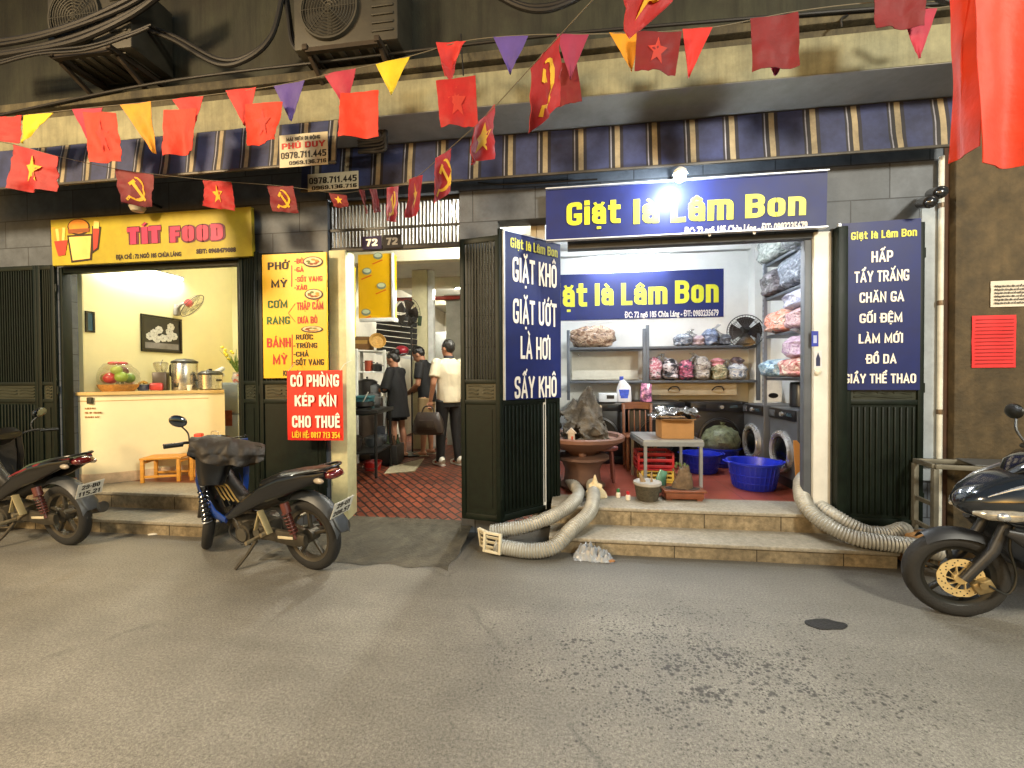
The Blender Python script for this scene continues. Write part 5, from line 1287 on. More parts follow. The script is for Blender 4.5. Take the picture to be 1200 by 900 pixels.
def rs(px0, px1, ytop, zb, y=6.36, d=.30):
    a = W(px0, 430, y-.14); b = W(px1, 430, y-.14); h = W((px0+px1)/2, ytop, y-.14).z-zb
    return (((a.x+b.x)/2, y, zb+.001), (b.x-a.x, d, h))
c, s_ = rs(669,722,381,zA); bundle('broad brown quilt pile on the upper rear shelf at the left', c, s_, ('#4a3323','#8a6547','#c6ab8f','#5a3a24'), 0, .8, g_r, .22, False, 3)
for lab, a, b, yt, cols in (('grey blue wrapped bundle, leftmost on the right half of the top rear shelf',793,813,390,('#3a4354','#7c8798','#cfd3da','#4b5364')),
    ('small grey and pink bundle between two dark ones on the top rear shelf',814,828,392,('#6b5a62','#b9a2aa','#d9d5d8')),
    ('tall blue grey bundle second from the round fan on the top rear shelf',827,844,384,('#2b3446','#5c6d8e','#aab3c4')),
    ('dark wrapped bundle directly beside the round black fan',845,859,391,('#1f232c','#4a515e','#99a0aa'))):
    c, s_ = rs(a,b,yt,zA); bundle(lab, c, s_, cols, 0, .7, g_r)
for lab, a, b, yt, cols in (('pink white and black bundle, leftmost on the middle rear shelf',760,777,418,('#2a2a30','#d8c2c8','#b04a62','#e8e3e2')),
    ('black and white round bundle, second on the middle rear shelf',778,797,419,('#1b1c20','#303138','#cfc5c8','#e8e6e6')),
    ('bundle with a pink top over dark grey cloth on the middle rear shelf',798,815,421,('#23313a','#30424c','#c25a7c','#e9a5b6')),
    ('tall grey bundle with a checked layer on the middle rear shelf',816,835,417,('#4c4c50','#98928e','#c9c4bc','#3b3a3e')),
    ('beige bundle under a small pink one on the middle rear shelf',837,855,426,('#8a8468','#c4bd9f','#5f6a4c','#ded9c8')),
    ('blue and white striped bundle, rightmost on the middle rear shelf',856,878,425,('#32435f','#a9b7cc','#e2e6ea','#4d6187'))):
    c, s_ = rs(a,b,yt,zB); bundle(lab, c, s_, cols, 0, .7, g_r, .12)
c, s_ = rs(838,852,412,W(845,427,6.3).z); c = (c[0], c[1], zB+.19); bundle('small pink bundle lying on the beige one on the middle rear shelf', c, (s_[0],.2,.13), ('#b8657c','#e3a3b3','#c98a99'), 0, .8, g_r, .1, False)
c, s_ = rs(859,876,413,zB); c = (c[0], c[1], zB+.19); bundle('small dark bundle lying on the blue striped one on the middle rear shelf', c, (s_[0],.2,.14), ('#222026','#5a4a50','#98888c'), 0, .8, g_r, .1, False)
# right-hand shelving ------------------------------------------------------
t = thing('rack_shelf', 'tall slotted steel rack along the right laundry wall above the front loaders', 'shelf', (2.6, 5.0, 1.3))
rm = M('rack_steel', '#8e939a', .4, .5, var=.1)
RZs = (1.49, 2.0, 2.46, 2.87)
for z in RZs: mb = MB(); mb.b2(2.40, 2.82, 4.35, 5.50, z-.035, z, .004); mb.build('shelf_board', M('shelf_grey2', '#4b5058', .45, .3), t)
for x, y in ((2.40,5.52),(2.82,5.52),(2.40,4.33),(2.82,4.33)):
    mb = MB(); mb.b2(x-.02, x+.02, y-.02, y+.02, .302, 3.1)
    mb.build('post', rm, t)
mb = MB()
for k in range(28): mb.box((2.3795,5.52,1.2+.065*k), (.002,.012,.028))
mb.build('slot_holes', blk, t)
t['label'] = 'tall slotted steel rack along the right laundry wall above the front loaders'
g_s = 'wrapped bedding on the right rack'
def rb(px0, px1, ytop, zb, X=2.42):
    ya = XP(px0, 430, X).y; yb = max(4.36, XP(px1, 430, X).y); h = XP((px0+px1)/2, ytop, X).z-zb
    return ((2.56, (ya+yb)/2, zb+.001), (.46, abs(ya-yb)*1.04, max(.08,h)))
for lab, a, b, h, z, cols in (('grey green bedding bag at the far end of the topmost rack shelf',890,917,.36,RZs[3],('#59605e','#9aa39d','#c9cec8')),
    ('pale grey bedding bag at the near end of the topmost rack shelf',918,952,.38,RZs[3],('#6b7072','#b9bfc0','#e0e2e0')),
    ('dark grey bedding bag at the far end of the second rack shelf',895,914,.32,RZs[2],('#2c2b30','#5a565c','#8f8a90')),
    ('long slate blue bedding bag at the near end of the second rack shelf',915,952,.37,RZs[2],('#3b4350','#76808f','#b4bcc8')),
    ('coral and black bedding bag at the far end of the third rack shelf',901,924,.28,RZs[1],('#c25a44','#e08d76','#d9b5a8','#2a2628')),
    ('pink bedding bag at the near end of the third rack shelf',925,952,.24,RZs[1],('#b78a98','#dcc0c8','#8a5f6c')),
    ('blue floral bedding bag at the far end of the lowest rack shelf',894,915,.22,RZs[0],('#3f5f80','#8fb2c8','#d5e2e8')),
    ('red and ivory bedding bag at the near end of the lowest rack shelf',916,952,.22,RZs[0],('#b0494a','#d9a89c','#e9e0cc'))):
    c, s_ = rb(a,b,300,z); bundle(lab, c, (s_[0],s_[1],h), cols, 0, .6, g_s, .12)
c, s_ = rb(921,952,300,RZs[1]+.225); bundle('lavender bedding bag lying on the pink one on the third rack shelf', c, (s_[0],s_[1],.20), ('#8389b0','#b9bfdc','#e0e2ec'), 0, .6, g_s, .12)
c, s_ = rb(921,952,300,RZs[0]+.205); bundle('lilac bedding bag lying on the red one on the lowest rack shelf', c, (s_[0],s_[1],.25), ('#a585ae','#cfb5d0','#e3d8e6'), 0, .6, g_s, .12)
# fan on the rear shelf -----------------------------------------------------
t = thing('desk_fan', 'round black fan head standing on the right end of the rear shelf', 'fan', tuple(W(873,407,6.3)))
hub = W(873,389,6.25); Rf = V((-.15,-1,.05)).normalized().to_track_quat('Z','Y').to_matrix(); R_ = .235
mb = MB(); mb.lathe([(0,-.12),(.08,-.1),(.09,0),(.03,.02),(0,.02)], hub, Rf); mb.build('motor', black_p, t)
mb = MB()
for k in range(4):
    a_ = 2*PI*k/4; mb.sheet(lambda u, v: hub+Rf@V(((.03+.18*u)*math.cos(a_+(v-.5)*1.25), (.03+.18*u)*math.sin(a_+(v-.5)*1.25), .03+.05*(v-.5))), 5, 4, .002)
mb.build('blades', M('blade_brown', '#2d2521', .25), t)
mb = MB()
for z_, r_ in ((.03,R_),(.06,R_*.75),(-.02,R_*.8)): mb.tube([hub+Rf@V((r_*math.cos(2*PI*k/36), r_*math.sin(2*PI*k/36), z_)) for k in range(36)], .007 if r_==R_ else .003, 6, True)
for k in range(40):
    a_ = 2*PI*k/40; mb.tube([hub+Rf@V((r*math.cos(a_), r*math.sin(a_), z_)) for r, z_ in ((.03,.075),(R_*.75,.06),(R_,.03),(R_*.8,-.02),(.05,-.05))], .0016, 4)
mb.build('guard', M('guard_black', '#20201e', .35), t)
mb = MB(); mb.cyl((hub.x,hub.y+.05,zA+.002), (hub.x,hub.y+.05,hub.z), .02); mb.lathe([(.11,0),(.11,.015),(.03,.03)], (hub.x,hub.y+.05,zA+.002)); mb.build('stand', black_p, t)
# detergent, packs and papers ----------------------------------------------
q = W(731,467,5.93); q.z = 1.165
t = thing('detergent_bottle', 'white detergent bottle with a blue label on the black machine', 'bottle', tuple(q))
mb = MB(); mb.loft([(q,.10,.05),(q+V((0,0,.02)),.105,.055),(q+V((0,0,.2)),.095,.05),(q+V((-.02,0,.27)),.05,.035),(q+V((-.03,0,.30)),.03,.03)], 16, .7, 0, (0,1,0)); mb.build('bottle', M('bottle_white', '#d5d5da', .35), t)
mb = MB(); mb.cyl(q+V((-.03,0,.30)), q+V((-.03,0,.35)), .028); mb.build('cap', M('cap_blue', '#2c46a8', .35), t)
mb = MB(); mb.sheet(lambda u, v: q+V((.085*math.sin((u-.5)*2.0), -.0585*math.cos((u-.5)*1.6), .05+.12*v)), 8, 2, .001); mb.build('label', M('label_blue', '#3550b8', .4, var=.4, scale=18), t)
q = W(757,467,5.93); q.z = 1.165
t = thing('softener_pack', 'pink and purple refill pouch standing beside the detergent bottle', 'pouch', tuple(q))
mb = MB(); mb.loft([(q,.075,.035),(q+V((0,0,.03)),.08,.04),(q+V((0,0,.17)),.075,.025),(q+V((.01,0,.25)),.07,.006)], 16, .8, 0, (0,1,0)); mb.build('pouch', M('pouch', '#6b3f6e', .3, var=.5, scale=16, col2='#d58ab0', thr=(.45,.6), coat=.5), t)
q = W(712,470,5.92); q.z = 1.165
t = thing('payment_box', 'small white box with a dark display on the machine behind the rocks', 'box', tuple(q)); 
mb = MB(); mb.box(q+V((0,0,.06)), (.24,.18,.12), None, .01); mb.build('case', M('case_white', '#c9ced2', .4), t)
mb = MB(); mb.box(q+V((.03,-.091,.07)), (.10,.004,.05)); mb.build('display', blk, t)
# things on and beside the front loaders (right)
q = V((2.62,4.98,1.154))
t = thing('carton', 'white carton with a red mark on the nearest front loader', 'box', tuple(q)); mb = MB(); mb.box(q+V((.05,-.1,.10)), (.22,.18,.20), RZ(.1), .005); mb.build('carton', M('carton_white', '#d4d2cf', .6, var=.1), t)
mb = MB(); mb.box(q+V((-.065,-.12,.1)), (.004,.08,.08), RZ(.1)); mb.build('mark', M('mark_red', '#a8324a', .5), t)
t = thing('storage_drum', 'tall black canister between the carton and the wall on the front loader', 'canister', tuple(q+V((.0,.2,0)))); mb = MB(); mb.lathe([(.10,0),(.11,.01),(.11,.26),(.10,.28),(0,.285)], q+V((.0,.16,0))); mb.build('canister', blk, t)
t = thing('paper_sheet', 'white paper printed with a black emblem hanging behind the front loaders', 'notice', (2.4,5.75,1.2))
fr = Sign((2.36,5.93,0), (1,-.1,0)); a = W(923,452,5.93); u_ = 0.
mb = MB(); fr.O = V((a.x-.28,5.93,0)); mb.prism([(0,1.17),(.20,1.17),(.20,1.47),(0,1.47)], fr.P(0,0,0), fr.ux, fr.uz, .003); mb.build('sheet', M('paper_white2', '#d5d3cc', .7), t)
mb = MB(); mb.prism([(.10+.06*math.cos(k*PI/6), 1.25+.035*math.sin(k*PI/6)) for k in range(12)], fr.P(0,0,.0035), fr.ux, fr.uz, .001); mb.build('emblem', blk, t)
# blue laundry tubs ---------------------------------------------------------
blue = M('plastic_blue', '#1a2cae', .35, var=.1, bump=.0)
def tub(label, c, r, h, name='laundry_tub', weave=False):
    c = V(c); t = thing(name, label, 'tub', tuple(c))
    mb = MB(); mb.lathe([(0,.008),(r*.76,.0),(r*.78,.006),(r*.97,h*.9),(r*1.06,h*.92),(r*1.07,h),(r*.98,h),(r*.94,h*.88),(r*.76,.02),(0,.016)], c, None, 34); o = mb.build('basin', blue, t)
    mb = MB()
    n = 30
    for k in range(n):
        a = 2*PI*k/n
        mb.bar(c+V((r*.79*math.cos(a),r*.79*math.sin(a),.02)), c+V((r*.965*math.cos(a),r*.965*math.sin(a),h*.88)), .012, .012, .002, up=(math.cos(a),math.sin(a),0))
    for q_ in (.3,.6): mb.tube([c+V((r*(.78+.19*q_)*1.012*math.cos(2*PI*k/36), r*(.78+.19*q_)*1.012*math.sin(2*PI*k/36), h*.9*q_)) for k in range(36)], .006, 6, True)
    mb.build('ribs', blue, t)
    mb = MB()
    for s in (-1,1): mb.tube(spline([c+V((s*r*1.03,-.07,h*.96)),c+V((s*r*1.16,-.04,h*.98)),c+V((s*r*1.16,.04,h*.98)),c+V((s*r*1.03,.07,h*.96))],5), .010)
    mb.build('handle', blue, t)
    return t
q = G(893,577,.303); tub('blue plastic laundry tub on the tiles before the front loaders', (q.x, q.y+.2, .303), .255, .29)
q = G(848,538,.303); q2 = V((q.x-.22, q.y-.45, .303)); tub('blue plastic tub under the net laundry bag at the rear', q2, .25, .25)
t = thing('laundry_bag', 'stuffed grey green net laundry bag resting in the rear blue tub', 'laundry bag', tuple(q2+V((0,0,.1))))
mb = MB(); mb.ell(q2+V((0,-.02,.34)), (.255,.24,.22), None, 26, 16, 0, .16, 3.5, 3.); mb.build('bag', M('net_bag', '#3c4236', .45, var=.5, scale=16, bump=.9, bscale=30, col2='#7d8668', coat=.4), t)
mb = MB(); a = q2+V((.02,-.05,.55)); mb.loft([(a-V((0,0,.04)),.06,.05),(a,.02,.02),(a+V((.01,0,.04)),.06,.04)], 10); mb.build('bag_neck', M('net_bag2', '#59604c', .5), t)
q = W(812,540,5.9); tub('blue plastic tub partly hidden behind the folding table', (q.x, 5.55, .303), .23, .24)
# steel table and things on it -----------------------------------------------
P0, P1, P2, P3 = V((.80,4.62,0)), V((1.42,4.66,0)), V((1.38,5.35,0)), V((.76,5.30,0))
zt_ = G(790,515,1.0); ztab = W(790,516,4.62).z
t = thing('work_table', 'steel topped square table with thin legs inside the laundry entrance', 'table', (1.09, 4.98, .3))
galv = M('galvanised', '#8d8f90', .38, .6, var=.18, scale=10)
mb = MB(); mb.prism([(p.x,p.y) for p in (P0,P1,P2,P3)], (0,0,ztab-.025), (1,0,0), (0,1,0), .025); mb.build('top', M('table_top', '#a9a9a6', .3, .5, var=.15), t)
mb = MB()
for a, b in ((P0,P1),(P1,P2),(P2,P3),(P3,P0)): mb.bar((a.x,a.y,ztab-.045), (b.x,b.y,ztab-.045), .02, .045)
mb.build('apron', galv, t)
for p, d in ((P0,(.02,.02)),(P1,(-.02,.02)),(P2,(-.02,-.02)),(P3,(.02,-.02))): mb = MB(); mb.b2(p.x+d[0]-.016, p.x+d[0]+.016, p.y+d[1]-.016, p.y+d[1]+.016, .302, ztab-.07); mb.build('leg', galv, t)
q = V((1.17,4.85,ztab+.002))
t = thing('cardboard_box', 'tan cardboard box on the steel table with crumpled foil heaped over it', 'box', tuple(q))
cb = M('cardboard', '#9c7446', .8, var=.15, scale=5, bump=.1)
mb = MB(); mb.box(q+V((0,0,.10)), (.34,.26,.20), RZ(.05), .004); mb.build('carton', cb, t)
for s in (-1,1): mb = MB(); mb.sheet(lambda u, v: q+V((-.17+.34*u, s*(.13+.09*v), .2+.015*v)), 2, 2, .004); mb.build('flap', cb, t)
t = thing('foil_sheets', 'crumpled grey foil sheets heaped on the cardboard box', 'foil', tuple(q+V((0,0,.21))))
mb = MB(); mb.sheet(lambda u, v: q+V((-.26+.5*u, -.15+.32*v, .235+.05*math.sin(u*3)+.05*noise.noise(V((u*6,v*6,2))))), 20, 14, .004); mb.sheet(lambda u, v: q+V((-.2+.42*u, -.12+.3*v, .29+.03*math.sin(v*3)+.045*noise.noise(V((u*7,v*7,8))))), 18, 12, .004); mb.build('sheets', M('foil', '#7d7b78', .25, .8, var=.4, scale=9), t)
# wooden chair behind the table
ch = thing('wooden_chair', 'low brown wooden chair with a slatted back behind the steel table', 'chair', (.92, 5.62, .302))
wd = M('chair_wood', '#6b3d22', .4, var=.25, scale=5, stretch=(1,1,8))
cx, cy = .92, 5.62
mb = MB(); mb.box((cx,cy,.74), (.40,.38,.03), None, .008); mb.build('seat', wd, ch)
for sx in (-1,1):
    mb = MB(); mb.b2(cx+sx*.17-.018, cx+sx*.17+.018, cy-.17, cy-.135, .304, .725, .004); mb.build('leg', wd, ch)
    mb = MB(); mb.bar((cx+sx*.17,cy+.16,.304), (cx+sx*.18,cy+.20,1.14), .035, .035, .004); mb.build('leg', wd, ch)
mb = MB(); mb.sheet(lambda u, v: V((cx-.2+.4*u, cy+.19+.03*math.sin(u*PI), 1.06+.09*v+.02*math.sin(u*PI))), 8, 3, .025); mb.build('top_rail', wd, ch)
for k in range(4): mb = MB(); mb.bar((cx-.11+.073*k,cy+.17,.755), (cx-.11+.073*k,cy+.20,1.06), .016, .02, .003); mb.build('slat', wd, ch)
# crates under the table
q = V((1.0,5.05,.302))
def crate(label, c, d, mat_, rz=0.):
    t = thing('plastic_crate', label, 'crate', tuple(c), rz)
    w, l, h = d; mb = MB()
    mb.box((0,0,.01), (w,l,.02))
    for z in (.03,.10,.17): 
        zz = z*h/.2
        for s in (-1,1): mb.box((0,s*(l/2-.008),zz+.015), (w,.014,.036*h/.2), None, .003); mb.box((s*(w/2-.008),0,zz+.015), (.014,l-.03,.036*h/.2), None, .003)
    for sx in (-1,1):
        for sy in (-1,1): mb.box((sx*(w/2-.012),sy*(l/2-.012),h/2), (.026,.026,h), None, .004)
    mb.build('crate_body', mat_, t, True); return t
crate('yellow plastic crate on the floor under the steel table', q, (.36,.3,.14), M('crate_yellow', '#c0a040', .45, var=.1))
crate('red plastic crate stacked on the yellow crate under the steel table', q+V((-.02,0,.142)), (.40,.32,.20), M('crate_red', '#a01a20', .45, var=.15))
# rock garden ----------------------------------------------------------------
rock = M('rock', '#3f3931', .85, var=.5, scale=9, bump=.8, bscale=40, col2='#6a6051', dirt=.6)
terra = M('terracotta', '#75503f', .6, var=.2, scale=7, bump=.15, dirt=.5)
bc = V((.15, 4.66, .302))
zr = W(700,520,bc.y-.25).z
t = thing('stone_pedestal', 'round grooved terracotta pedestal carrying the wide rock basin', 'pedestal', tuple(bc))
mb = MB(); mb.lathe([(.24,0),(.25,.03),(.20,.07),(.19,.2),(.22,.27),(.29,.32),(.29,.345),(.2,.36),(0,.36)], bc, None, 32, 0, .02); mb.build('pedestal', M('terracotta_dark', '#5e4234', .7, var=.3, scale=7, bump=.3, dirt=.5), t)
t = thing('wide_basin', 'wide shallow round terracotta basin on the pedestal', 'basin', tuple(bc+V((0,0,.362))))
b1 = bc+V((0,0,.362)); mb = MB(); mb.lathe([(.14,0),(.16,.03),(.30,.08),(.42,.14),(.455,.165),(.46,.20),(.44,.215),(.40,.205),(.385,.17),(.2,.15),(0,.15)], b1, None, 40, 0, .012); mb.build('basin', terra, t)
for k in range(3): a = 2*PI*k/3+.5; mb = MB(); mb.ell(b1+V((.17*math.cos(a),.17*math.sin(a),.02)), (.045,.045,.04), None, 10, 7); mb.build('basin_foot', terra, t)
t = thing('rock_garden', 'miniature mountain of craggy grey rock standing in the wide basin', 'rock garden', tuple(b1+V((0,0,.15))))
mb = MB()
for (dx,dy,h,r,sd) in ((-.0,.05,.98,.17,1),(.08,.02,.62,.16,2),(-.06,.03,.48,.13,13),(.15,.0,.42,.15,3),(-.14,.02,.44,.16,4),(-.25,-.02,.34,.15,5),(.24,-.02,.26,.12,6),(-.10,-.14,.24,.14,7),(.10,-.14,.22,.14,8),(-.20,.1,.42,.14,9),(.02,-.08,.40,.13,11)):
    nu, nv = 14, 12; base = len(mb.v); c0 = b1+V((dx,dy,.14)); vs = []
    for i in range(nv+1):
        f = i/nv
        for j in range(nu):
            a = 2*PI*j/nu; rr_ = r*(1-f**1.7)**.75*(1+.55*noise.noise(V((math.cos(a)*1.8+sd*5, math.sin(a)*1.8, f*5+sd)))+.22*noise.noise(V((math.cos(a)*6+sd, math.sin(a)*6, f*14))))
            vs.append(c0+V((rr_*math.cos(a)+.03*math.sin(f*4+sd), rr_*math.sin(a), f*h)))
    mb.add(vs, [(i*nu+j, i*nu+(j+1)%nu, (i+1)*nu+(j+1)%nu, (i+1)*nu+j) for i in range(nv) for j in range(nu)])
mb.build('rock', rock, t, remesh=.012)
mb = MB(); q = b1+V((-.12,-.26,.16)); mb.box(q+V((0,0,.05)), (.07,.06,.10), None, .003); mb.prism([(-.055,.10),(.055,.10),(0,.155)], q+V((0,.04,0)), (1,0,0), (0,0,1), .08); mb.build('tiny_temple', M('temple', '#b9a894', .7, var=.2), t)
mb = MB(); mb.box(q+V((.01,-.032,.04)), (.02,.006,.06), None, .001); mb.build('temple_door', M('temple_red', '#b0452c', .6), t)
# small items on the threshold
def thr(px, py=587): q = G(px, py, .303); return q
q = thr(698, 584); t = thing('shrine_stone', 'pale cream grotto stone with a small arch on the laundry threshold', 'stone', tuple(q))
mb = MB()
for (dx,h,r,sd) in ((-.085,.08,.035,1),(.085,.09,.035,2),(-.05,.15,.04,3),(.045,.14,.04,4),(-.005,.23,.038,5),(.0,.17,.045,6)):
    z0_ = 0 if abs(dx) > .04 else .07
    mb.loft([(q+V((dx,.03,z0_)),r,r),(q+V((dx*.95,.03,z0_+(h-z0_)*.5)),r*.85,r*.8),(q+V((dx*.8,.03,h)),r*.25,r*.2)], 10, .9)
mb.loft([(q+V((-.06,.03,.10)),.035,.035),(q+V((0,.03,.12)),.035,.04),(q+V((.06,.03,.10)),.035,.035)], 10)
mb.build('stone', M('cream_stone', '#cdbb94', .8, var=.25, scale=14, bump=.5), t, remesh=.008)
for lab, px, col in (('small votive bottle with a green cap beside the cream stone',724.5,'#2f6a3c'),('small votive bottle with a red cap beside the green capped one',736,'#b3202a')):
    q = thr(px, 583 if px < 730 else 586); t = thing('votive_bottle', lab, 'bottle', tuple(q))
    mb = MB(); mb.lathe([(.018,0),(.022,.004),(.022,.045),(.012,.055)], q); mb.build('body', M('votive_body', '#d2c9b8', .4), t)
    mb = MB(); mb.lathe([(.016,.055),(.017,.085),(.0,.09)], q); mb.build('cap', M('cap_'+col, col, .35), t)
q = thr(761, 589); q.y += .1; t = thing('plant_pot', 'round woven dark plant pot with dry stems on the threshold', 'plant pot', tuple(q))
mb = MB(); mb.lathe([(.09,0),(.10,.01),(.125,.15),(.13,.155),(.13,.17),(.115,.17),(.11,.14),(0,.135)], q, None, 28, 0, .03); mb.build('pot', M('woven_pot', '#4c4638', .8, var=.5, scale=30, bump=1., bscale=60, stretch=(1,1,2)), t)
mb = MB(); mb.lathe([(.128,.15),(.136,.16),(.132,.18),(.118,.176)], q, None, 28, 0, .03); mb.build('rim', M('pot_rim', '#9a948a', .6, var=.2), t)
mb = MB(); mb.tube(spline([q+V((-.03,0,.13)),q+V((-.05,0,.20)),q+V((-.075,-.01,.26))],4), [.03,.03,.028,.025,.022,.02,.018,.012,.008][:9], 8); mb.tube([q+V((.04,0,.13)),q+V((.04,.01,.25)),q+V((.043,.01,.28))], [.012,.010,.004], 8); mb.build('dry_stem', M('dry_stem', '#8a7456', .8, var=.3, bump=.5), t)
q = thr(803, 588); q.y += .1; t = thing('bonsai_planter', 'rectangular glazed brown planter with a stump on the threshold', 'planter', tuple(q))
mb = MB(); R2 = RZ(.05)
mb.box(q+V((0,0,.05)), (.36,.17,.07), R2, .012); mb.box(q+V((0,0,.092)), (.40,.20,.022), R2, .006); mb.box(q+V((-.14,0,.008)), (.05,.14,.016), R2); mb.box(q+V((.14,0,.008)), (.05,.14,.016), R2)
mb.build('tray', M('glazed_brown', '#6b3a22', .35, var=.3, scale=8), t)
mb = MB(); mb.ell(q+V((0,0,.1)), (.17,.075,.02), None, 16, 6, 0, .3, 6); mb.build('soil', M('soil', '#2c2118', .95, bump=.8), t)
mb = MB()
for (dx,h,r,sd) in ((-.03,.22,.055,3),(.02,.25,.06,5),(.05,.17,.045,8),(-.07,.13,.04,2)):
    mb.loft([(q+V((dx,0,.08)),r*1.2,r*1.1),(q+V((dx+.01,0,.08+h*.5)),r,r*.9),(q+V((dx+.02,0,.08+h)),r*.5,r*.4)], 10)
mb.build('stump', M('stump', '#5c4a35', .85, var=.5, scale=14, bump=1., bscale=40), t, remesh=.012)
mb = MB()
for k in range(16):
    a = k*1.9; e = q+V((-.02+.07*math.cos(a), .05*math.sin(a), .30+.05*math.sin(k*2.3))); n_ = V((math.cos(a+1),math.sin(a+1),.4))*.016
    mb.add([e-n_, e+V((0,0,.02)), e+n_, e-V((0,0,.015))], [(0,1,2,3)])
mb.build('leaves', M('bonsai_leaf', '#4d5a34', .6, var=.4), t)
q = thr(777, 582); q.y += .2; t = thing('green_pouch', 'teal green plastic pouch wedged between pot and planter', 'pouch', tuple(q))
mb = MB(); mb.loft([(q,.06,.03),(q+V((.01,0,.05)),.065,.035),(q+V((.03,0,.16)),.05,.02),(q+V((.05,0,.22)),.04,.005)], 14, .8, 0, (0,1,0)); mb.build('pouch', M('pouch_teal', '#4f7f6a', .3, var=.35, scale=14, coat=.4), t)
q = V((.42,4.95,.302)); t = thing('low_stool', 'dark red stool half hidden behind the rock basin', 'stool', tuple(q))
mb = MB(); mb.lathe([(.13,.36),(.15,.37),(.15,.395),(0,.40)], q); mb.build('seat', M('stool_red', '#5c2b22', .5, var=.2), t)
for k in range(4): a = PI/4+k*PI/2; mb = MB(); mb.cyl(q+V((.13*math.cos(a),.13*math.sin(a),0)), q+V((.10*math.cos(a),.10*math.sin(a),.36)), .018); mb.build('leg', M('stool_red', '#5c2b22', .5), t)
t = thing('cardboard_sheet', 'orange brown cardboard sheet leaning at the foot of the white pier', 'cardboard', (2.25,4.3,.3))
a = W(936,520,4.42); mb = MB(); mb.prism([(a.x-.0,.304),(a.x+.22,.304),(a.x+.22,.62),(a.x+.03,.86),(a.x,.86)], (0,4.42,0), (1,0,0), (0,.12,1), .008); mb.build('sheet', M('cardboard_o', '#b57c3c', .8, var=.12), t)
# stickers on the white pier
fr = Sign((0,3.944,0), (1,0,0))
t = thing('sticker', 'small blue sticker on the white pier', 'sticker', tuple(W(956,397,3.944)))
mb = MB(); decal(fr, mb, [951,959,959,951], [388,388,406,406], h=.002, m=0); decal(fr, mb, [953,957,957,953], [393,393,402,402], h=.003, m=1, th=.0006); mb.build('sticker', [M('sticker_blue', '#2536a0', .4), M('sticker_pale', '#a9b4dc', .4)], t)
t = thing('sticker', 'white sticker with a dark pointed figure below the blue sticker', 'sticker', tuple(W(956,425,3.944)))
mb = MB(); decal(fr, mb, [954,963,963,954], [411,411,431,431], h=.002, m=0); decal(fr, mb, [956,958.5,961,961,956], [420,413,420,429,429], h=.003, m=1, th=.0006); mb.build('sticker', [M('sticker_white', '#cfd0d4', .4), M('sticker_navy', '#22264a', .4)], t)
t = thing('light_switch', 'small white round switch on the white pier', 'switch', tuple(W(959,437,3.94)))
q = W(957.5,436,3.944); mb = MB(); mb.lathe([(.028,0),(.026,.02),(.012,.028),(0,.029)], q, RX(PI/2)); mb.build('cap', M('switch', '#c9c4b4', .4), t)
# ventilation hoses -----------------------------------------------------------
hose = M('hose_foil', '#a19f96', .50, .25, var=.2, scale=10, dirt=.35)
def duct(label, pts, r, loc, name='vent_hose', phase=0.):
    t = thing(name, label, 'hose', tuple(loc)); P_ = spline(pts, 26); n = len(P_)
    # ribbed skin: radius rises and falls every 2.2 cm
    L_ = [0]
    for a, b in zip(P_, P_[1:]): L_.append(L_[-1]+(b-a).length)
    tot = L_[-1]; N_ = int(tot/.0055); Q = []; j = 0
    for k in range(N_+1):
        s = tot*k/N_
        while j < n-2 and L_[j+1] < s: j += 1
        f = (s-L_[j])/max(1e-6, L_[j+1]-L_[j]); Q.append(P_[j].lerp(P_[j+1], f))
    rs_ = [r*(1+.07*(math.sin(2*PI*k*.0055/.022)))*(1+.10*noise.noise(V((k*.03,phase,0)))+.05*noise.noise(V((k*.11,phase,3)))) for k in range(len(Q))]
    mb = MB(); mb.tube(Q, rs_, 18); mb.build('ribbed_skin', hose, t, angle=60)
    return t, P_
zf = .302
h1, hp1 = duct('upper silver vent hose curling out under the V gate', [V((.02,4.6,.36)), V((.10,4.28,.345)), V((.05,3.98,.33)), V((-.12,3.76,.27)), V((-.36,3.62,.21)), V((-.58,3.60,.17)), V((-.68,3.60,.15))], .058, (-.5,3.6,0))
h2, hp2 = duct('lower silver vent hose lying on the lane in front of the V gate', [V((.25,4.5,.37)), V((.24,4.1,.36)), V((.18,3.82,.28)), V((.02,3.6,.20)), V((-.12,3.47,.10)), V((-.32,3.44,.066)), V((-.55,3.48,.07)), V((-.62,3.49,.085))], .060, (-.3,3.45,0))
def vent_end(label, c, rz, tilt):
    t = thing('vent_grille', label, 'vent grille', tuple(c), rz, None)
    pm_ = M('vent_plastic', '#d3cbb2', .45, var=.08, dirt=.25); R = RX(tilt); a = .075
    mb = MB()
    for s in (-1,1): mb.box(R@V((s*a,0,0)), (.022,.03,2*a+.022), R, .004); mb.box(R@V((0,0,s*a)), (2*a-.022,.03,.022), R, .004)
    mb.build('frame', pm_, t, True)
    mb = MB()
    for k in range(3): mb.box(R@V((0,.002,-.04+.04*k)), (2*a-.024,.006,.026), R@RX(.6))
    mb.build('louvre', pm_, t, True)
    mb = MB(); mb.box(R@V((0,.02,0)), (2*a-.03,.004,2*a-.03), R); mb.build('back', blk, t, True)
vent_end('cream plastic vent grille, rear of the pair at the hose ends', W(569,632,3.60), -.7, .15)
vent_end('cream plastic vent grille, front of the pair at the hose ends', W(577,636,3.46), -.35, -.1)
duct('long silver vent hose looping out over the right step end', [V((2.40,4.36,.52)), V((2.28,4.30,.57)), V((2.13,4.16,.53)), V((2.04,3.96,.41)), V((2.08,3.80,.30)), V((2.24,3.66,.215)), V((2.45,3.58,.205)), V((2.66,3.56,.19)), V((2.9,3.58,.12))], .060, (2.1,3.9,.3), 'vent_hose', 3.)
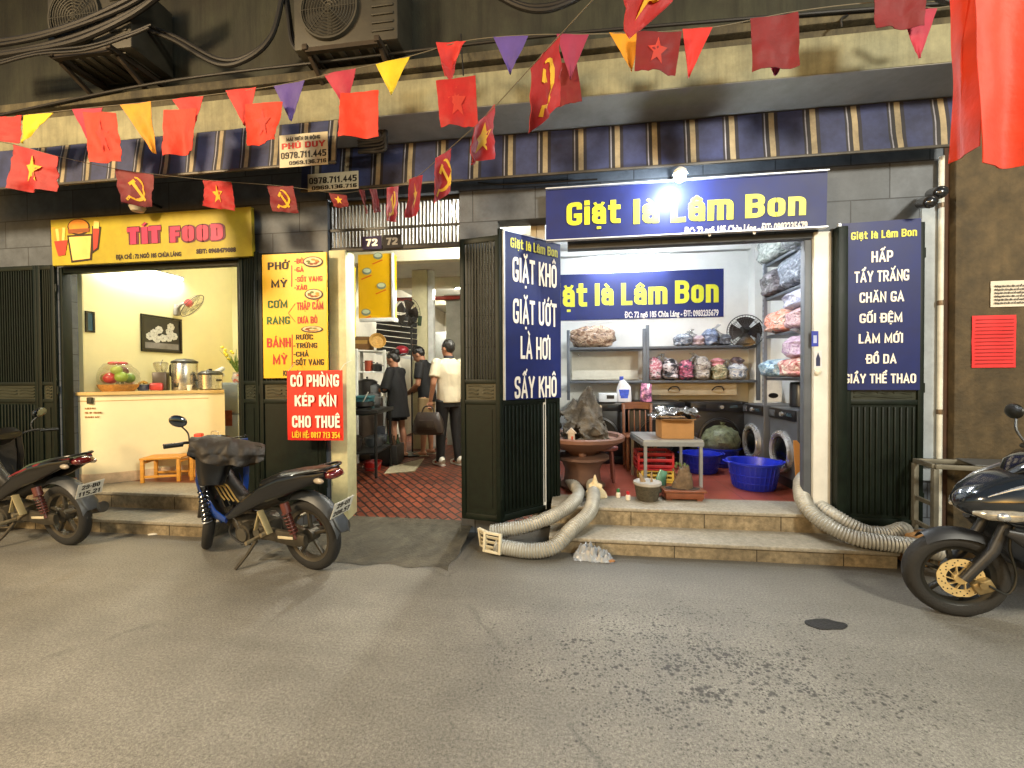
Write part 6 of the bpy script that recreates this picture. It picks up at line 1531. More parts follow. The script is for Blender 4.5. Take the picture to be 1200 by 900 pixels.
duct('second silver vent hose tucked under the fluted gate at right', [V((2.42,4.30,.42)), V((2.27,4.18,.42)), V((2.18,4.02,.38)), V((2.22,3.86,.33)), V((2.38,3.76,.24)), V((2.56,3.74,.225)), V((2.68,3.76,.26)), V((2.73,3.82,.21)), V((2.72,3.88,.15))], .054, (2.3,3.8,.3), 'vent_hose', 6.)
q = G(1063,640,.0); t = thing('carton', 'torn brown carton on the lane behind the scooter wheel', 'box', (2.75,3.62,0))
mb = MB(); mb.box((2.80,3.72,.13), (.30,.14,.24), RZ(.15), .004); mb.build('carton', cb, t)
# crumpled plastic bag on the lane
q = G(692,655); t = None
mb = MB()
def _film(sd, w, d, h, ox, oy):
    def f(u, v):
        x, y = (u-.5)*2, (v-.5)*2; r = min(1, math.hypot(x, y)); p = V((x*2.2+sd, y*2.2, sd))
        ridge = (1-abs(noise.noise(p*1.1)*2))*.5 + (1-abs(noise.noise(p*2.6)*2))*.28
        z = h*(1-r*r)*(.25+ridge)+.012*noise.noise(p*5)
        return q+V((ox+w*x*(1+.25*noise.noise(p*.8)), oy+d*y*(1+.25*noise.noise(p*.8+V((3,0,0)))), max(.003, .004+z)))
    return f
mb.sheet(_film(1.3, .135, .075, .15, 0, .02), 44, 30, .0015); mb.sheet(_film(7.7, .09, .05, .10, .10, -.02), 30, 22, .0015); mb.sheet(_film(4.1, .08, .06, .13, -.06, .03), 30, 22, .0015)
tag(mb.build('plastic_bag', M('bag_film', '#c3c8ce', .25, var=.12, coat=.5, transl=.45, alpha=.82), None, angle=30), 'crumpled white plastic bag lying on the lane below the steps', 'plastic bag')
q = G(717,659); mb = MB(); mb.ell(q+V((.0,0,.012)), (.03,.018,.012), RZ(.3), 10, 6, 0, .4, 5); tag(mb.build('dry_leaf', M('dry_leaf', '#8a6038', .8), None), 'small brown dry leaf beside the plastic bag', 'leaf')
q = G(180,627); mb = MB(); mb.ell(q+V((0,0,.008)), (.045,.02,.01), RZ(.5), 12, 6, 0, .4, 5); tag(mb.build('crumpled_paper', M('scrap', '#c9c4b6', .7), None), 'white paper scrap on the lane at the left step', 'litter')
# pipe, camera, bench by the brown wall
t = thing('drain_pipe', 'white wall pipe running down beside the brown wall', 'pipe', (3.08,3.90,.5))
mb = MB(); q = W(1100,400,3.9); mb.cyl((q.x+.015,3.905,.05), (q.x+.015,3.905,3.3), .019); mb.build('pipe', M('pipe_white', '#cfd0c6', .5, var=.15, dirt=.4), t)
for z in (2.1,1.2,2.9): mb = MB(); mb.lathe([(.022,-.02),(.024,0),(.022,.02)], (q.x+.015,3.905,z)); mb.build('clamp', M('clamp', '#6a5a48', .5, .5), t)
t = thing('security_camera', 'black twin security lamp on the wall above the fluted gate', 'camera', tuple(W(1092,232,3.8)))
q = W(1094,228,3.78)
for dx, dz in ((-.04,-.04),(.03,.03)):
    mb = MB(); mb.cyl(q+V((dx,.06,dz)), q+V((dx-.05,-.09,dz-.05)), .042, .048); mb.ell(q+V((dx-.05,-.09,dz-.05)), (.04,.03,.04)); mb.build('lamp_head', M('cam_black', '#1b1c1f', .25, coat=.5), t)
mb = MB(); mb.tube([q+V((0,.05,0)),q+V((.05,.1,.03)),q+V((.09,.14,.04))], .018); mb.build('bracket', black_p, t)
t = thing('steel_bench', 'weathered steel frame bench against the brown wall behind the scooter', 'bench', (3.0,3.6,0))
fs_ = M('bench_steel', '#6f6a5c', .55, .4, var=.35, dirt=.5)
bz = .80; A, B, C_, D = V((2.80,3.62,bz)), V((3.75,3.42,bz)), V((3.80,3.80,bz)), V((2.84,3.86,bz))
mb = MB()
for a, b in ((A,B),(B,C_),(C_,D),(D,A)): mb.bar(a, b, .035, .035, .003)
mb.build('frame', fs_, t)
for p in (A,B,C_,D): mb = MB(); mb.bar((p.x,p.y,.003), (p.x,p.y,bz-.02), .035, .035, .003, up=(1,0,0)); mb.build('leg', fs_, t)
mb = MB(); mb.prism([(p.x,p.y) for p in (A+V((.25,-.03,0)),B,C_,D+V((.3,0,0)))], (0,0,bz+.019), (1,0,0), (0,1,0), .006); mb.build('top_sheet', M('bench_sheet', '#7f8489', .35, .7, var=.2, dirt=.3), t)
for z in (.3,.5): mb = MB(); mb.bar((A.x,A.y,z), (D.x,D.y,z), .02, .03); mb.build('rung', fs_, t)

# ================================================================== MOTORBIKES
tyre_m = M('tyre', '#191816', .8, var=.3, scale=20, bump=.3, dirt=.6)
dusty = M('dusty_alloy', '#4f493e', .5, .55, var=.3, scale=9, dirt=.6)
dirtk = M('dirty_black', '#1d1b18', .5, var=.4, scale=8, dirt=.6)
seat_m = M('seat_vinyl', '#0d0e10', .42, var=.2, bump=.15, bscale=120)
def wheel(parent, c, r, tw, mtx=None, spokes=5, rim_m=None, n=40):
    rim_m = rim_m or dusty; ax = RX(PI/2)
    X = mtx or Matrix.Identity(4); k = tw/2
    mb = MB(); mb.lathe([(r-.075,-k*.75),(r-.055,-k*.98),(r-.03,-k),(r-.012,-k*.78),(r-.002,-k*.35),(r,0),(r-.002,k*.35),(r-.012,k*.78),(r-.03,k),(r-.055,k*.98),(r-.075,k*.75)], c, ax, n, 0, 0, False)
    w = mb.xf(X).build('wheel', tyre_m, parent, True)
    mb = MB(); mb.lathe([(r-.074,-k*.74),(r-.085,-k*.6),(r-.10,-k*.55),(r-.10,k*.55),(r-.085,k*.6),(r-.074,k*.74)], c, ax, n, 0, 0, False)
    for q in range(spokes):
        a = 2*PI*q/spokes+.3
        d = V((math.cos(a),0,math.sin(a)))
        mb.bar(V(c)+d*.03, V(c)+d*(r-.095), .022, .030, .004, up=(0,1,0))
    mb.cyl(V(c)+V((0,-k*.9,0)), V(c)+V((0,k*.9,0)), .055, None, 18)
    mb.xf(X).build('rim', rim_m, w, True)
    return w
def plate(parent, c, l1, l2, tiltx, mtx=None):
    """rear number plate facing -x, tilted up by tiltx"""
    up = V((-math.sin(tiltx)*1.0,0,math.cos(tiltx))); fr = Sign(V(c), (0,-1,0), up)
    if fr.n.x > 0: fr.n = -fr.n
    mb = MB(); mb.prism([(-.095,-.07),(.095,-.07),(.095,.07),(-.095,.07)], fr.P(0,0,-.003), fr.ux, fr.uz, .003)
    o = mb.build('number_plate', M('plate_white', '#cfcdc2', .4, var=.06, dirt=.12), parent, True)
    mb = MB(); fr.text(mb, l1, -.065, .065, .012, .055, t=.18, h=.002, th=.001); fr.text(mb, l2, -.08, .08, -.055, -.010, t=.18, h=.002, th=.001)
    mb.build('plate_lettering', M('ink_black', '#20160c', .6), o, True)
def underbone(label, loc, phi, lean, body, accent, l1, l2, steer=0., cover=False, extras=False, red=None, seatcol=None):
    r = .285; wb = 1.22
    t = thing('motorbike', label, 'motorbike', loc, phi, None, Matrix.Rotation(lean, 4, 'X'))
    bm_ = M('bike_'+body, body, .30, var=.15, coat=.45, dirt=.05, spec=.35); am = M('bike_'+accent, accent, .3, var=.15, coat=.6, dirt=.15)
    # steering turn about the raked head axis
    h0 = V((1.0,0,.92)); axd = (V((1.2,0,.3))-h0).normalized()
    ST = Matrix.Translation(h0) @ Matrix.Rotation(-steer, 4, axd) @ Matrix.Translation(-h0)
    STH = ST @ Matrix.Translation((-.25,0,-.03)) @ Matrix.Scale(.86, 4, (0,1,0))
    wheel(t, (0,0,r), r, .085); wheel(t, (wb,0,r), r, .075, ST)
    # fork, mudguards
    for s in (-1,1):
        mb = MB(); mb.tube([V((wb-.02,s*.075,r)),V((1.10,s*.07,.66)),V((1.02,s*.05,.9))],[.022,.018,.016],10); mb.xf(ST).build('fork_leg', dirtk, t, True)
    mb = MB()
    mb.sheet(lambda u, v: V((wb+(r+.03)*math.cos(-.1+2.5*u), (v-.5)*.11, r+(r+.03)*math.sin(-.1+2.5*u)-.05*(2*v-1)**2)), 20, 6, .004); mb.xf(ST).build('front_mudguard', bm_, t, True)
    mb = MB(); mb.sheet(lambda u, v: V(((r+.05)*math.cos(1.2+1.75*u), (v-.5)*.13, r+.02+(r+.05)*math.sin(1.2+1.75*u)-.05*(2*v-1)**2)), 18, 6, .004); mb.loft([((-.27,0,.50),.05,.012),((-.33,0,.42),.06,.010),((-.345,0,.36),.035,.006)], 14, .8); mb.build('rear_mudguard', M('mudguard_grey', '#3a3d40', .45, var=.2, dirt=.4), t, True)
    # main side fairing, long and slim, each side
    for s in (-1,1):
        mb = MB(); mb.loft([((-.27,s*.06,.815),.025,.022),((-.10,s*.10,.77),.03,.055),((.12,s*.12,.70),.03,.075),((.34,s*.125,.615),.028,.065),((.56,s*.12,.50),.026,.05),((.72,s*.115,.41),.024,.035),((.84,s*.11,.36),.015,.02)], 14, .75)
        mb.build('side_panel', bm_, t, True)
        mb = MB(); mb.loft([((1.04,s*.15,.70),.014,.05),((1.0,s*.155,.52),.016,.055),((.92,s*.14,.40),.015,.05),((.80,s*.125,.35),.012,.03)], 10, .8, 0, (1,0,0)); mb.build('blue_trim' if accent == '#1c3f8c' else 'lower_trim', am, t, True)
        if red:
            mb = MB(); mb.loft([((-.27,s*.078,.835),.006,.010),((.05,s*.128,.775),.010,.014),((.30,s*.142,.70),.010,.010),((.40,s*.15,.66),.004,.004)], 8); mb.build('red_stripe', M('stripe_red', red, .3, coat=.5), t, True)
    # frame beam, front shield
    mb = MB(); mb.loft([((1.0,0,.80),.05,.07),((.9,0,.62),.055,.07),((.72,0,.48),.06,.065),((.50,0,.50),.07,.075),((.25,0,.60),.08,.07)], 14, .8); mb.build('frame_cover', dirtk, t, True)
    mb = MB()
    def shield(u, v):
        z = .30+.66*v; w = (.10+.13*math.sin(min(1,v*1.15)*PI*.62)); a = (u-.5)*2
        return V((1.04+.08*v-.16*max(0,v-.55)-.13*a*a, a*w, z))
    mb.sheet(shield, 14, 14, .012); mb.build('leg_shield', am if accent == '#1c3f8c' else bm_, t, True)
    mb = MB(); mb.sheet(lambda u, v: shield(u*.8+.1, v*.9+.05)+V((-.03,0,0)), 12, 10, .010); mb.build('inner_shield', dirtk, t, True)
    # seat
    mb = MB(); mb.loft([((.46,0,.60),.05,.03),((.40,0,.66),.09,.05),((.26,0,.715),.115,.05),((.08,0,.755),.125,.05),((-.08,0,.785),.115,.045),((-.22,0,.815),.08,.032),((-.27,0,.825),.03,.012)], 18, .75); mb.build('seat', M('seat_'+seatcol, seatcol, .35, var=.2) if seatcol else seat_m, t, True)
    mb = MB(); mb.tube(spline([V((-.02,.12,.80)),V((-.20,.115,.845)),V((-.30,.06,.86)),V((-.30,-.06,.86)),V((-.20,-.115,.845)),V((-.02,-.12,.80))],5), .011); mb.build('grab_rail', M('rail_black', '#141414', .35), t, True)
    mb = MB(); mb.ell((-.29,0,.80), (.05,.075,.035), None, 16, 9, 0, 0, 3, 0, .8); mb.build('tail_light', M('tail_red', '#5c0f10', .15, coat=1.), t, True)
    for s in (-1,1): mb = MB(); mb.ell((-.24,s*.10,.77), (.05,.02,.022), None, 12, 7); mb.build('indicator', M('lens_pale', '#a89a86', .2, coat=.8), t, True)
    plate(t, (-.345,0,.545), l1, l2, .45)
    # engine, swingarm, chain case, silencer, shocks, stand
    mb = MB(); mb.loft([((.86,0,.34),.06,.07),((.74,0,.30),.09,.09),((.58,0,.27),.11,.095),((.42,0,.27),.10,.08)], 16, .8); mb.cyl((.58,-.14,.27), (.58,.15,.27), .085, None, 22)
    for k in range(5): mb.box((.80+.022*k,0,.335+.004*k), (.008,.15,.15), RY(-.1), .003)
    mb.build('engine', dusty, t, True)
    mb = MB(); mb.loft([((.46,.10,.29),.025,.05),((.25,.105,.29),.025,.055),((.06,.105,.285),.025,.06),((-.05,.10,.285),.02,.045)], 12, .8); mb.build('chain_case', dusty, t, True)
    mb = MB(); mb.tube(spline([V((.82,-.06,.26)),V((.72,-.13,.17)),V((.45,-.15,.18)),V((.2,-.155,.22))],6), .016); mb.cyl((.28,-.155,.21), (-.20,-.16,.31), .042, .05, 18); mb.build('silencer', M('silencer', '#57544f', .4, .7, var=.3), t, True)
    for s in (-1,1):
        mb = MB(); mb.cyl((.02,s*.125,.30), (.10,s*.125,.56), .012); P_ = []
        for k in range(60): a = k*.72; q = k/59; P_.append(V((.03+.07*q+.028*math.cos(a), s*.125+.028*math.sin(a), .345+.16*q)))
        mb.tube(P_, .006, 6); o = mb.build('shock_absorber', M('spring_red', '#55231b', .45, var=.3, dirt=.5), t, True)
        mb = MB(); mb.cyl((.082,s*.125,.50), (.105,s*.125,.575), .032); mb.build('shock_cap', M('spring_red', '#7a2a20', .4), o, True)
    mb = MB(); mb.tube([V((.47,.12,.22)),V((.52,.17,.12)),V((.56,.25,.03))],[.014,.012,.012],8); mb.box((.565,.26,.016),(.06,.04,.010)); mb.build('side_stand', dusty, t, True)
    for s in (-1,1): mb = MB(); mb.cyl((.42,s*.12,.26), (.42,s*.24,.26), .016); mb.bar((.42,s*.12,.26), (.27,s*.14,.34), .02, .03, .003); mb.cyl((.27,s*.13,.34),(.27,s*.22,.34),.014); mb.build('foot_peg', M('peg', '#8d8168', .5, .5), t, True)
    # handlebar
    mb = MB(); mb.tube(spline([V((.86,.33,1.01)),V((.94,.20,1.03)),V((1.0,.06,.99)),V((1.0,-.06,.99)),V((.94,-.20,1.03)),V((.86,-.33,1.01))],6), .011); mb.xf(STH).build('handlebar', dirtk, t, True)
    for s in (-1,1):
        mb = MB(); mb.cyl((.905,s*.24,1.02), (.845,s*.36,1.008), .017, None, 12); g = mb.xf(STH).build('grip', black_p, t, True)
        mb = MB(); mb.tube([V((.96,s*.20,1.03)),V((.955,s*.29,1.02)),V((.925,s*.38,1.01))],[.006,.006,.008],6); mb.xf(STH).build('lever', chrome, g, True)
    for s in ((1,) if cover else (1,-1)):
        mb = MB(); mb.tube(spline([V((.95,s*.2,1.03)),V((.97,s*.22,1.10)),V((.96,s*.28,1.16))],5), .006); m_ = mb.xf(STH).build('mirror', black_p, t, True)
        mb = MB(); mb.ell((.965,s*.30,1.19), (.02,.07,.045), RX(.25*s)); mb.xf(STH).build('mirror_shell', black_p, m_, True)
        mb = MB(); mb.ell((.948,s*.30,1.19), (.006,.062,.038), RX(.25*s)); mb.xf(STH).build('mirror_glass', M('mirror_glass', '#6a7076', .05, 1.), m_, True)
    mb = MB(); mb.loft([((.93,0,1.02),.10,.03),((1.02,0,1.03),.14,.06),((1.10,0,.985),.12,.07),((1.15,0,.95),.08,.05),((1.165,0,.94),.03,.02)], 18, .8); mb.xf(STH).build('headlamp_cowl', bm_, t, True)
    mb = MB(); mb.ell((1.14,0,.945), (.03,.075,.045)); mb.xf(STH).build('headlamp', M('headlamp_glass', '#7fa3a0', .08, coat=1., transl=.3), t, True)
    if cover:        # one dark cloth thrown over the bars, hanging in soft folds
        def drape(u, v):
            y = .19-.58*u; w = math.sin(PI*min(1, max(0, .12+.80*u)))          # fuller in the middle
            top = V((.95-.10*abs(y)*1.2, y, 1.075-.10*max(0,u-.55)-.02*abs(y)))
            rx = .05+.11*w; rz = .045+.05*w; drop = (.05+.13*w) if v < .5 else (.03+.07*w)
            if v < .32: q = V((rx, 0, -rz-drop*(.32-v)/.32))                    # front fall
            elif v > .72: q = V((-rx*1.05, 0, -rz-drop*(v-.72)/.28))             # rear fall
            else: th = PI*(v-.32)/.40; q = V((rx*math.cos(th), 0, -rz+rz*math.sin(th)))
            fall = max(0, abs(v-.52)-.2)/.3
            f = .028*fall*math.sin(u*19+2*v)+.022*noise.noise(V((u*7,v*5,1)))+.012*noise.noise(V((u*19,v*13,4)))
            return top+q+V((f*(1 if v < .5 else -1), .015*noise.noise(V((u*6,v*6,7))), .02*noise.noise(V((u*6,v*4,9)))))
        mb = MB(); mb.sheet(drape, 44, 34, .005); mb.xf(STH); mb.build('rain_cover', M('cover_cloth', '#241e17', .65, var=.35, scale=9, bump=.4, bscale=35), t, True, angle=70)
        mb = MB(); mb.loft([((.98,0,1.0),.14,.06),((1.02,0,.90),.15,.075),((1.03,0,.78),.13,.07),((1.0,0,.68),.09,.05)], 18, .85, 0, (1,0,0)); mb.xf(STH); mb.build('front_cowl', bm_, t, True)
    # cables and small fittings
    for k_, (y_, dx_) in enumerate(((.10,.0),(.05,.03),(-.08,.01))):
        mb = MB(); mb.tube(spline([V((.85,y_*2,1.0)),V((.98+dx_,y_*1.4,.96)),V((1.0+dx_,y_,.82)),V((.95,y_*.8,.62)),V((.86,y_*.8,.44))],6), .0055, 6); mb.build('control_cable', black_p, t, True)
    mb = MB(); mb.tube(spline([V((.80,.10,.42)),V((.66,.135,.36)),V((.60,.15,.30)),V((.52,.14,.22))],5), .007, 6); mb.tube(spline([V((.84,.05,.30)),V((.78,.12,.24)),V((.60,.16,.20)),V((.50,.15,.20))],5), .009, 6); mb.build('engine_pipe', dirtk, t, True)
    mb = MB(); mb.cyl((.58,.152,.27), (.58,.162,.27), .055, None, 18); mb.cyl((.44,.115,.29), (.44,.135,.29), .04, None, 16); mb.build('engine_cover', M('alloy_worn', '#7d776a', .35, .8, var=.25, dirt=.4), t, True)
    mb = MB(); mb.box((.12,.134,.30), (.16,.006,.022), RY(.08), .002); mb.build('case_badge', M('badge', '#c4b99c', .4), t, True)
    mb = MB(); mb.bar((.34,.155,.50), (.24,.165,.33), .012, .05, .003, up=(0,1,0)); mb.bar((.34,.155,.50), (.40,.165,.34), .012, .03, .003, up=(0,1,0)); mb.build('footrest_bracket', M('bracket_pale', '#a99a72', .45, .4), t, True)
    if extras:
        P_ = [V((.965,.175,.62-.28*k/8)) for k in range(9)]
        mb = MB(); mb.cyl(P_[0]+V((0,0,.02)), P_[-1], .034, None, 16)
        for k in range(7): mb.lathe([(.034,-.012),(.043,0),(.034,.012)], P_[0]+V((-.002*k,0,-.02-.038*k)), None, 18)
        o = mb.build('coiled_lock', M('lock_black', '#141519', .25, coat=.6), t, True)
        mb = MB(); mb.lathe([(.0,.045),(.024,.04),(.036,.0),(.030,-.012)], P_[0]+V((0,0,.03)), None, 18); mb.lathe([(.030,.01),(.040,-.0),(.0,-.012)], P_[-1], None, 18); mb.build('lock_cap', chrome, o, True)
        mb = MB(); mb.tube(spline([P_[0]+V((.0,0,.06)),P_[0]+V((-.05,-.01,.10)),P_[0]+V((-.13,-.02,.09))],5), .009); mb.build('lock_shackle', M('brassy', '#b59a5a', .3, .8), o, True)
        brass = M('brassy', '#b59a5a', .3, .8)
        mb = MB()
        for k in range(4):
            x0 = .90-.055*k; mb.tube(spline([V((x0+.03,.13,.665)),V((x0-.02,.135,.655)),V((x0-.10,.14,.57)),V((x0-.14,.14,.535))],5), .006, 6)
        mb.tube([V((.95,.12,.64)),V((.93,.13,.665)),V((.74,.14,.65))], .006, 6); mb.build('carrier_bar', brass, t, True)
    return t
bk = underbone('black and blue motorbike with a dark rain cover draped over its handlebars', (-2.0, 3.06, 0), PI-.25, -.10, '#0b0d12', '#1c3f8c', '29-U1', '208.57', -.66, True, True)
bk2 = underbone('black motorbike with a red stripe, cut off by the left edge of the view', (-4.53, 3.24, 0), PI-.12, -.08, '#15120f', '#201c1a', '29-B0', '115.21', .1, False, False, '#7d1622', '#4d5a48')

# --- scooter at the right
t = thing('scooter', 'dark graphite scooter with a gold front disc brake entering at the right edge', 'scooter', (3.64, 2.93, 0), PI-.03, None, Matrix.Rotation(-.09, 4, 'X'))
gb_ = M('scooter_paint', '#20252c', .18, .3, var=.12, coat=1.); gk = M('scooter_plastic', '#1f2022', .45, var=.2, dirt=.2)
h0 = V((1.0,0,.85)); axd = (V((1.22,0,.27))-h0).normalized(); ST = Matrix.Translation(h0) @ Matrix.Rotation(.16, 4, axd) @ Matrix.Translation(-h0)
r = .262
wheel(t, (0,0,r), r, .11); fwm = M('rim_dark', '#24231f', .4, .5, var=.3); wheel(t, (1.25,0,r), r, .10, ST, 6, fwm, 48)
for s in (-1,1): mb = MB(); mb.tube([V((1.25,s*.085,r)),V((1.12,s*.085,.46)),V((1.02,s*.07,.75))],[.028,.03,.022],12); mb.xf(ST).build('fork_leg', gk, t, True)
gold = M('disc_gold', '#e6c98c', .35, .55, var=.15)
mb = MB()
ax = RX(PI/2)
cz = V((1.25,.058,r))
n = 48
for ri, ro in ((.072,.118),):
    vs = []
    for k in range(n):
        a = 2*PI*k/n; w = 1+.012*math.sin(a*12)
        for q, y in ((ri,0),(ro*w,0),(ro*w,.005),(ri,.005)): vs.append(cz+V((q*math.cos(a), y, q*math.sin(a))))
    mb.add(vs, [(4*k+i, 4*k+(i+1)%4, 4*((k+1)%n)+(i+1)%4, 4*((k+1)%n)+i) for k in range(n) for i in range(4)], 0, False)
for k in range(10):
    a = 2*PI*k/10; mb.bar(cz+V((.03*math.cos(a-.4),.0025,.03*math.sin(a-.4))), cz+V((.08*math.cos(a),.0025,.08*math.sin(a))), .004, .014, 0, up=(0,1,0))
mb.cyl(cz-V((0,.02,0)), cz+V((0,.012,0)), .036, None, 18)
d_ = mb.xf(ST).build('brake_disc', gold, t, True)
mb = MB()
for k in range(36): a = 2*PI*k/36; q_ = (.085,.097,.108)[k%3]; p_ = cz+V((q_*math.cos(a),.0051,q_*math.sin(a))); mb.cyl(p_, p_+V((0,.0008,0)), .0042, None, 8)
mb.xf(ST).build('disc_holes', drum, d_, True)
mb = MB(); mb.box((1.155,.075,.235), (.10,.05,.075), RY(.5), .012); mb.cyl((1.17,.10,.25),(1.17,.115,.25),.02); mb.xf(ST).build('caliper', M('caliper_gold', '#8f7c56', .4, .6, var=.3), d_, True)
mb = MB(); mb.tube(spline([V((1.14,.10,.25)),V((1.06,.11,.22)),V((1.02,.10,.33)),V((1.05,.09,.50)),V((1.02,.08,.66))],6), .007, 8); mb.xf(ST).build('brake_hose', black_p, t, True)
mb = MB(); mb.sheet(lambda u, v: V((1.25+(r+.03)*math.cos(.95+1.5*u), (v-.5)*.13, r+(r+.03)*math.sin(.95+1.5*u)-.05*(2*v-1)**2)), 20, 8, .005); mb.xf(ST).build('front_mudguard', gk, t, True)
# nose fairing
mb = MB(); mb.loft([((1.275,0,.705),.02,.02),((1.255,0,.715),.07,.055),((1.19,0,.735),.13,.10),((1.09,0,.755),.18,.145),((.97,0,.765),.205,.185),((.86,0,.77),.20,.20),((.78,0,.76),.17,.19)], 26, .85); mb.build('front_fairing', gb_, t, True)
for s in (-1,1):
    mb = MB(); mb.loft([((1.245,s*.075,.690),.010,.010),((1.20,s*.118,.694),.024,.030),((1.12,s*.165,.708),.024,.034),((1.02,s*.195,.728),.016,.022),((.95,s*.205,.745),.004,.006)], 14); hl = mb.build('headlight', M('headlight_glass', '#a8a294', .06, .4, var=.5, scale=25, coat=1.), t, True)
    mb = MB(); mb.ell((1.15,s*.158,.702), (.04,.024,.026)); mb.build('bulb_reflector', chrome, hl, True)
    mb = MB(); mb.loft([((1.11,s*.13,.60),.02,.02),((1.0,s*.17,.56),.03,.06),((.88,s*.17,.47),.03,.12),((.80,s*.15,.36),.025,.10),((.74,s*.12,.28),.02,.05)], 14, .8); mb.build('side_fairing', gk, t, True)
    mb = MB(); mb.loft([((1.20,s*.105,.80),.004,.004),((1.08,s*.14,.868),.010,.012),((.93,s*.16,.925),.010,.012),((.85,s*.16,.95),.004,.004)], 10); mb.build('chrome_strip', chrome, t, True)
mb = MB(); mb.loft([((1.02,0,.92),.06,.015),((.97,0,.97),.12,.03),((.90,0,1.02),.14,.04),((.80,0,1.04),.12,.05),((.72,0,1.02),.08,.04)], 20, .85); mb.xf(ST).build('handlebar_cowl', M('scooter_gloss', '#0e0f11', .12, coat=1.), t, True)
mb = MB(); mb.sheet(lambda u, v: V((1.0-.13*v-.10*(2*u-1)**2, (u-.5)*.30*(1-.3*v), .93+.20*v)), 12, 8, .005); mb.xf(ST).build('fly_screen', M('smoked_screen', '#1b1c1e', .08, coat=1.), t, True)
for s in (-1,1):
    mb = MB(); mb.tube([V((.80,s*.12,1.03)),V((.76,s*.24,1.04)),V((.72,s*.36,1.03))],[.014,.014,.018],10); mb.xf(ST).build('grip', black_p, t, True)
    mb = MB(); mb.tube(spline([V((.80,s*.2,1.05)),V((.82,s*.26,1.14)),V((.80,s*.30,1.22))],5), .007); m_ = mb.xf(ST).build('mirror', black_p, t, True)
    mb = MB(); mb.ell((.80,s*.32,1.26), (.022,.075,.05)); mb.xf(ST).build('mirror_shell', black_p, m_, True)
mb = MB(); mb.box((.62,0,.30), (.42,.30,.06), None, .02); mb.build('foot_board', gk, t, True)
mb = MB(); mb.loft([((.46,0,.40),.12,.10),((.34,0,.55),.15,.16),((.10,0,.62),.155,.13),((-.15,0,.68),.13,.10),((-.35,0,.74),.08,.05)], 20, .8); mb.build('rear_body', gb_, t, True)
mb = MB(); mb.loft([((.48,0,.70),.08,.03),((.36,0,.745),.13,.05),((.1,0,.775),.14,.05),((-.18,0,.81),.12,.045),((-.34,0,.835),.06,.02)], 18, .8); mb.build('seat', seat_m, t, True)
mb = MB(); mb.loft([((.36,.11,.28),.04,.07),((.1,.13,.27),.045,.08),((-.05,.12,.27),.035,.06)], 14, .8); mb.build('engine', dusty, t, True)
mb = MB(); mb.cyl((.25,-.15,.24), (-.28,-.17,.34), .05, .065, 18); mb.build('silencer', M('silencer', '#57544f', .4, .7), t, True)
mb = MB(); mb.ell((-.37,0,.74), (.04,.10,.04)); mb.build('tail_light', M('tail_red', '#5c0f10', .15), t, True)
mb = MB(); mb.tube([V((.30,.10,.22)),V((.32,.17,.1)),V((.34,.24,.02))], .013, 8); mb.build('side_stand', dusty, t, True)

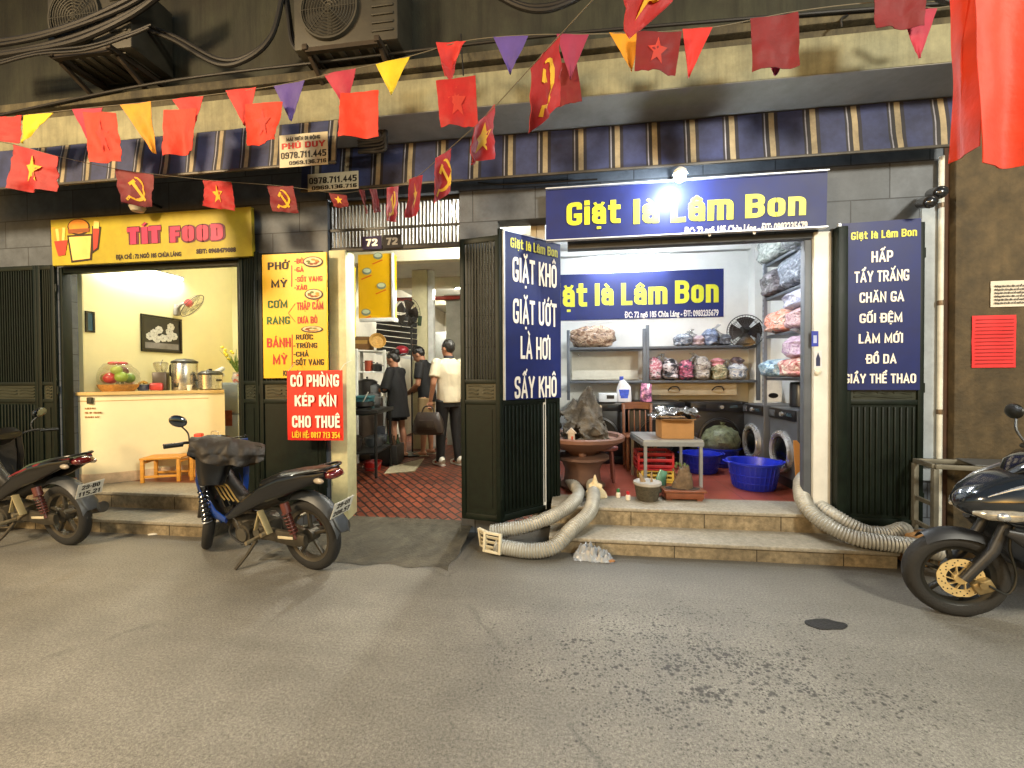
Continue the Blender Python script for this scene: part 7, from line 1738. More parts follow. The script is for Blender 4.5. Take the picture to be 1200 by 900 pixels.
# ================================================================== PEOPLE
skin = M('skin', '#a8765a', .5, var=.08, scale=14, bump=.05)
hair_m = M('hair', '#0f0d0c', .45, var=.3, scale=30, stretch=(1,1,.2), bump=.5, bscale=120)
def person(label, loc, facing, H, pose):
    """local frame: faces +x, left is +y; pose gives wrists, elbows, head pitch, feet and garments"""
    k = H/1.70; t = thing('person', label, 'person', loc, facing)
    s = lambda *p: V(p)*k
    L_ = pose
    lean = L_.get('lean', 0.)
    hip_z, sh_z = .90, 1.40
    sx = lambda z: lean*max(0, z-.9)
    sh = {1: s(sx(1.4), .185, sh_z), -1: s(sx(1.4), -.185, sh_z)}
    el = {q: s(*L_['elbow'][q]) for q in (1,-1)}; wr = {q: s(*L_['wrist'][q]) for q in (1,-1)}
    hip = {q: s(0, .09*q, hip_z) for q in (1,-1)}; kn = {q: s(*L_['knee'][q]) for q in (1,-1)}; an = {q: s(*L_['ankle'][q]) for q in (1,-1)}
    mb = MB()
    mb.loft([(s(0,0,.84),.12*k,.09*k),(s(0,0,.92),.155*k,.105*k),(s(sx(1.08),0,1.08),.135*k,.095*k),(s(sx(1.25),0,1.25),.16*k,.11*k),(s(sx(1.38),0,1.38),.17*k,.09*k),(s(sx(1.45),0,1.45),.09*k,.06*k)], 18, 1, 0, (1,0,0))
    hp = L_.get('head_pitch', 0.); hy = L_.get('head_yaw', 0.)
    nb_ = s(sx(1.44), 0, 1.43); R = Matrix.Rotation(hy,3,'Z') @ Matrix.Rotation(hp,3,'Y'); hc = nb_ + Matrix.Rotation(hp*.6,3,'Y') @ s(.02,0,.165)
    chain(mb, [nb_-s(0,0,.03), hc-R@s(.015,0,.06)], [.056*k,.052*k])
    hd = lambda x, y, z: hc+R@s(x,y,z)
    mb.ell(hd(-.005,0,.02), (.098*k,.077*k,.10*k), R, 20, 14); mb.ell(hd(.025,0,-.045), (.068*k,.060*k,.070*k), R, 16, 11); mb.ell(hd(.055,0,-.095), (.030*k,.034*k,.022*k), R, 12, 8)
    mb.loft([(hd(.090,0,.015),.010*k,.010*k),(hd(.108,0,-.022),.015*k,.014*k),(hd(.095,0,-.035),.017*k,.010*k)], 10)
    mb.ell(hd(.086,0,-.062), (.012*k,.022*k,.007*k), R, 10, 6); mb.ell(hd(.088,0,-.072), (.010*k,.019*k,.006*k), R, 10, 6)
    for q in (1,-1):
        mb.ell(hd(-.005,q*.078,-.01), (.024*k,.010*k,.034*k), R, 10, 8)
        chain(mb, [sh[q], el[q]], [.052*k,.040*k]); chain(mb, [el[q], wr[q]], [.040*k,.027*k])
        d = L_.get('hand_dir', {}).get(q); d = V(d).normalized() if d else (wr[q]-el[q]).normalized()
        side = d.cross(V((0,0,1))); side = side.normalized() if side.length > .1 else V((0,1,0)); up = side.cross(d)
        palm = wr[q]+d*.05*k; mb.ell(palm, (.052*k,.040*k,.020*k), Matrix((d,side,up)).transposed(), 12, 8)
        curl = L_.get('curl', .5)
        for f, (o, ln) in enumerate(((-.030,.070),(-.010,.082),(.010,.076),(.029,.060))):
            a = palm+d*.035*k+side*o*k; b = a+(d*math.cos(curl*.5)-up*math.sin(curl*.5))*ln*.5*k; c = b+(d*math.cos(curl*1.6)-up*math.sin(curl*1.6))*ln*.5*k
            chain(mb, [a,b,c], [.0095*k,.0088*k,.0075*k], 8)
        a = palm-d*.01*k-side*q*.035*k; b = a+(d*.7-side*q*.6-up*.3).normalized()*.035*k; c = b+(d*.9-up*.4).normalized()*.028*k
        chain(mb, [a,b,c], [.012*k,.010*k,.008*k], 8)
        chain(mb, [hip[q], kn[q]], [.082*k,.052*k]); mid = kn[q].lerp(an[q], .3)+s(-.015,0,0); chain(mb, [kn[q], mid, an[q]], [.052*k,.054*k,.034*k])
        fd = Matrix.Rotation(L_.get('toe',{}).get(q,0.),3,'Z')
        mb.loft([(an[q]+fd@s(-.06,0,-.045),.026*k,.026*k),(an[q]+fd@s(0,0,-.035),.036*k,.04*k),(an[q]+fd@s(.08,0,-.050),.042*k,.026*k),(an[q]+fd@s(.15,0,-.060),.040*k,.015*k),(an[q]+fd@s(.175,0,-.062),.025*k,.008*k)], 14)
    mb.build('body', skin, t, True, remesh=.0085, smooth_it=2)
    # hair
    mb = MB(); mb.ell(hd(-.018,0,.028), (.102*k,.081*k,.106*k), R, 28, 20, 0, .05, 5, H)
    for i, p in enumerate(mb.v):
        q_ = R.inverted()@(p-hc)/k
        if q_.x > .055 and q_.z < .055: mb.v[i] = hc+R@(V((.05,q_.y*.9,max(q_.z,.05)))*k)
        elif q_.z < -.02 and q_.x > -.03: mb.v[i] = hc+R@(V((q_.x*.9,q_.y*.9,-.02+.02*noise.noise(q_*30)))*k)
        else: mb.v[i] = p + (p-hc)*(.06*noise.noise(q_*26))
    if L_.get('bun'):
        mb.ell(hd(-.10,0,.09), (.060*k,.062*k,.055*k), R, 14, 10, 0, .1, 6); mb.ell(hd(-.075,0,-.02), (.05*k,.065*k,.06*k), R, 14, 10, 0, .1, 5)
    for j_ in range(26):        # loose tufts break the outline
        a_ = j_*2.4; e_ = -.25+1.2*(j_/26)
        mb.ell(hd(-.02-.078*math.cos(a_)*math.cos(e_)*(1 if math.cos(a_) > -.3 else .5), .066*math.sin(a_)*math.cos(e_), .028+.088*math.sin(e_)), (.026*k,.018*k,.030*k), R@RZ(a_)@RY(.5), 10, 6, 0, .3, 9, j_)
    mb.build('hair', hair_m, t, True, remesh=.007, smooth_it=1)
    for q in (1,-1): mb = MB(); mb.ell(hd(.082,q*.030,.004), (.010*k,.014*k,.007*k), R, 10, 6); mb.build('eye', M('eye_dark', '#1a1210', .2), t, True)
    # upper garment
    sm = L_['shirt_mat']; hem = L_['hem']; w = L_.get('loose', 1.0)
    mb = MB()
    hs = .20 if hem < .75 else .165
    mb.loft([(s(0,0,hem),hs*k*w,.145*k*w),(s(0,0,(hem+1.08)/2),.172*k*w,.132*k*w),(s(sx(1.08),0,1.08),.165*k*w,.125*k*w),(s(sx(1.25),0,1.25),.185*k,.132*k),(s(sx(1.38),0,1.38),.195*k,.105*k),(s(sx(1.45),0,1.452),.095*k,.075*k),(s(sx(1.47),0,1.468),.066*k,.064*k)], 22, .95, 0, (1,0,0))
    sl = L_.get('sleeve', .75)
    for q in (1,-1):
        e = sh[q].lerp(el[q], sl); mb.loft([(sh[q]-(el[q]-sh[q])*.15,.062*k,.062*k),(sh[q].lerp(el[q],.2),.072*k,.075*k),(e,.068*k,.070*k)], 14); mb.ell(sh[q]+s(0,0,-.005), (.07*k,.07*k,.068*k), None, 14, 9)
        if sl > .95: mb.loft([(e,.068*k,.068*k),(el[q].lerp(wr[q],.15),.060*k,.06*k)], 14)
    base = list(mb.v)
    mb.v = [p+V((noise.noise(p*7),noise.noise(p*7+V((5,0,0))),0))*.014*k+V((noise.noise(V((p.x*14,p.y*14,p.z*22))),noise.noise(V((p.y*14,p.x*14,p.z*22))),0))*.012*k for p in mb.v]
    mb.build('shirt', sm, t, True, remesh=.010, smooth_it=3)
    if L_.get('collar'):
        mb = MB(); mb.lathe([(.068*k,-.01*k),(.074*k,.0),(.064*k,.035*k),(.058*k,.03*k)], s(sx(1.46),0,1.462), None, 20, 0, 0, False); mb.build('collar', L_['collar'], t, True)
    # lower garment
    lm = L_['leg_mat']; le = L_['leg_end']
    mb = MB(); mb.loft([(s(0,0,.80),.165*k,.125*k),(s(0,0,.92),.160*k,.118*k),(s(0,0,1.02),.148*k,.110*k)], 20, 1, 0, (1,0,0))
    for q in (1,-1):
        if le < .3: mb.loft([(hip[q]+s(0,0,.0),.098*k,.105*k),(kn[q],.072*k,.075*k),(an[q]+s(0,0,.02),.058*k,.062*k),(an[q]+s(.01,0,-.03),.060*k,.066*k)], 16, 1, 0, (1,0,0))
        else:
            f = (hip_z-le)/(hip_z-.5); e = hip[q].lerp(kn[q], min(1,f)); mb.loft([(hip[q],.098*k,.105*k),(hip[q].lerp(e,.6),.095*k,.10*k),(e,.092*k,.098*k)], 16, 1, 0, (1,0,0))
    mb.build('trousers' if le < .3 else 'shorts', lm, t, True, remesh=.010, smooth_it=3)
    # footwear
    for q in (1,-1):
        fd = Matrix.Rotation(L_.get('toe',{}).get(q,0.),3,'Z'); f0 = an[q]; mb = MB()
        if L_['shoe'] == 'sneaker':
            mb.loft([(f0+fd@s(-.09,0,-.03),.03*k,.04*k),(f0+fd@s(-.05,0,-.012),.042*k,.062*k),(f0+fd@s(.03,0,-.02),.048*k,.055*k),(f0+fd@s(.10,0,-.042),.050*k,.035*k),(f0+fd@s(.17,0,-.055),.044*k,.024*k),(f0+fd@s(.195,0,-.060),.02*k,.012*k)], 16)
            o = mb.build('shoe', L_['shoe_mat'], t, True)
            mb = MB(); mb.loft([(f0+fd@s(-.10,0,-.072),.032*k,.012*k),(f0+fd@s(0,0,-.072),.046*k,.012*k),(f0+fd@s(.11,0,-.072),.054*k,.012*k),(f0+fd@s(.19,0,-.070),.036*k,.010*k)], 14); mb.build('sole', M('sole_white', '#d0cbc0', .6), o, True)
            mb = MB(); mb.loft([(f0+fd@s(.02,.045,-.03),.012*k,.02*k),(f0+fd@s(.06,.05,-.04),.012*k,.015*k)], 8); mb.build('shoe_stripe', M('stripe_red2', '#8a3a30', .5), o, True)
        else:
            mb.loft([(f0+fd@s(-.09,0,-.076),.036*k,.009*k),(f0+fd@s(0,0,-.076),.042*k,.009*k),(f0+fd@s(.10,0,-.076),.050*k,.009*k),(f0+fd@s(.185,0,-.076),.034*k,.008*k)], 14)
            o = mb.build('sandal', L_['shoe_mat'], t, True)
            mb = MB(); mb.sheet(lambda u, v: f0+fd@s(.05+.06*v, .052*math.cos(PI*u), -.072+.05*math.sin(PI*u)), 10, 3, .005); mb.build('strap', L_['shoe_mat'], o, True)
    return t, hd, wr
ptee = M('tee_black', '#0b0b0d', .8, var=.3, bump=.2, bscale=30)
zf_ = rampz(6.0)
PF = lambda px, py: G(px, py, .30)
q = PF(467, 537)
person('woman in an oversized black T-shirt with her hair in a bun, standing at the stove', (q.x, q.y, .30), PI-.10, 1.60, dict(
    elbow={1:(.10,.24,1.12),-1:(.12,-.22,1.12)}, wrist={1:(.34,.14,1.06),-1:(.36,-.10,1.10)}, knee={1:(.03,.10,.49),-1:(.0,-.11,.49)}, ankle={1:(.03,.10,.085),-1:(-.03,-.14,.085)},
    head_pitch=.38, lean=.06, bun=True, shirt_mat=ptee, hem=.66, loose=1.12, sleeve=1.0, leg_mat=M('shorts_black', '#0d0d0f', .8), leg_end=.62, shoe='sandal', shoe_mat=M('sandal_pink', '#7a4a48', .6)))
q = PF(501, 533)
_, _, wr_ = person('young man in a black polo shirt and khaki shorts looking down at his phone', (q.x, q.y, .30), PI-.02, 1.70, dict(
    elbow={1:(.05,.25,1.12),-1:(.06,-.25,1.12)}, wrist={1:(.26,.12,.98),-1:(.27,-.10,.99)}, knee={1:(.03,.10,.50),-1:(.01,-.10,.50)}, ankle={1:(.03,.12,.085),-1:(-.02,-.11,.085)},
    head_pitch=.62, lean=.10, shirt_mat=M('polo_black', '#0d0e11', .75, var=.3, bump=.2, bscale=30), collar=M('polo_black', '#0d0e11', .75), hem=.84, sleeve=.72, leg_mat=M('khaki', '#9a835c', .8, var=.12, bump=.15), leg_end=.52, shoe='sandal', shoe_mat=M('sandal_tan', '#8a7a64', .6)))
Rp = Matrix.Translation((q.x,q.y,.30)) @ Matrix.Rotation(PI-.02,4,'Z')
pc = Rp@V((.36,.01,.97))
t = thing('phone', 'black phone held in both hands by the young man', 'phone', tuple(pc)); mb = MB(); mb.box(pc, (.15,.075,.010), Rp.to_3x3()@RY(.5), .004); mb.build('case', black_p, t)
q = PF(527, 545); fc = PI/2+.75
person('man in a cream polo shirt and black trousers with a bag, seen from behind', (q.x, q.y, .30), fc, 1.72, dict(
    elbow={1:(-.04,.25,1.12),-1:(.06,-.27,1.13)}, wrist={1:(.03,.26,.90),-1:(.10,-.26,.89)}, hand_dir={1:(.2,0,-1),-1:(.15,0,-1)}, knee={1:(.05,.10,.50),-1:(.0,-.10,.50)}, ankle={1:(.06,.11,.085),-1:(-.05,-.11,.085)},
    head_pitch=.10, head_yaw=.3, curl=1.3, shirt_mat=M('polo_cream', '#d3c8ac', .75, var=.1, bump=.2, bscale=30), collar=M('collar_navy', '#22232c', .7), hem=.86, sleeve=.70, leg_mat=M('trouser_black', '#111114', .7, var=.2, bump=.2), leg_end=.1, shoe='sneaker', shoe_mat=M('sneaker', '#cfc9bb', .5, var=.1)))
Rq = Matrix.Translation((q.x,q.y,.30)) @ Matrix.Rotation(fc,4,'Z')
c = W(521,484,q.y-.30)
hand = Rq@V((.02,.27,.80))
t = thing('hand_bag', 'dark brown leather holdall hanging from the hand of the man in cream', 'bag', tuple(hand))
lb = M('leather_brown', '#2c211b', .4, var=.3, scale=10, bump=.4, bscale=50)
hb = hand+V((-.02,-.03,-.02)); R3 = RZ(.35)
mb = MB(); mb.loft([(hb+V((0,0,-.33)),.19,.06),(hb+V((0,0,-.30)),.215,.085),(hb+V((0,0,-.15)),.20,.085),(hb+V((0,0,-.05)),.16,.035),(hb+V((0,0,-.03)),.15,.012)], 22, .6, 0, (0,1,0)); mb.build('bag_body', lb, t)
mb = MB(); mb.tube(spline([hb+V((-.09,-.02,-.05)),hb+V((-.05,-.01,.04)),hb+V((.05,-.01,.04)),hb+V((.09,-.02,-.05))],6), .009); mb.build('bag_handle', lb, t)
mb = MB(); mb.box(hb+V((.0,-.09,-.19)), (.20,.012,.12), None, .01); mb.build('bag_pocket', lb, t)

# ================================================================== AWNINGS
def awning_mat(period):
    m = bpy.data.materials.new('awning_stripes'); m.use_nodes = True
    nt = m.node_tree; N = nt.nodes; L = nt.links; p = N['Principled BSDF']; p.inputs['Roughness'].default_value = .7
    tc = N.new('ShaderNodeTexCoord'); sx = N.new('ShaderNodeSeparateXYZ'); L.new(tc.outputs['Object'], sx.inputs[0])
    n = N.new('ShaderNodeTexNoise'); n.inputs['Scale'].default_value = 3; n.inputs['Detail'].default_value = 7; n.inputs['Roughness'].default_value = .7; L.new(tc.outputs['Object'], n.inputs[0])
    mu = N.new('ShaderNodeMath'); mu.operation = 'MULTIPLY_ADD'; L.new(sx.outputs[0], mu.inputs[0]); mu.inputs[1].default_value = 1/period; mu.inputs[2].default_value = 40.3
    fr = N.new('ShaderNodeMath'); fr.operation = 'FRACT'; L.new(mu.outputs[0], fr.inputs[0])
    r = N.new('ShaderNodeValToRGB'); r.color_ramp.interpolation = 'CONSTANT'; e = r.color_ramp.elements
    stops = ((0,'#30375c'),(.60,'#25242c'),(.65,'#8e8e9a'),(.68,'#242123'),(.77,'#998b6e'),(.91,'#26232b'))
    while len(e) < len(stops): e.new(.5)
    for i, (q, c) in enumerate(stops): e[i].position = q; e[i].color = (*S(c),1)
    L.new(fr.outputs[0], r.inputs[0])
    mr = N.new('ShaderNodeMapRange'); mr.inputs[1].default_value = .3; mr.inputs[2].default_value = .7; mr.inputs[3].default_value = .35; mr.inputs[4].default_value = 1.3; L.new(n.outputs[0], mr.inputs[0])
    vm = N.new('ShaderNodeVectorMath'); vm.operation = 'SCALE'; L.new(r.outputs[0], vm.inputs[0]); L.new(mr.outputs[0], vm.inputs['Scale']); L.new(vm.outputs[0], p.inputs['Base Color'])
    n2 = N.new('ShaderNodeTexNoise'); n2.inputs['Scale'].default_value = 25; L.new(tc.outputs['Object'], n2.inputs[0])
    bp = N.new('ShaderNodeBump'); bp.inputs['Strength'].default_value = .3; L.new(n2.outputs[0], bp.inputs['Height']); L.new(bp.outputs[0], p.inputs['Normal'])
    return m
bar_m = M('awning_bar', '#4a4640', .5, .5, var=.3)
def awning(label, x0, x1, Y, zb, zt, period):
    aw_m = awning_mat(period)
    t = thing('awning', label, 'awning', ((x0+x1)/2, Y, zb))
    mb = MB(); N_ = 90
    mb.sheet(lambda u, v: V((x0+(x1-x0)*u, Y-.05*(1-v)+.005*math.sin(u*60)*(1-v)+.012*noise.noise(V((u*18,v*2,Y))), zb+(zt-zb)*v+.008*noise.noise(V((u*14,5,0)))*(1-v))), N_, 8, .004); v_ = mb.build('valance', aw_m, t)
    mb = MB(); mb.cyl((x0,Y+.05,zt-.03), (x1,Y+.05,zt-.03), .045, None, 12); mb.build('roller', aw_m, t)
    mb = MB(); mb.bar((x0,Y-.048,zb+.0), (x1,Y-.048,zb+.0), .022, .022, .004); mb.build('bottom_bar', bar_m, t)
    return t
a1 = awning('long rolled striped awning over the passage and laundry', -2.55, 3.08, 3.80, 3.31, 3.715, .315)
a2 = awning('short rolled striped awning hung forward over the food shop', -6.6, -1.93, 3.37, 3.33, 3.715, .27)
def advert(parent, px, Y, rows, first=None):
    fr = Sign((0,Y,0), (1,0,0)); (x0,y0,x1,y1) = px; u0, v0 = fr.uv(x0, y1); u1, v1 = fr.uv(x1, y0)
    mb = MB(); mb.prism([(u0,v0),(u1,v0),(u1,v1),(u0,v1)], fr.P(0,0,0), fr.ux, fr.uz, .002); o = mb.build('advert_patch', M('advert_paper', '#c2b697', .7, var=.08, dirt=.15), parent)
    for w, a, b, c, d, mt in rows:
        mb = MB(); fr.text(mb, w, u0+(u1-u0)*a, u0+(u1-u0)*b, v0+(v1-v0)*c, v0+(v1-v0)*d, t=.17, h=.0045, th=.0015); mb.build('advert_lettering', mt, o)
ik = M('ink_black', '#20160c', .6); ir = M('ink_red', '#b8291c', .55)
advert(a2, (328,154,384,197), 3.30, (('MÁI HIÊN DI ĐỘNG',.15,.85,.80,.91,ik),('PHÚ DUY',.05,.95,.56,.74,ir),('0978.711.445',.03,.97,.26,.46,ik),('0969.136.716',.2,.97,.06,.18,ik)))
advert(a1, (361,200,420,225), 3.735, (('0978.711.445',.03,.97,.42,.78,ik),('0969.136.716',.08,.97,.08,.30,ik)))

# ================================================================== FLAGS AND BUNTING
gold_m = cloth_mat('flag_gold', '#f0b81a')
reds = {'red':cloth_mat('flag_red', '#b00d0a'), 'orange':cloth_mat('flag_scarlet', '#dd330c'), 'dark':cloth_mat('flag_crimson', '#7a0f14'), 'pink':cloth_mat('flag_pink', '#b52c46'), 'coral':cloth_mat('flag_coral', '#d2302a'),
        'purple':cloth_mat('flag_purple', '#5f4a9a'), 'yellow':cloth_mat('flag_yellow', '#e5c91a'), 'amber':cloth_mat('flag_amber', '#e09a14'), 'mauve':cloth_mat('flag_mauve', '#9c2f52')}
faint = cloth_mat('flag_faint_star', '#c23422')
CNT = [0]
def surf_from(corners, Ys, amp=.016):
    """bilinear cloth patch from photo corners (tl, tr, br, bl) hung at depth(s) Ys, with ripples; returns fn(u,v) v=0 bottom"""
    if not isinstance(Ys, (tuple,list)): Ys = (Ys,)*4
    tl, tr, br, bl = [W(c[0], c[1], y) for c, y in zip(corners, Ys)]; CNT[0] += 1; sd = CNT[0]*3.7
    n = (tr-tl).cross(bl-tl); n = n.normalized() if n.length > 1e-9 else V((0,-1,0))
    if n.y > 0: n = -n
    L_ = max((tr-tl).length, .05)
    def f(u, v):
        p = (bl*(1-u)+br*u)*(1-v)+(tl*(1-u)+tr*u)*v
        w = amp*(1-.75*v)*(math.sin(u*L_*22+sd+v*1.5)+1.6*noise.noise(V((u*L_*9+sd, v*3, sd)))+1.1*noise.noise(V((u*5+v*4+sd, v*7-u*3, sd*2))))
        return p+n*w
    return f, n
def star_pts(cx, cy, r, asp, rot=0.):
    return [(cx+(r if k%2==0 else r*.42)*math.sin(PI*k/5+rot)*asp, cy+(r if k%2==0 else r*.42)*math.cos(PI*k/5+rot)) for k in range(10)]
def emblem(parent, f, n, kind, mat, size=.30, asp=.67, c=(.5,.5)):
    for side in (1,-1):
        mb = MB(); off = n*(.0045*side) if side > 0 else n*(-.0075)
        if kind == 'star':
            P_ = star_pts(c[0], c[1], size, asp)
            vs = [f(*c)+off]+[f(*p)+off for p in P_]; mb.add(vs, [(0,i+1,(i+1)%10+1) for i in range(10)], 0, False)
        else:       # hammer crossed with sickle
            def strip(poly): mb.add([f(*p)+off for p in poly], [tuple(range(len(poly)))], 0, False)
            for i in range(14):
                a0, a1 = -2.35+4.1*i/14, -2.35+4.1*(i+1)/14; w0 = .28*size*math.sin(PI*(i+.4)/15)+.05*size; w1 = .28*size*math.sin(PI*(i+1.4)/15)+.05*size
                strip([(c[0]+asp*(size*math.cos(a0)), c[1]+size*math.sin(a0)), (c[0]+asp*size*math.cos(a1), c[1]+size*math.sin(a1)), (c[0]+asp*(size-w1)*math.cos(a1), c[1]+(size-w1)*math.sin(a1)), (c[0]+asp*(size-w0)*math.cos(a0), c[1]+(size-w0)*math.sin(a0))])
            s = size; off = off*1.12
            T = lambda x, y: (c[0]+asp*s*x, c[1]+s*y)
            strip([T(-.95,-1.0),T(-.78,-1.15),T(-.5,-.85),T(-.68,-.70)])
            strip([T(.72,-.95),T(.92,-.78),T(-.22,.55),T(-.42,.38)]); strip([T(-.72,.35),T(-.35,.80),T(-.12,.62),T(-.50,.16)])
        mb.build('emblem', mat, parent)
def flag(label, corners, Y, mat, kind=None, tri=False, group='flags and pennants strung along the lane', name=None, amp=.016, em=None, size=.36, asp=.67):
    f, n = surf_from(corners, Y, amp)
    nm = name or ('pennant' if tri else 'flag')
    p0 = f(.5,1); t = thing(nm, label, 'pennant' if tri else 'flag', tuple(p0), 0, group)
    mb = MB()
    if tri: mb.sheet(lambda u, v: f(u,v) if not tri else f(.5+(u-.5)*1.0, v), 10, 12, .003)
    else: mb.sheet(f, 12, 12, .003)
    mb.build('cloth', mat, t, angle=80)
    if kind: emblem(t, f, n, kind, em or gold_m, size, asp)
    return t
def pennant(label, a, b, tip, Y, mat, amp=.010):
    e = .6; return flag(label, (a, b, (tip[0]+e,tip[1]), (tip[0]-e,tip[1])), Y, mat, tri=True, amp=amp)
YU = 3.0
pennant('yellow pennant beside the cut off red pennant at the far left', (27,135), (62,132), (24,167), YU, reds['yellow'])
flag('red pennant cut off by the left edge', ((-30,139),(26,135),(22,167),(-20,166)), YU, reds['coral'], tri=True)
pennant('pink pennant half behind the first scarlet square', (84,128), (120,126), (108,176), YU, reds['pink'])
flag('scarlet square with a faint star between the yellow and amber pennants', ((97,131),(135,132),(144,190),(106,190)), YU-.06, reds['orange'], 'star', em=faint)
pennant('amber pennant between two scarlet squares', (141,123), (177,119), (180,179), YU, reds['amber'])
pennant('coral pennant above a plain scarlet square right of the amber pennant', (201,116), (238,112), (226,150), YU, reds['coral'])
flag('plain scarlet square below the coral pennant', ((192,129),(231,127),(227,178),(192,183)), YU-.06, reds['orange'])
pennant('red pennant overlapping the starred scarlet square left of the purple pennant', (264,106), (300,102), (286,147), YU, reds['coral'])
flag('scarlet square with a faint star left of the purple pennant', ((287,122),(331,119),(323,164),(290,171)), YU-.06, reds['orange'], 'star', em=faint)
pennant('purple pennant above the food shop side of the striped awning', (321,101), (357,94), (340,141), YU, reds['purple'])
pennant('pink pennant overlapping a plain scarlet square right of the purple pennant', (379,87), (417,80), (405,126), YU, reds['pink'])
flag('plain scarlet square hung between the pink and the bright yellow pennant', ((399,109),(444,106),(444,160),(397,161)), YU-.06, reds['orange'])
pennant('bright yellow pennant near the middle of the ledge', (440,75), (480,66), (458,110), YU, reds['yellow'])
flag('twisted red pennant above the starred red square', ((511,50),(546,48),(530,90),(522,90)), (YU,YU,YU+.12,YU-.05), reds['coral'], tri=True, amp=.03)
flag('red square with a faint star below the twisted pennant', ((511,95),(557,88),(560,147),(516,148)), YU-.06, reds['red'], 'star', em=faint)
pennant('purple pennant left of the large hammer and sickle flag', (578,43), (619,42), (598,86), YU, reds['purple'])
pennant('mauve pennant behind the large hammer and sickle flag', (652,40), (690,40), (668,91), YU, reds['mauve'])
flag('dark red square hanging behind the mauve pennant', ((648,74),(676,74),(682,120),(650,124)), YU+.05, reds['dark'])
pennant('amber pennant left of the dark red starred square', (714,38), (750,38), (740,83), YU, reds['amber'])
flag('dark red square with a faint star between amber and coral pennants', ((746,37),(799,37),(792,87),(744,81)), YU-.06, reds['dark'], 'star', em=faint)
pennant('coral pennant right of the dark red starred square', (800,34), (835,32), (807,90), YU, reds['coral'])
flag('plain dark red square hanging alone over the laundry', ((879,22),(935,14),(937,77),(882,83)), YU-.06, reds['dark'])
pennant('dark pennant tip showing below the lone dark red square', (893,60), (926,58), (910,87), YU+.04, reds['mauve'])
flag('dark red square cut off by the top edge near the big banners', ((1022,-24),(1084,-30),(1083,30),(1025,35)), YU-.06, reds['dark'])
pennant('dark red pennant left of the big banners', (1056,14), (1099,9), (1078,68), YU, reds['pink'])
# second cord: small national and party flags, coming towards the camera at its right
G2 = 'small flags on the lower cord'
flag('national flag with a yellow star at the far left of the lower cord', ((15,169),(67,183),(65,224),(12,222)), 2.5, reds['red'], 'star', group=G2, amp=.02)
flag('hammer and sickle flag left of the wall lamp on the lower cord', ((136,198),(180,205),(181,243),(140,238)), 3.05, reds['dark'], 'sickle', group=G2, amp=.02)
flag('national flag with a yellow star over the food shop lettering', ((237,211),(270,213),(275,247),(240,242)), 3.3, reds['red'], 'star', group=G2, amp=.02)
flag('dim hammer and sickle flag over the menu board', ((314,218),(344,218),(349,249),(320,248)), 3.4, reds['dark'], 'sickle', group=G2, amp=.02)
flag('dim national flag with a star left of the transom bars', ((385,226),(406,229),(410,244),(390,241)), 3.5, reds['dark'], 'star', group=G2)
flag('thin dark red flag seen edge on, left end of the transom', ((421,222),(428,222),(432,250),(427,250)), (3.5,3.6,3.6,3.5), reds['dark'], group=G2)
flag('thin dark red flag seen edge on beside another over the transom', ((434,221),(441,221),(446,248),(439,249)), (3.45,3.6,3.6,3.45), reds['dark'], group=G2)
flag('narrow red party flag over the house number plates', ((454,220),(467,217),(463,260),(453,258)), (3.2,3.4,3.4,3.2), reds['red'], 'sickle', group=G2)
flag('narrow national flag with a star over the right transom bars', ((479,210),(495,205),(491,253),(476,255)), (2.85,3.05,3.05,2.85), reds['red'], 'star', group=G2)
flag('hammer and sickle flag in front of the long striped awning', ((511,185),(529,174),(526,225),(511,238)), (2.45,2.6,2.6,2.45), reds['red'], 'sickle', group=G2, asp=1.1)
flag('national flag with a bright star over the middle of the long awning', ((556,150),(580,122),(576,186),(548,193)), (2.0,2.2,2.2,2.0), reds['red'], 'star', group=G2, asp=.9)
flag('large hammer and sickle flag hanging diagonally in the middle', ((622,80),(656,40),(655,124),(624,154)), (1.62,1.8,1.8,1.62), reds['red'], 'sickle', group=G2, asp=.9)
flag('large red flag with part of a star cut off by the top edge', ((732,-42),(800,-60),(782,4),(731,51)), (1.2,1.35,1.35,1.2), reds['red'], 'star', group=G2, c=None) if 0 else flag('large red flag with part of a star cut off by the top edge', ((732,-42),(800,-60),(786,4),(731,51)), (1.2,1.35,1.35,1.2), reds['red'], 'star', group=G2, asp=.8)
# big banners close to the camera at the right
def banner(label, f, n, mat, nu=40, nv=24):
    p = f(.5,1); t = thing('banner', label, 'banner', tuple(p)); mb = MB(); mb.sheet(f, nu, nv, .003); mb.build('cloth', mat, t, angle=80); return t
big = cloth_mat('banner_scarlet', '#dd3a0e')
def folds(corners, Ys, k, amp, sd):
    tl, tr, br, bl = [W(c[0],c[1],y) for c, y in zip(corners, Ys)]
    def f(u, v):
        p = (bl*(1-u)+br*u)*(1-v)+(tl*(1-u)+tr*u)*v
        return p+V((.01*math.sin(v*5+u*4+sd), -amp*(1.1-.5*v)*math.sin(u*k+sd+.8*(1-v))-.012*noise.noise(V((u*5,v*4,sd))), 0))
    return f, None
f, n = folds(((1116,-70),(1160,-70),(1156,168),(1101,197)), (1.75,1.62,1.62,1.80), 4.6, .03, .4); banner('narrow folded scarlet banner hanging left of the wider one at the top right', f, n, big)
f, n = folds(((1140,-70),(1290,-70),(1290,182),(1138,196)), (1.60,1.55,1.55,1.60), 7.5, .030, 1.2); banner('wide scarlet banner hanging at the top right edge', f, n, big)
t = thing('flag_pole', 'steel bar carrying the two scarlet banners above the view', 'pole', tuple(W(1200,-75,1.7))); a, b = W(1100,-70,1.70), W(1300,-70,1.62); mb = MB(); mb.cyl(a+V((-.6,.1,.01)), b+V((1.6,-.1,.01)), .018); mb.build('bar', steel, t)
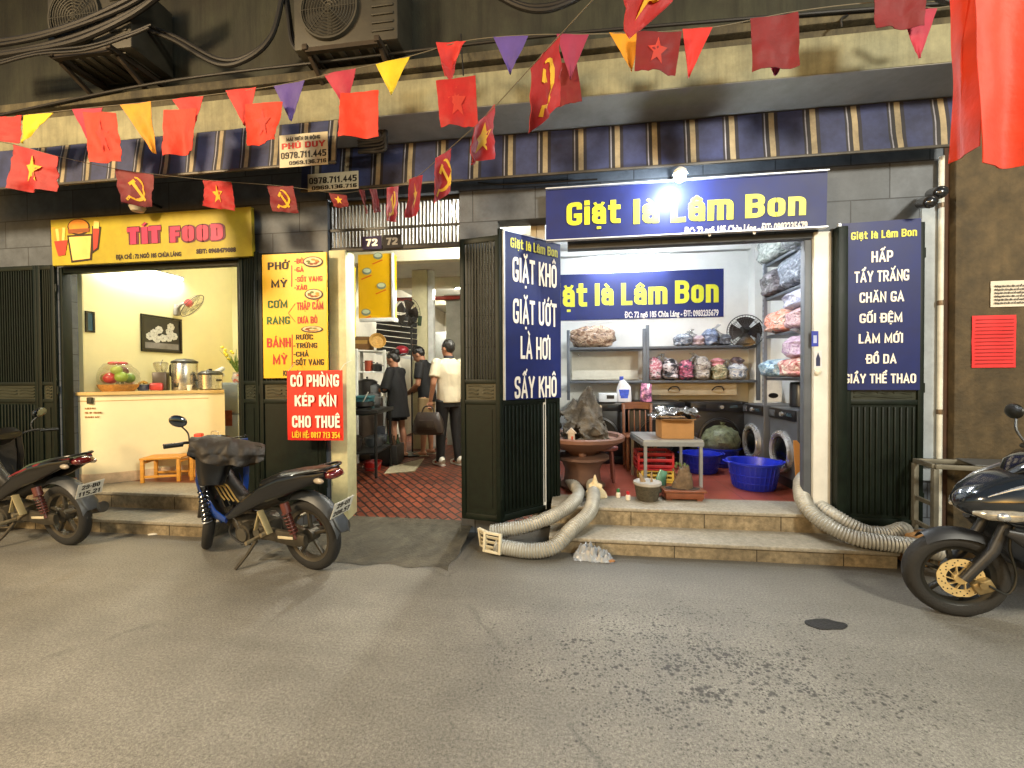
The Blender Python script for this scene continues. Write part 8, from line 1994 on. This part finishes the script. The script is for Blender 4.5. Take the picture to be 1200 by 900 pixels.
# cords
cordm = M('cord', '#6a6250', .7)
def cord(label, pts, r=.003):
    t = thing('bunting_cord', label, 'cord', tuple(pts[len(pts)//2])); mb = MB(); mb.tube(spline(pts, 8), r, 6); mb.build('cord', cordm, t)
cord('thin upper cord carrying pennants along the ledge', [W(x,y,YU+.004) for x, y in ((-60,142),(20,136),(90,128),(160,121),(240,112),(320,101),(400,84),(480,66),(545,48),(620,41),(690,40),(760,38),(835,32),(935,13),(1040,2),(1100,9),(1180,-10))])
cord('thin lower cord sweeping from the left edge up towards the viewer', [W(x,y,d) for x, y, d in ((-40,160,2.3),(15,169,2.5),(67,183,2.62),(136,198,3.05),(180,204,3.1),(255,212,3.3),(330,218,3.4),(395,226,3.52),(430,222,3.55),(460,219,3.3),(487,208,2.95),(520,180,2.52),(568,137,2.1),(639,60,1.71),(690,5,1.45),(740,-46,1.25),(800,-62,1.34),(840,-120,1.0))], .002)

# ================================================================== WALL EQUIPMENT UP HIGH
acm = M('ac_body', '#38352a', .6, var=.3, scale=5, dirt=.85); acd = M('ac_dark', '#2a281f', .6, var=.3); brk = M('bracket_rust', '#3a3024', .7, .4, var=.4, dirt=.5)
def aircon(label, c, w, d, h, rz=0.):
    t = thing('air_conditioner', label, 'air conditioner', c, rz)
    mb = MB(); mb.box((0,0,h/2+.06), (w,d,h), None, .018); mb.build('casing', acm, t, True)
    mb = MB(); rr_ = h*.40; cx_ = -w*.14
    mb.lathe([(rr_*1.08,0),(rr_*1.06,.03),(rr_,.03),(rr_*.98,.0)], (cx_,-d/2,h/2+.06), RX(PI/2), 32, 0, 0, False); g = mb.build('fan_shroud', acm, t, True)
    mb = MB(); mb.lathe([(rr_*.98,.003),(0,.0035)], (cx_,-d/2,h/2+.06), RX(PI/2), 28); mb.build('fan_opening', acd, g, True)
    mb = MB()
    for k in range(9):
        q = rr_*(k+1)/9.5; mb.tube([V((cx_+q*math.cos(2*PI*j/32), -d/2-.028, h/2+.06+q*math.sin(2*PI*j/32))) for j in range(32)], .0045, 5, True)
    for k in range(8): a = 2*PI*k/8; mb.bar((cx_,-d/2-.028,h/2+.06), (cx_+rr_*math.cos(a),-d/2-.028,h/2+.06+rr_*math.sin(a)), .005, .005)
    mb.build('fan_grille', acm, g, True)
    mb = MB()
    for k in range(7): mb.box((w*.36,-d/2-.004,.14+h*.11*k), (w*.2,.014,.02), None, .003)
    mb.build('side_louvres', acm, t, True)
    mb = MB()
    for k in range(6): mb.box((-w*.35+w*.14*k,0,.052), (.05,d-.08,.012), None, .003)
    mb.build('base_ribs', acm, t, True)
    mb = MB()
    for s in (-1,1):
        mb.bar((s*w*.34,-d/2-.08,.02), (s*w*.34,d/2+.25,.02), .045, .045, .004); mb.bar((s*w*.34,-d/2,.0), (s*w*.34,d/2+.22,-.32), .035, .035, .004)
    mb.bar((-w*.34,-d/2-.05,.0),(w*.34,-d/2-.05,.0),.035,.035)
    mb.build('bracket', brk, t, True)
    mb = MB()
    for s in (-1,1):
        mb.bar((s*w*.34-.0,-d/2-.11,.02),(s*w*.34,-d/2-.02,.02),.02,.02)
    return t
q = W(405,62,3.30); aircon('dusty air conditioner with a round fan grille above the middle of the ledge', (q.x, 3.47, q.z+.0), .92, .36, .60)
q = W(108,88,3.30); aircon('dark air conditioner on a rusty bracket above the food shop at upper left', (q.x+.1, 3.40, q.z+.06), .86, .40, .62)
cab = M('cable_black', '#16130f', .6, var=.4)
def cable(label, px, Y, r, n=1, spread=.03):
    pts = [W(x, y, Y if not isinstance(Y, (list,tuple)) else Y[i]) for i, (x, y) in enumerate(px)]
    t = thing('cable_bundle', label, 'cable', tuple(pts[len(pts)//2]))
    for k in range(n):
        mb = MB(); o = V((0, noise.noise(V((k*3.3,0,0)))*spread, spread*(k-(n-1)/2))); mb.tube(spline([p+o*(1+.8*noise.noise(V((i*.9,k*2.1,4)))) for i, p in enumerate(pts)], 8), r*(1-.12*(k%3)), 8); mb.build('cable', cab, t)
cable('thick sagging bundle of black cables at the upper left', ((-40,62),(30,52),(90,36),(150,12),(190,-15)), 3.15, .022, 4, .045)
cable('two black cables dipping between the two air conditioners', ((172,32),(205,45),(255,71),(290,66),(318,40),(332,-12)), 3.35, .020, 2, .05)
cable('black cable pair drooping under the first air conditioner', ((-20,78),(40,62),(100,55),(150,40),(175,30)), 3.05, .010, 2, .04)
cable('pale conduit dropping beside the fan grille', ((334,-10),(338,20),(342,45),(352,62)), 3.38, .018, 2, .05)
cable('black cable loop at the top middle above the pennants', ((575,-12),(610,6),(640,8),(672,-2),(690,-14)), 3.2, .020, 2, .04)
cable('stub of black cable near the big banners', ((1085,-12),(1112,2),(1130,0)), 3.0, .022, 1)
cable('dark cable bundle knotted between the two awnings', ((440,142),(450,150),(452,162),(446,170),(420,172)), 3.6, .016, 5, .03)
cable('thin dark pipe line running along the ledge moulding', ((-60,148),(180,98),(420,68),(640,42),(900,20),(1130,2)), 3.39, .012, 1)
cable('black cable clipped across the dark stone near the gate sign', ((560,214),(600,216),(700,210)), 3.86, .008, 1)
t = thing('wall_hook', 'small iron hook with a dangling wire on the ledge moulding', 'hook', tuple(W(540,60,3.39))); mb = MB(); mb.tube(spline([W(540,40,3.39),W(541,60,3.36),W(543,88,3.30)],5), .006); mb.build('wire', cab, t)
t = thing('wall_hook', 'small bent iron hook on the ledge right of the lone dark red square', 'hook', tuple(W(988,22,3.39))); mb = MB(); mb.tube(spline([W(994,18,3.42),W(986,22,3.36),W(986,32,3.36)],5), .008); mb.build('hook', cab, t)
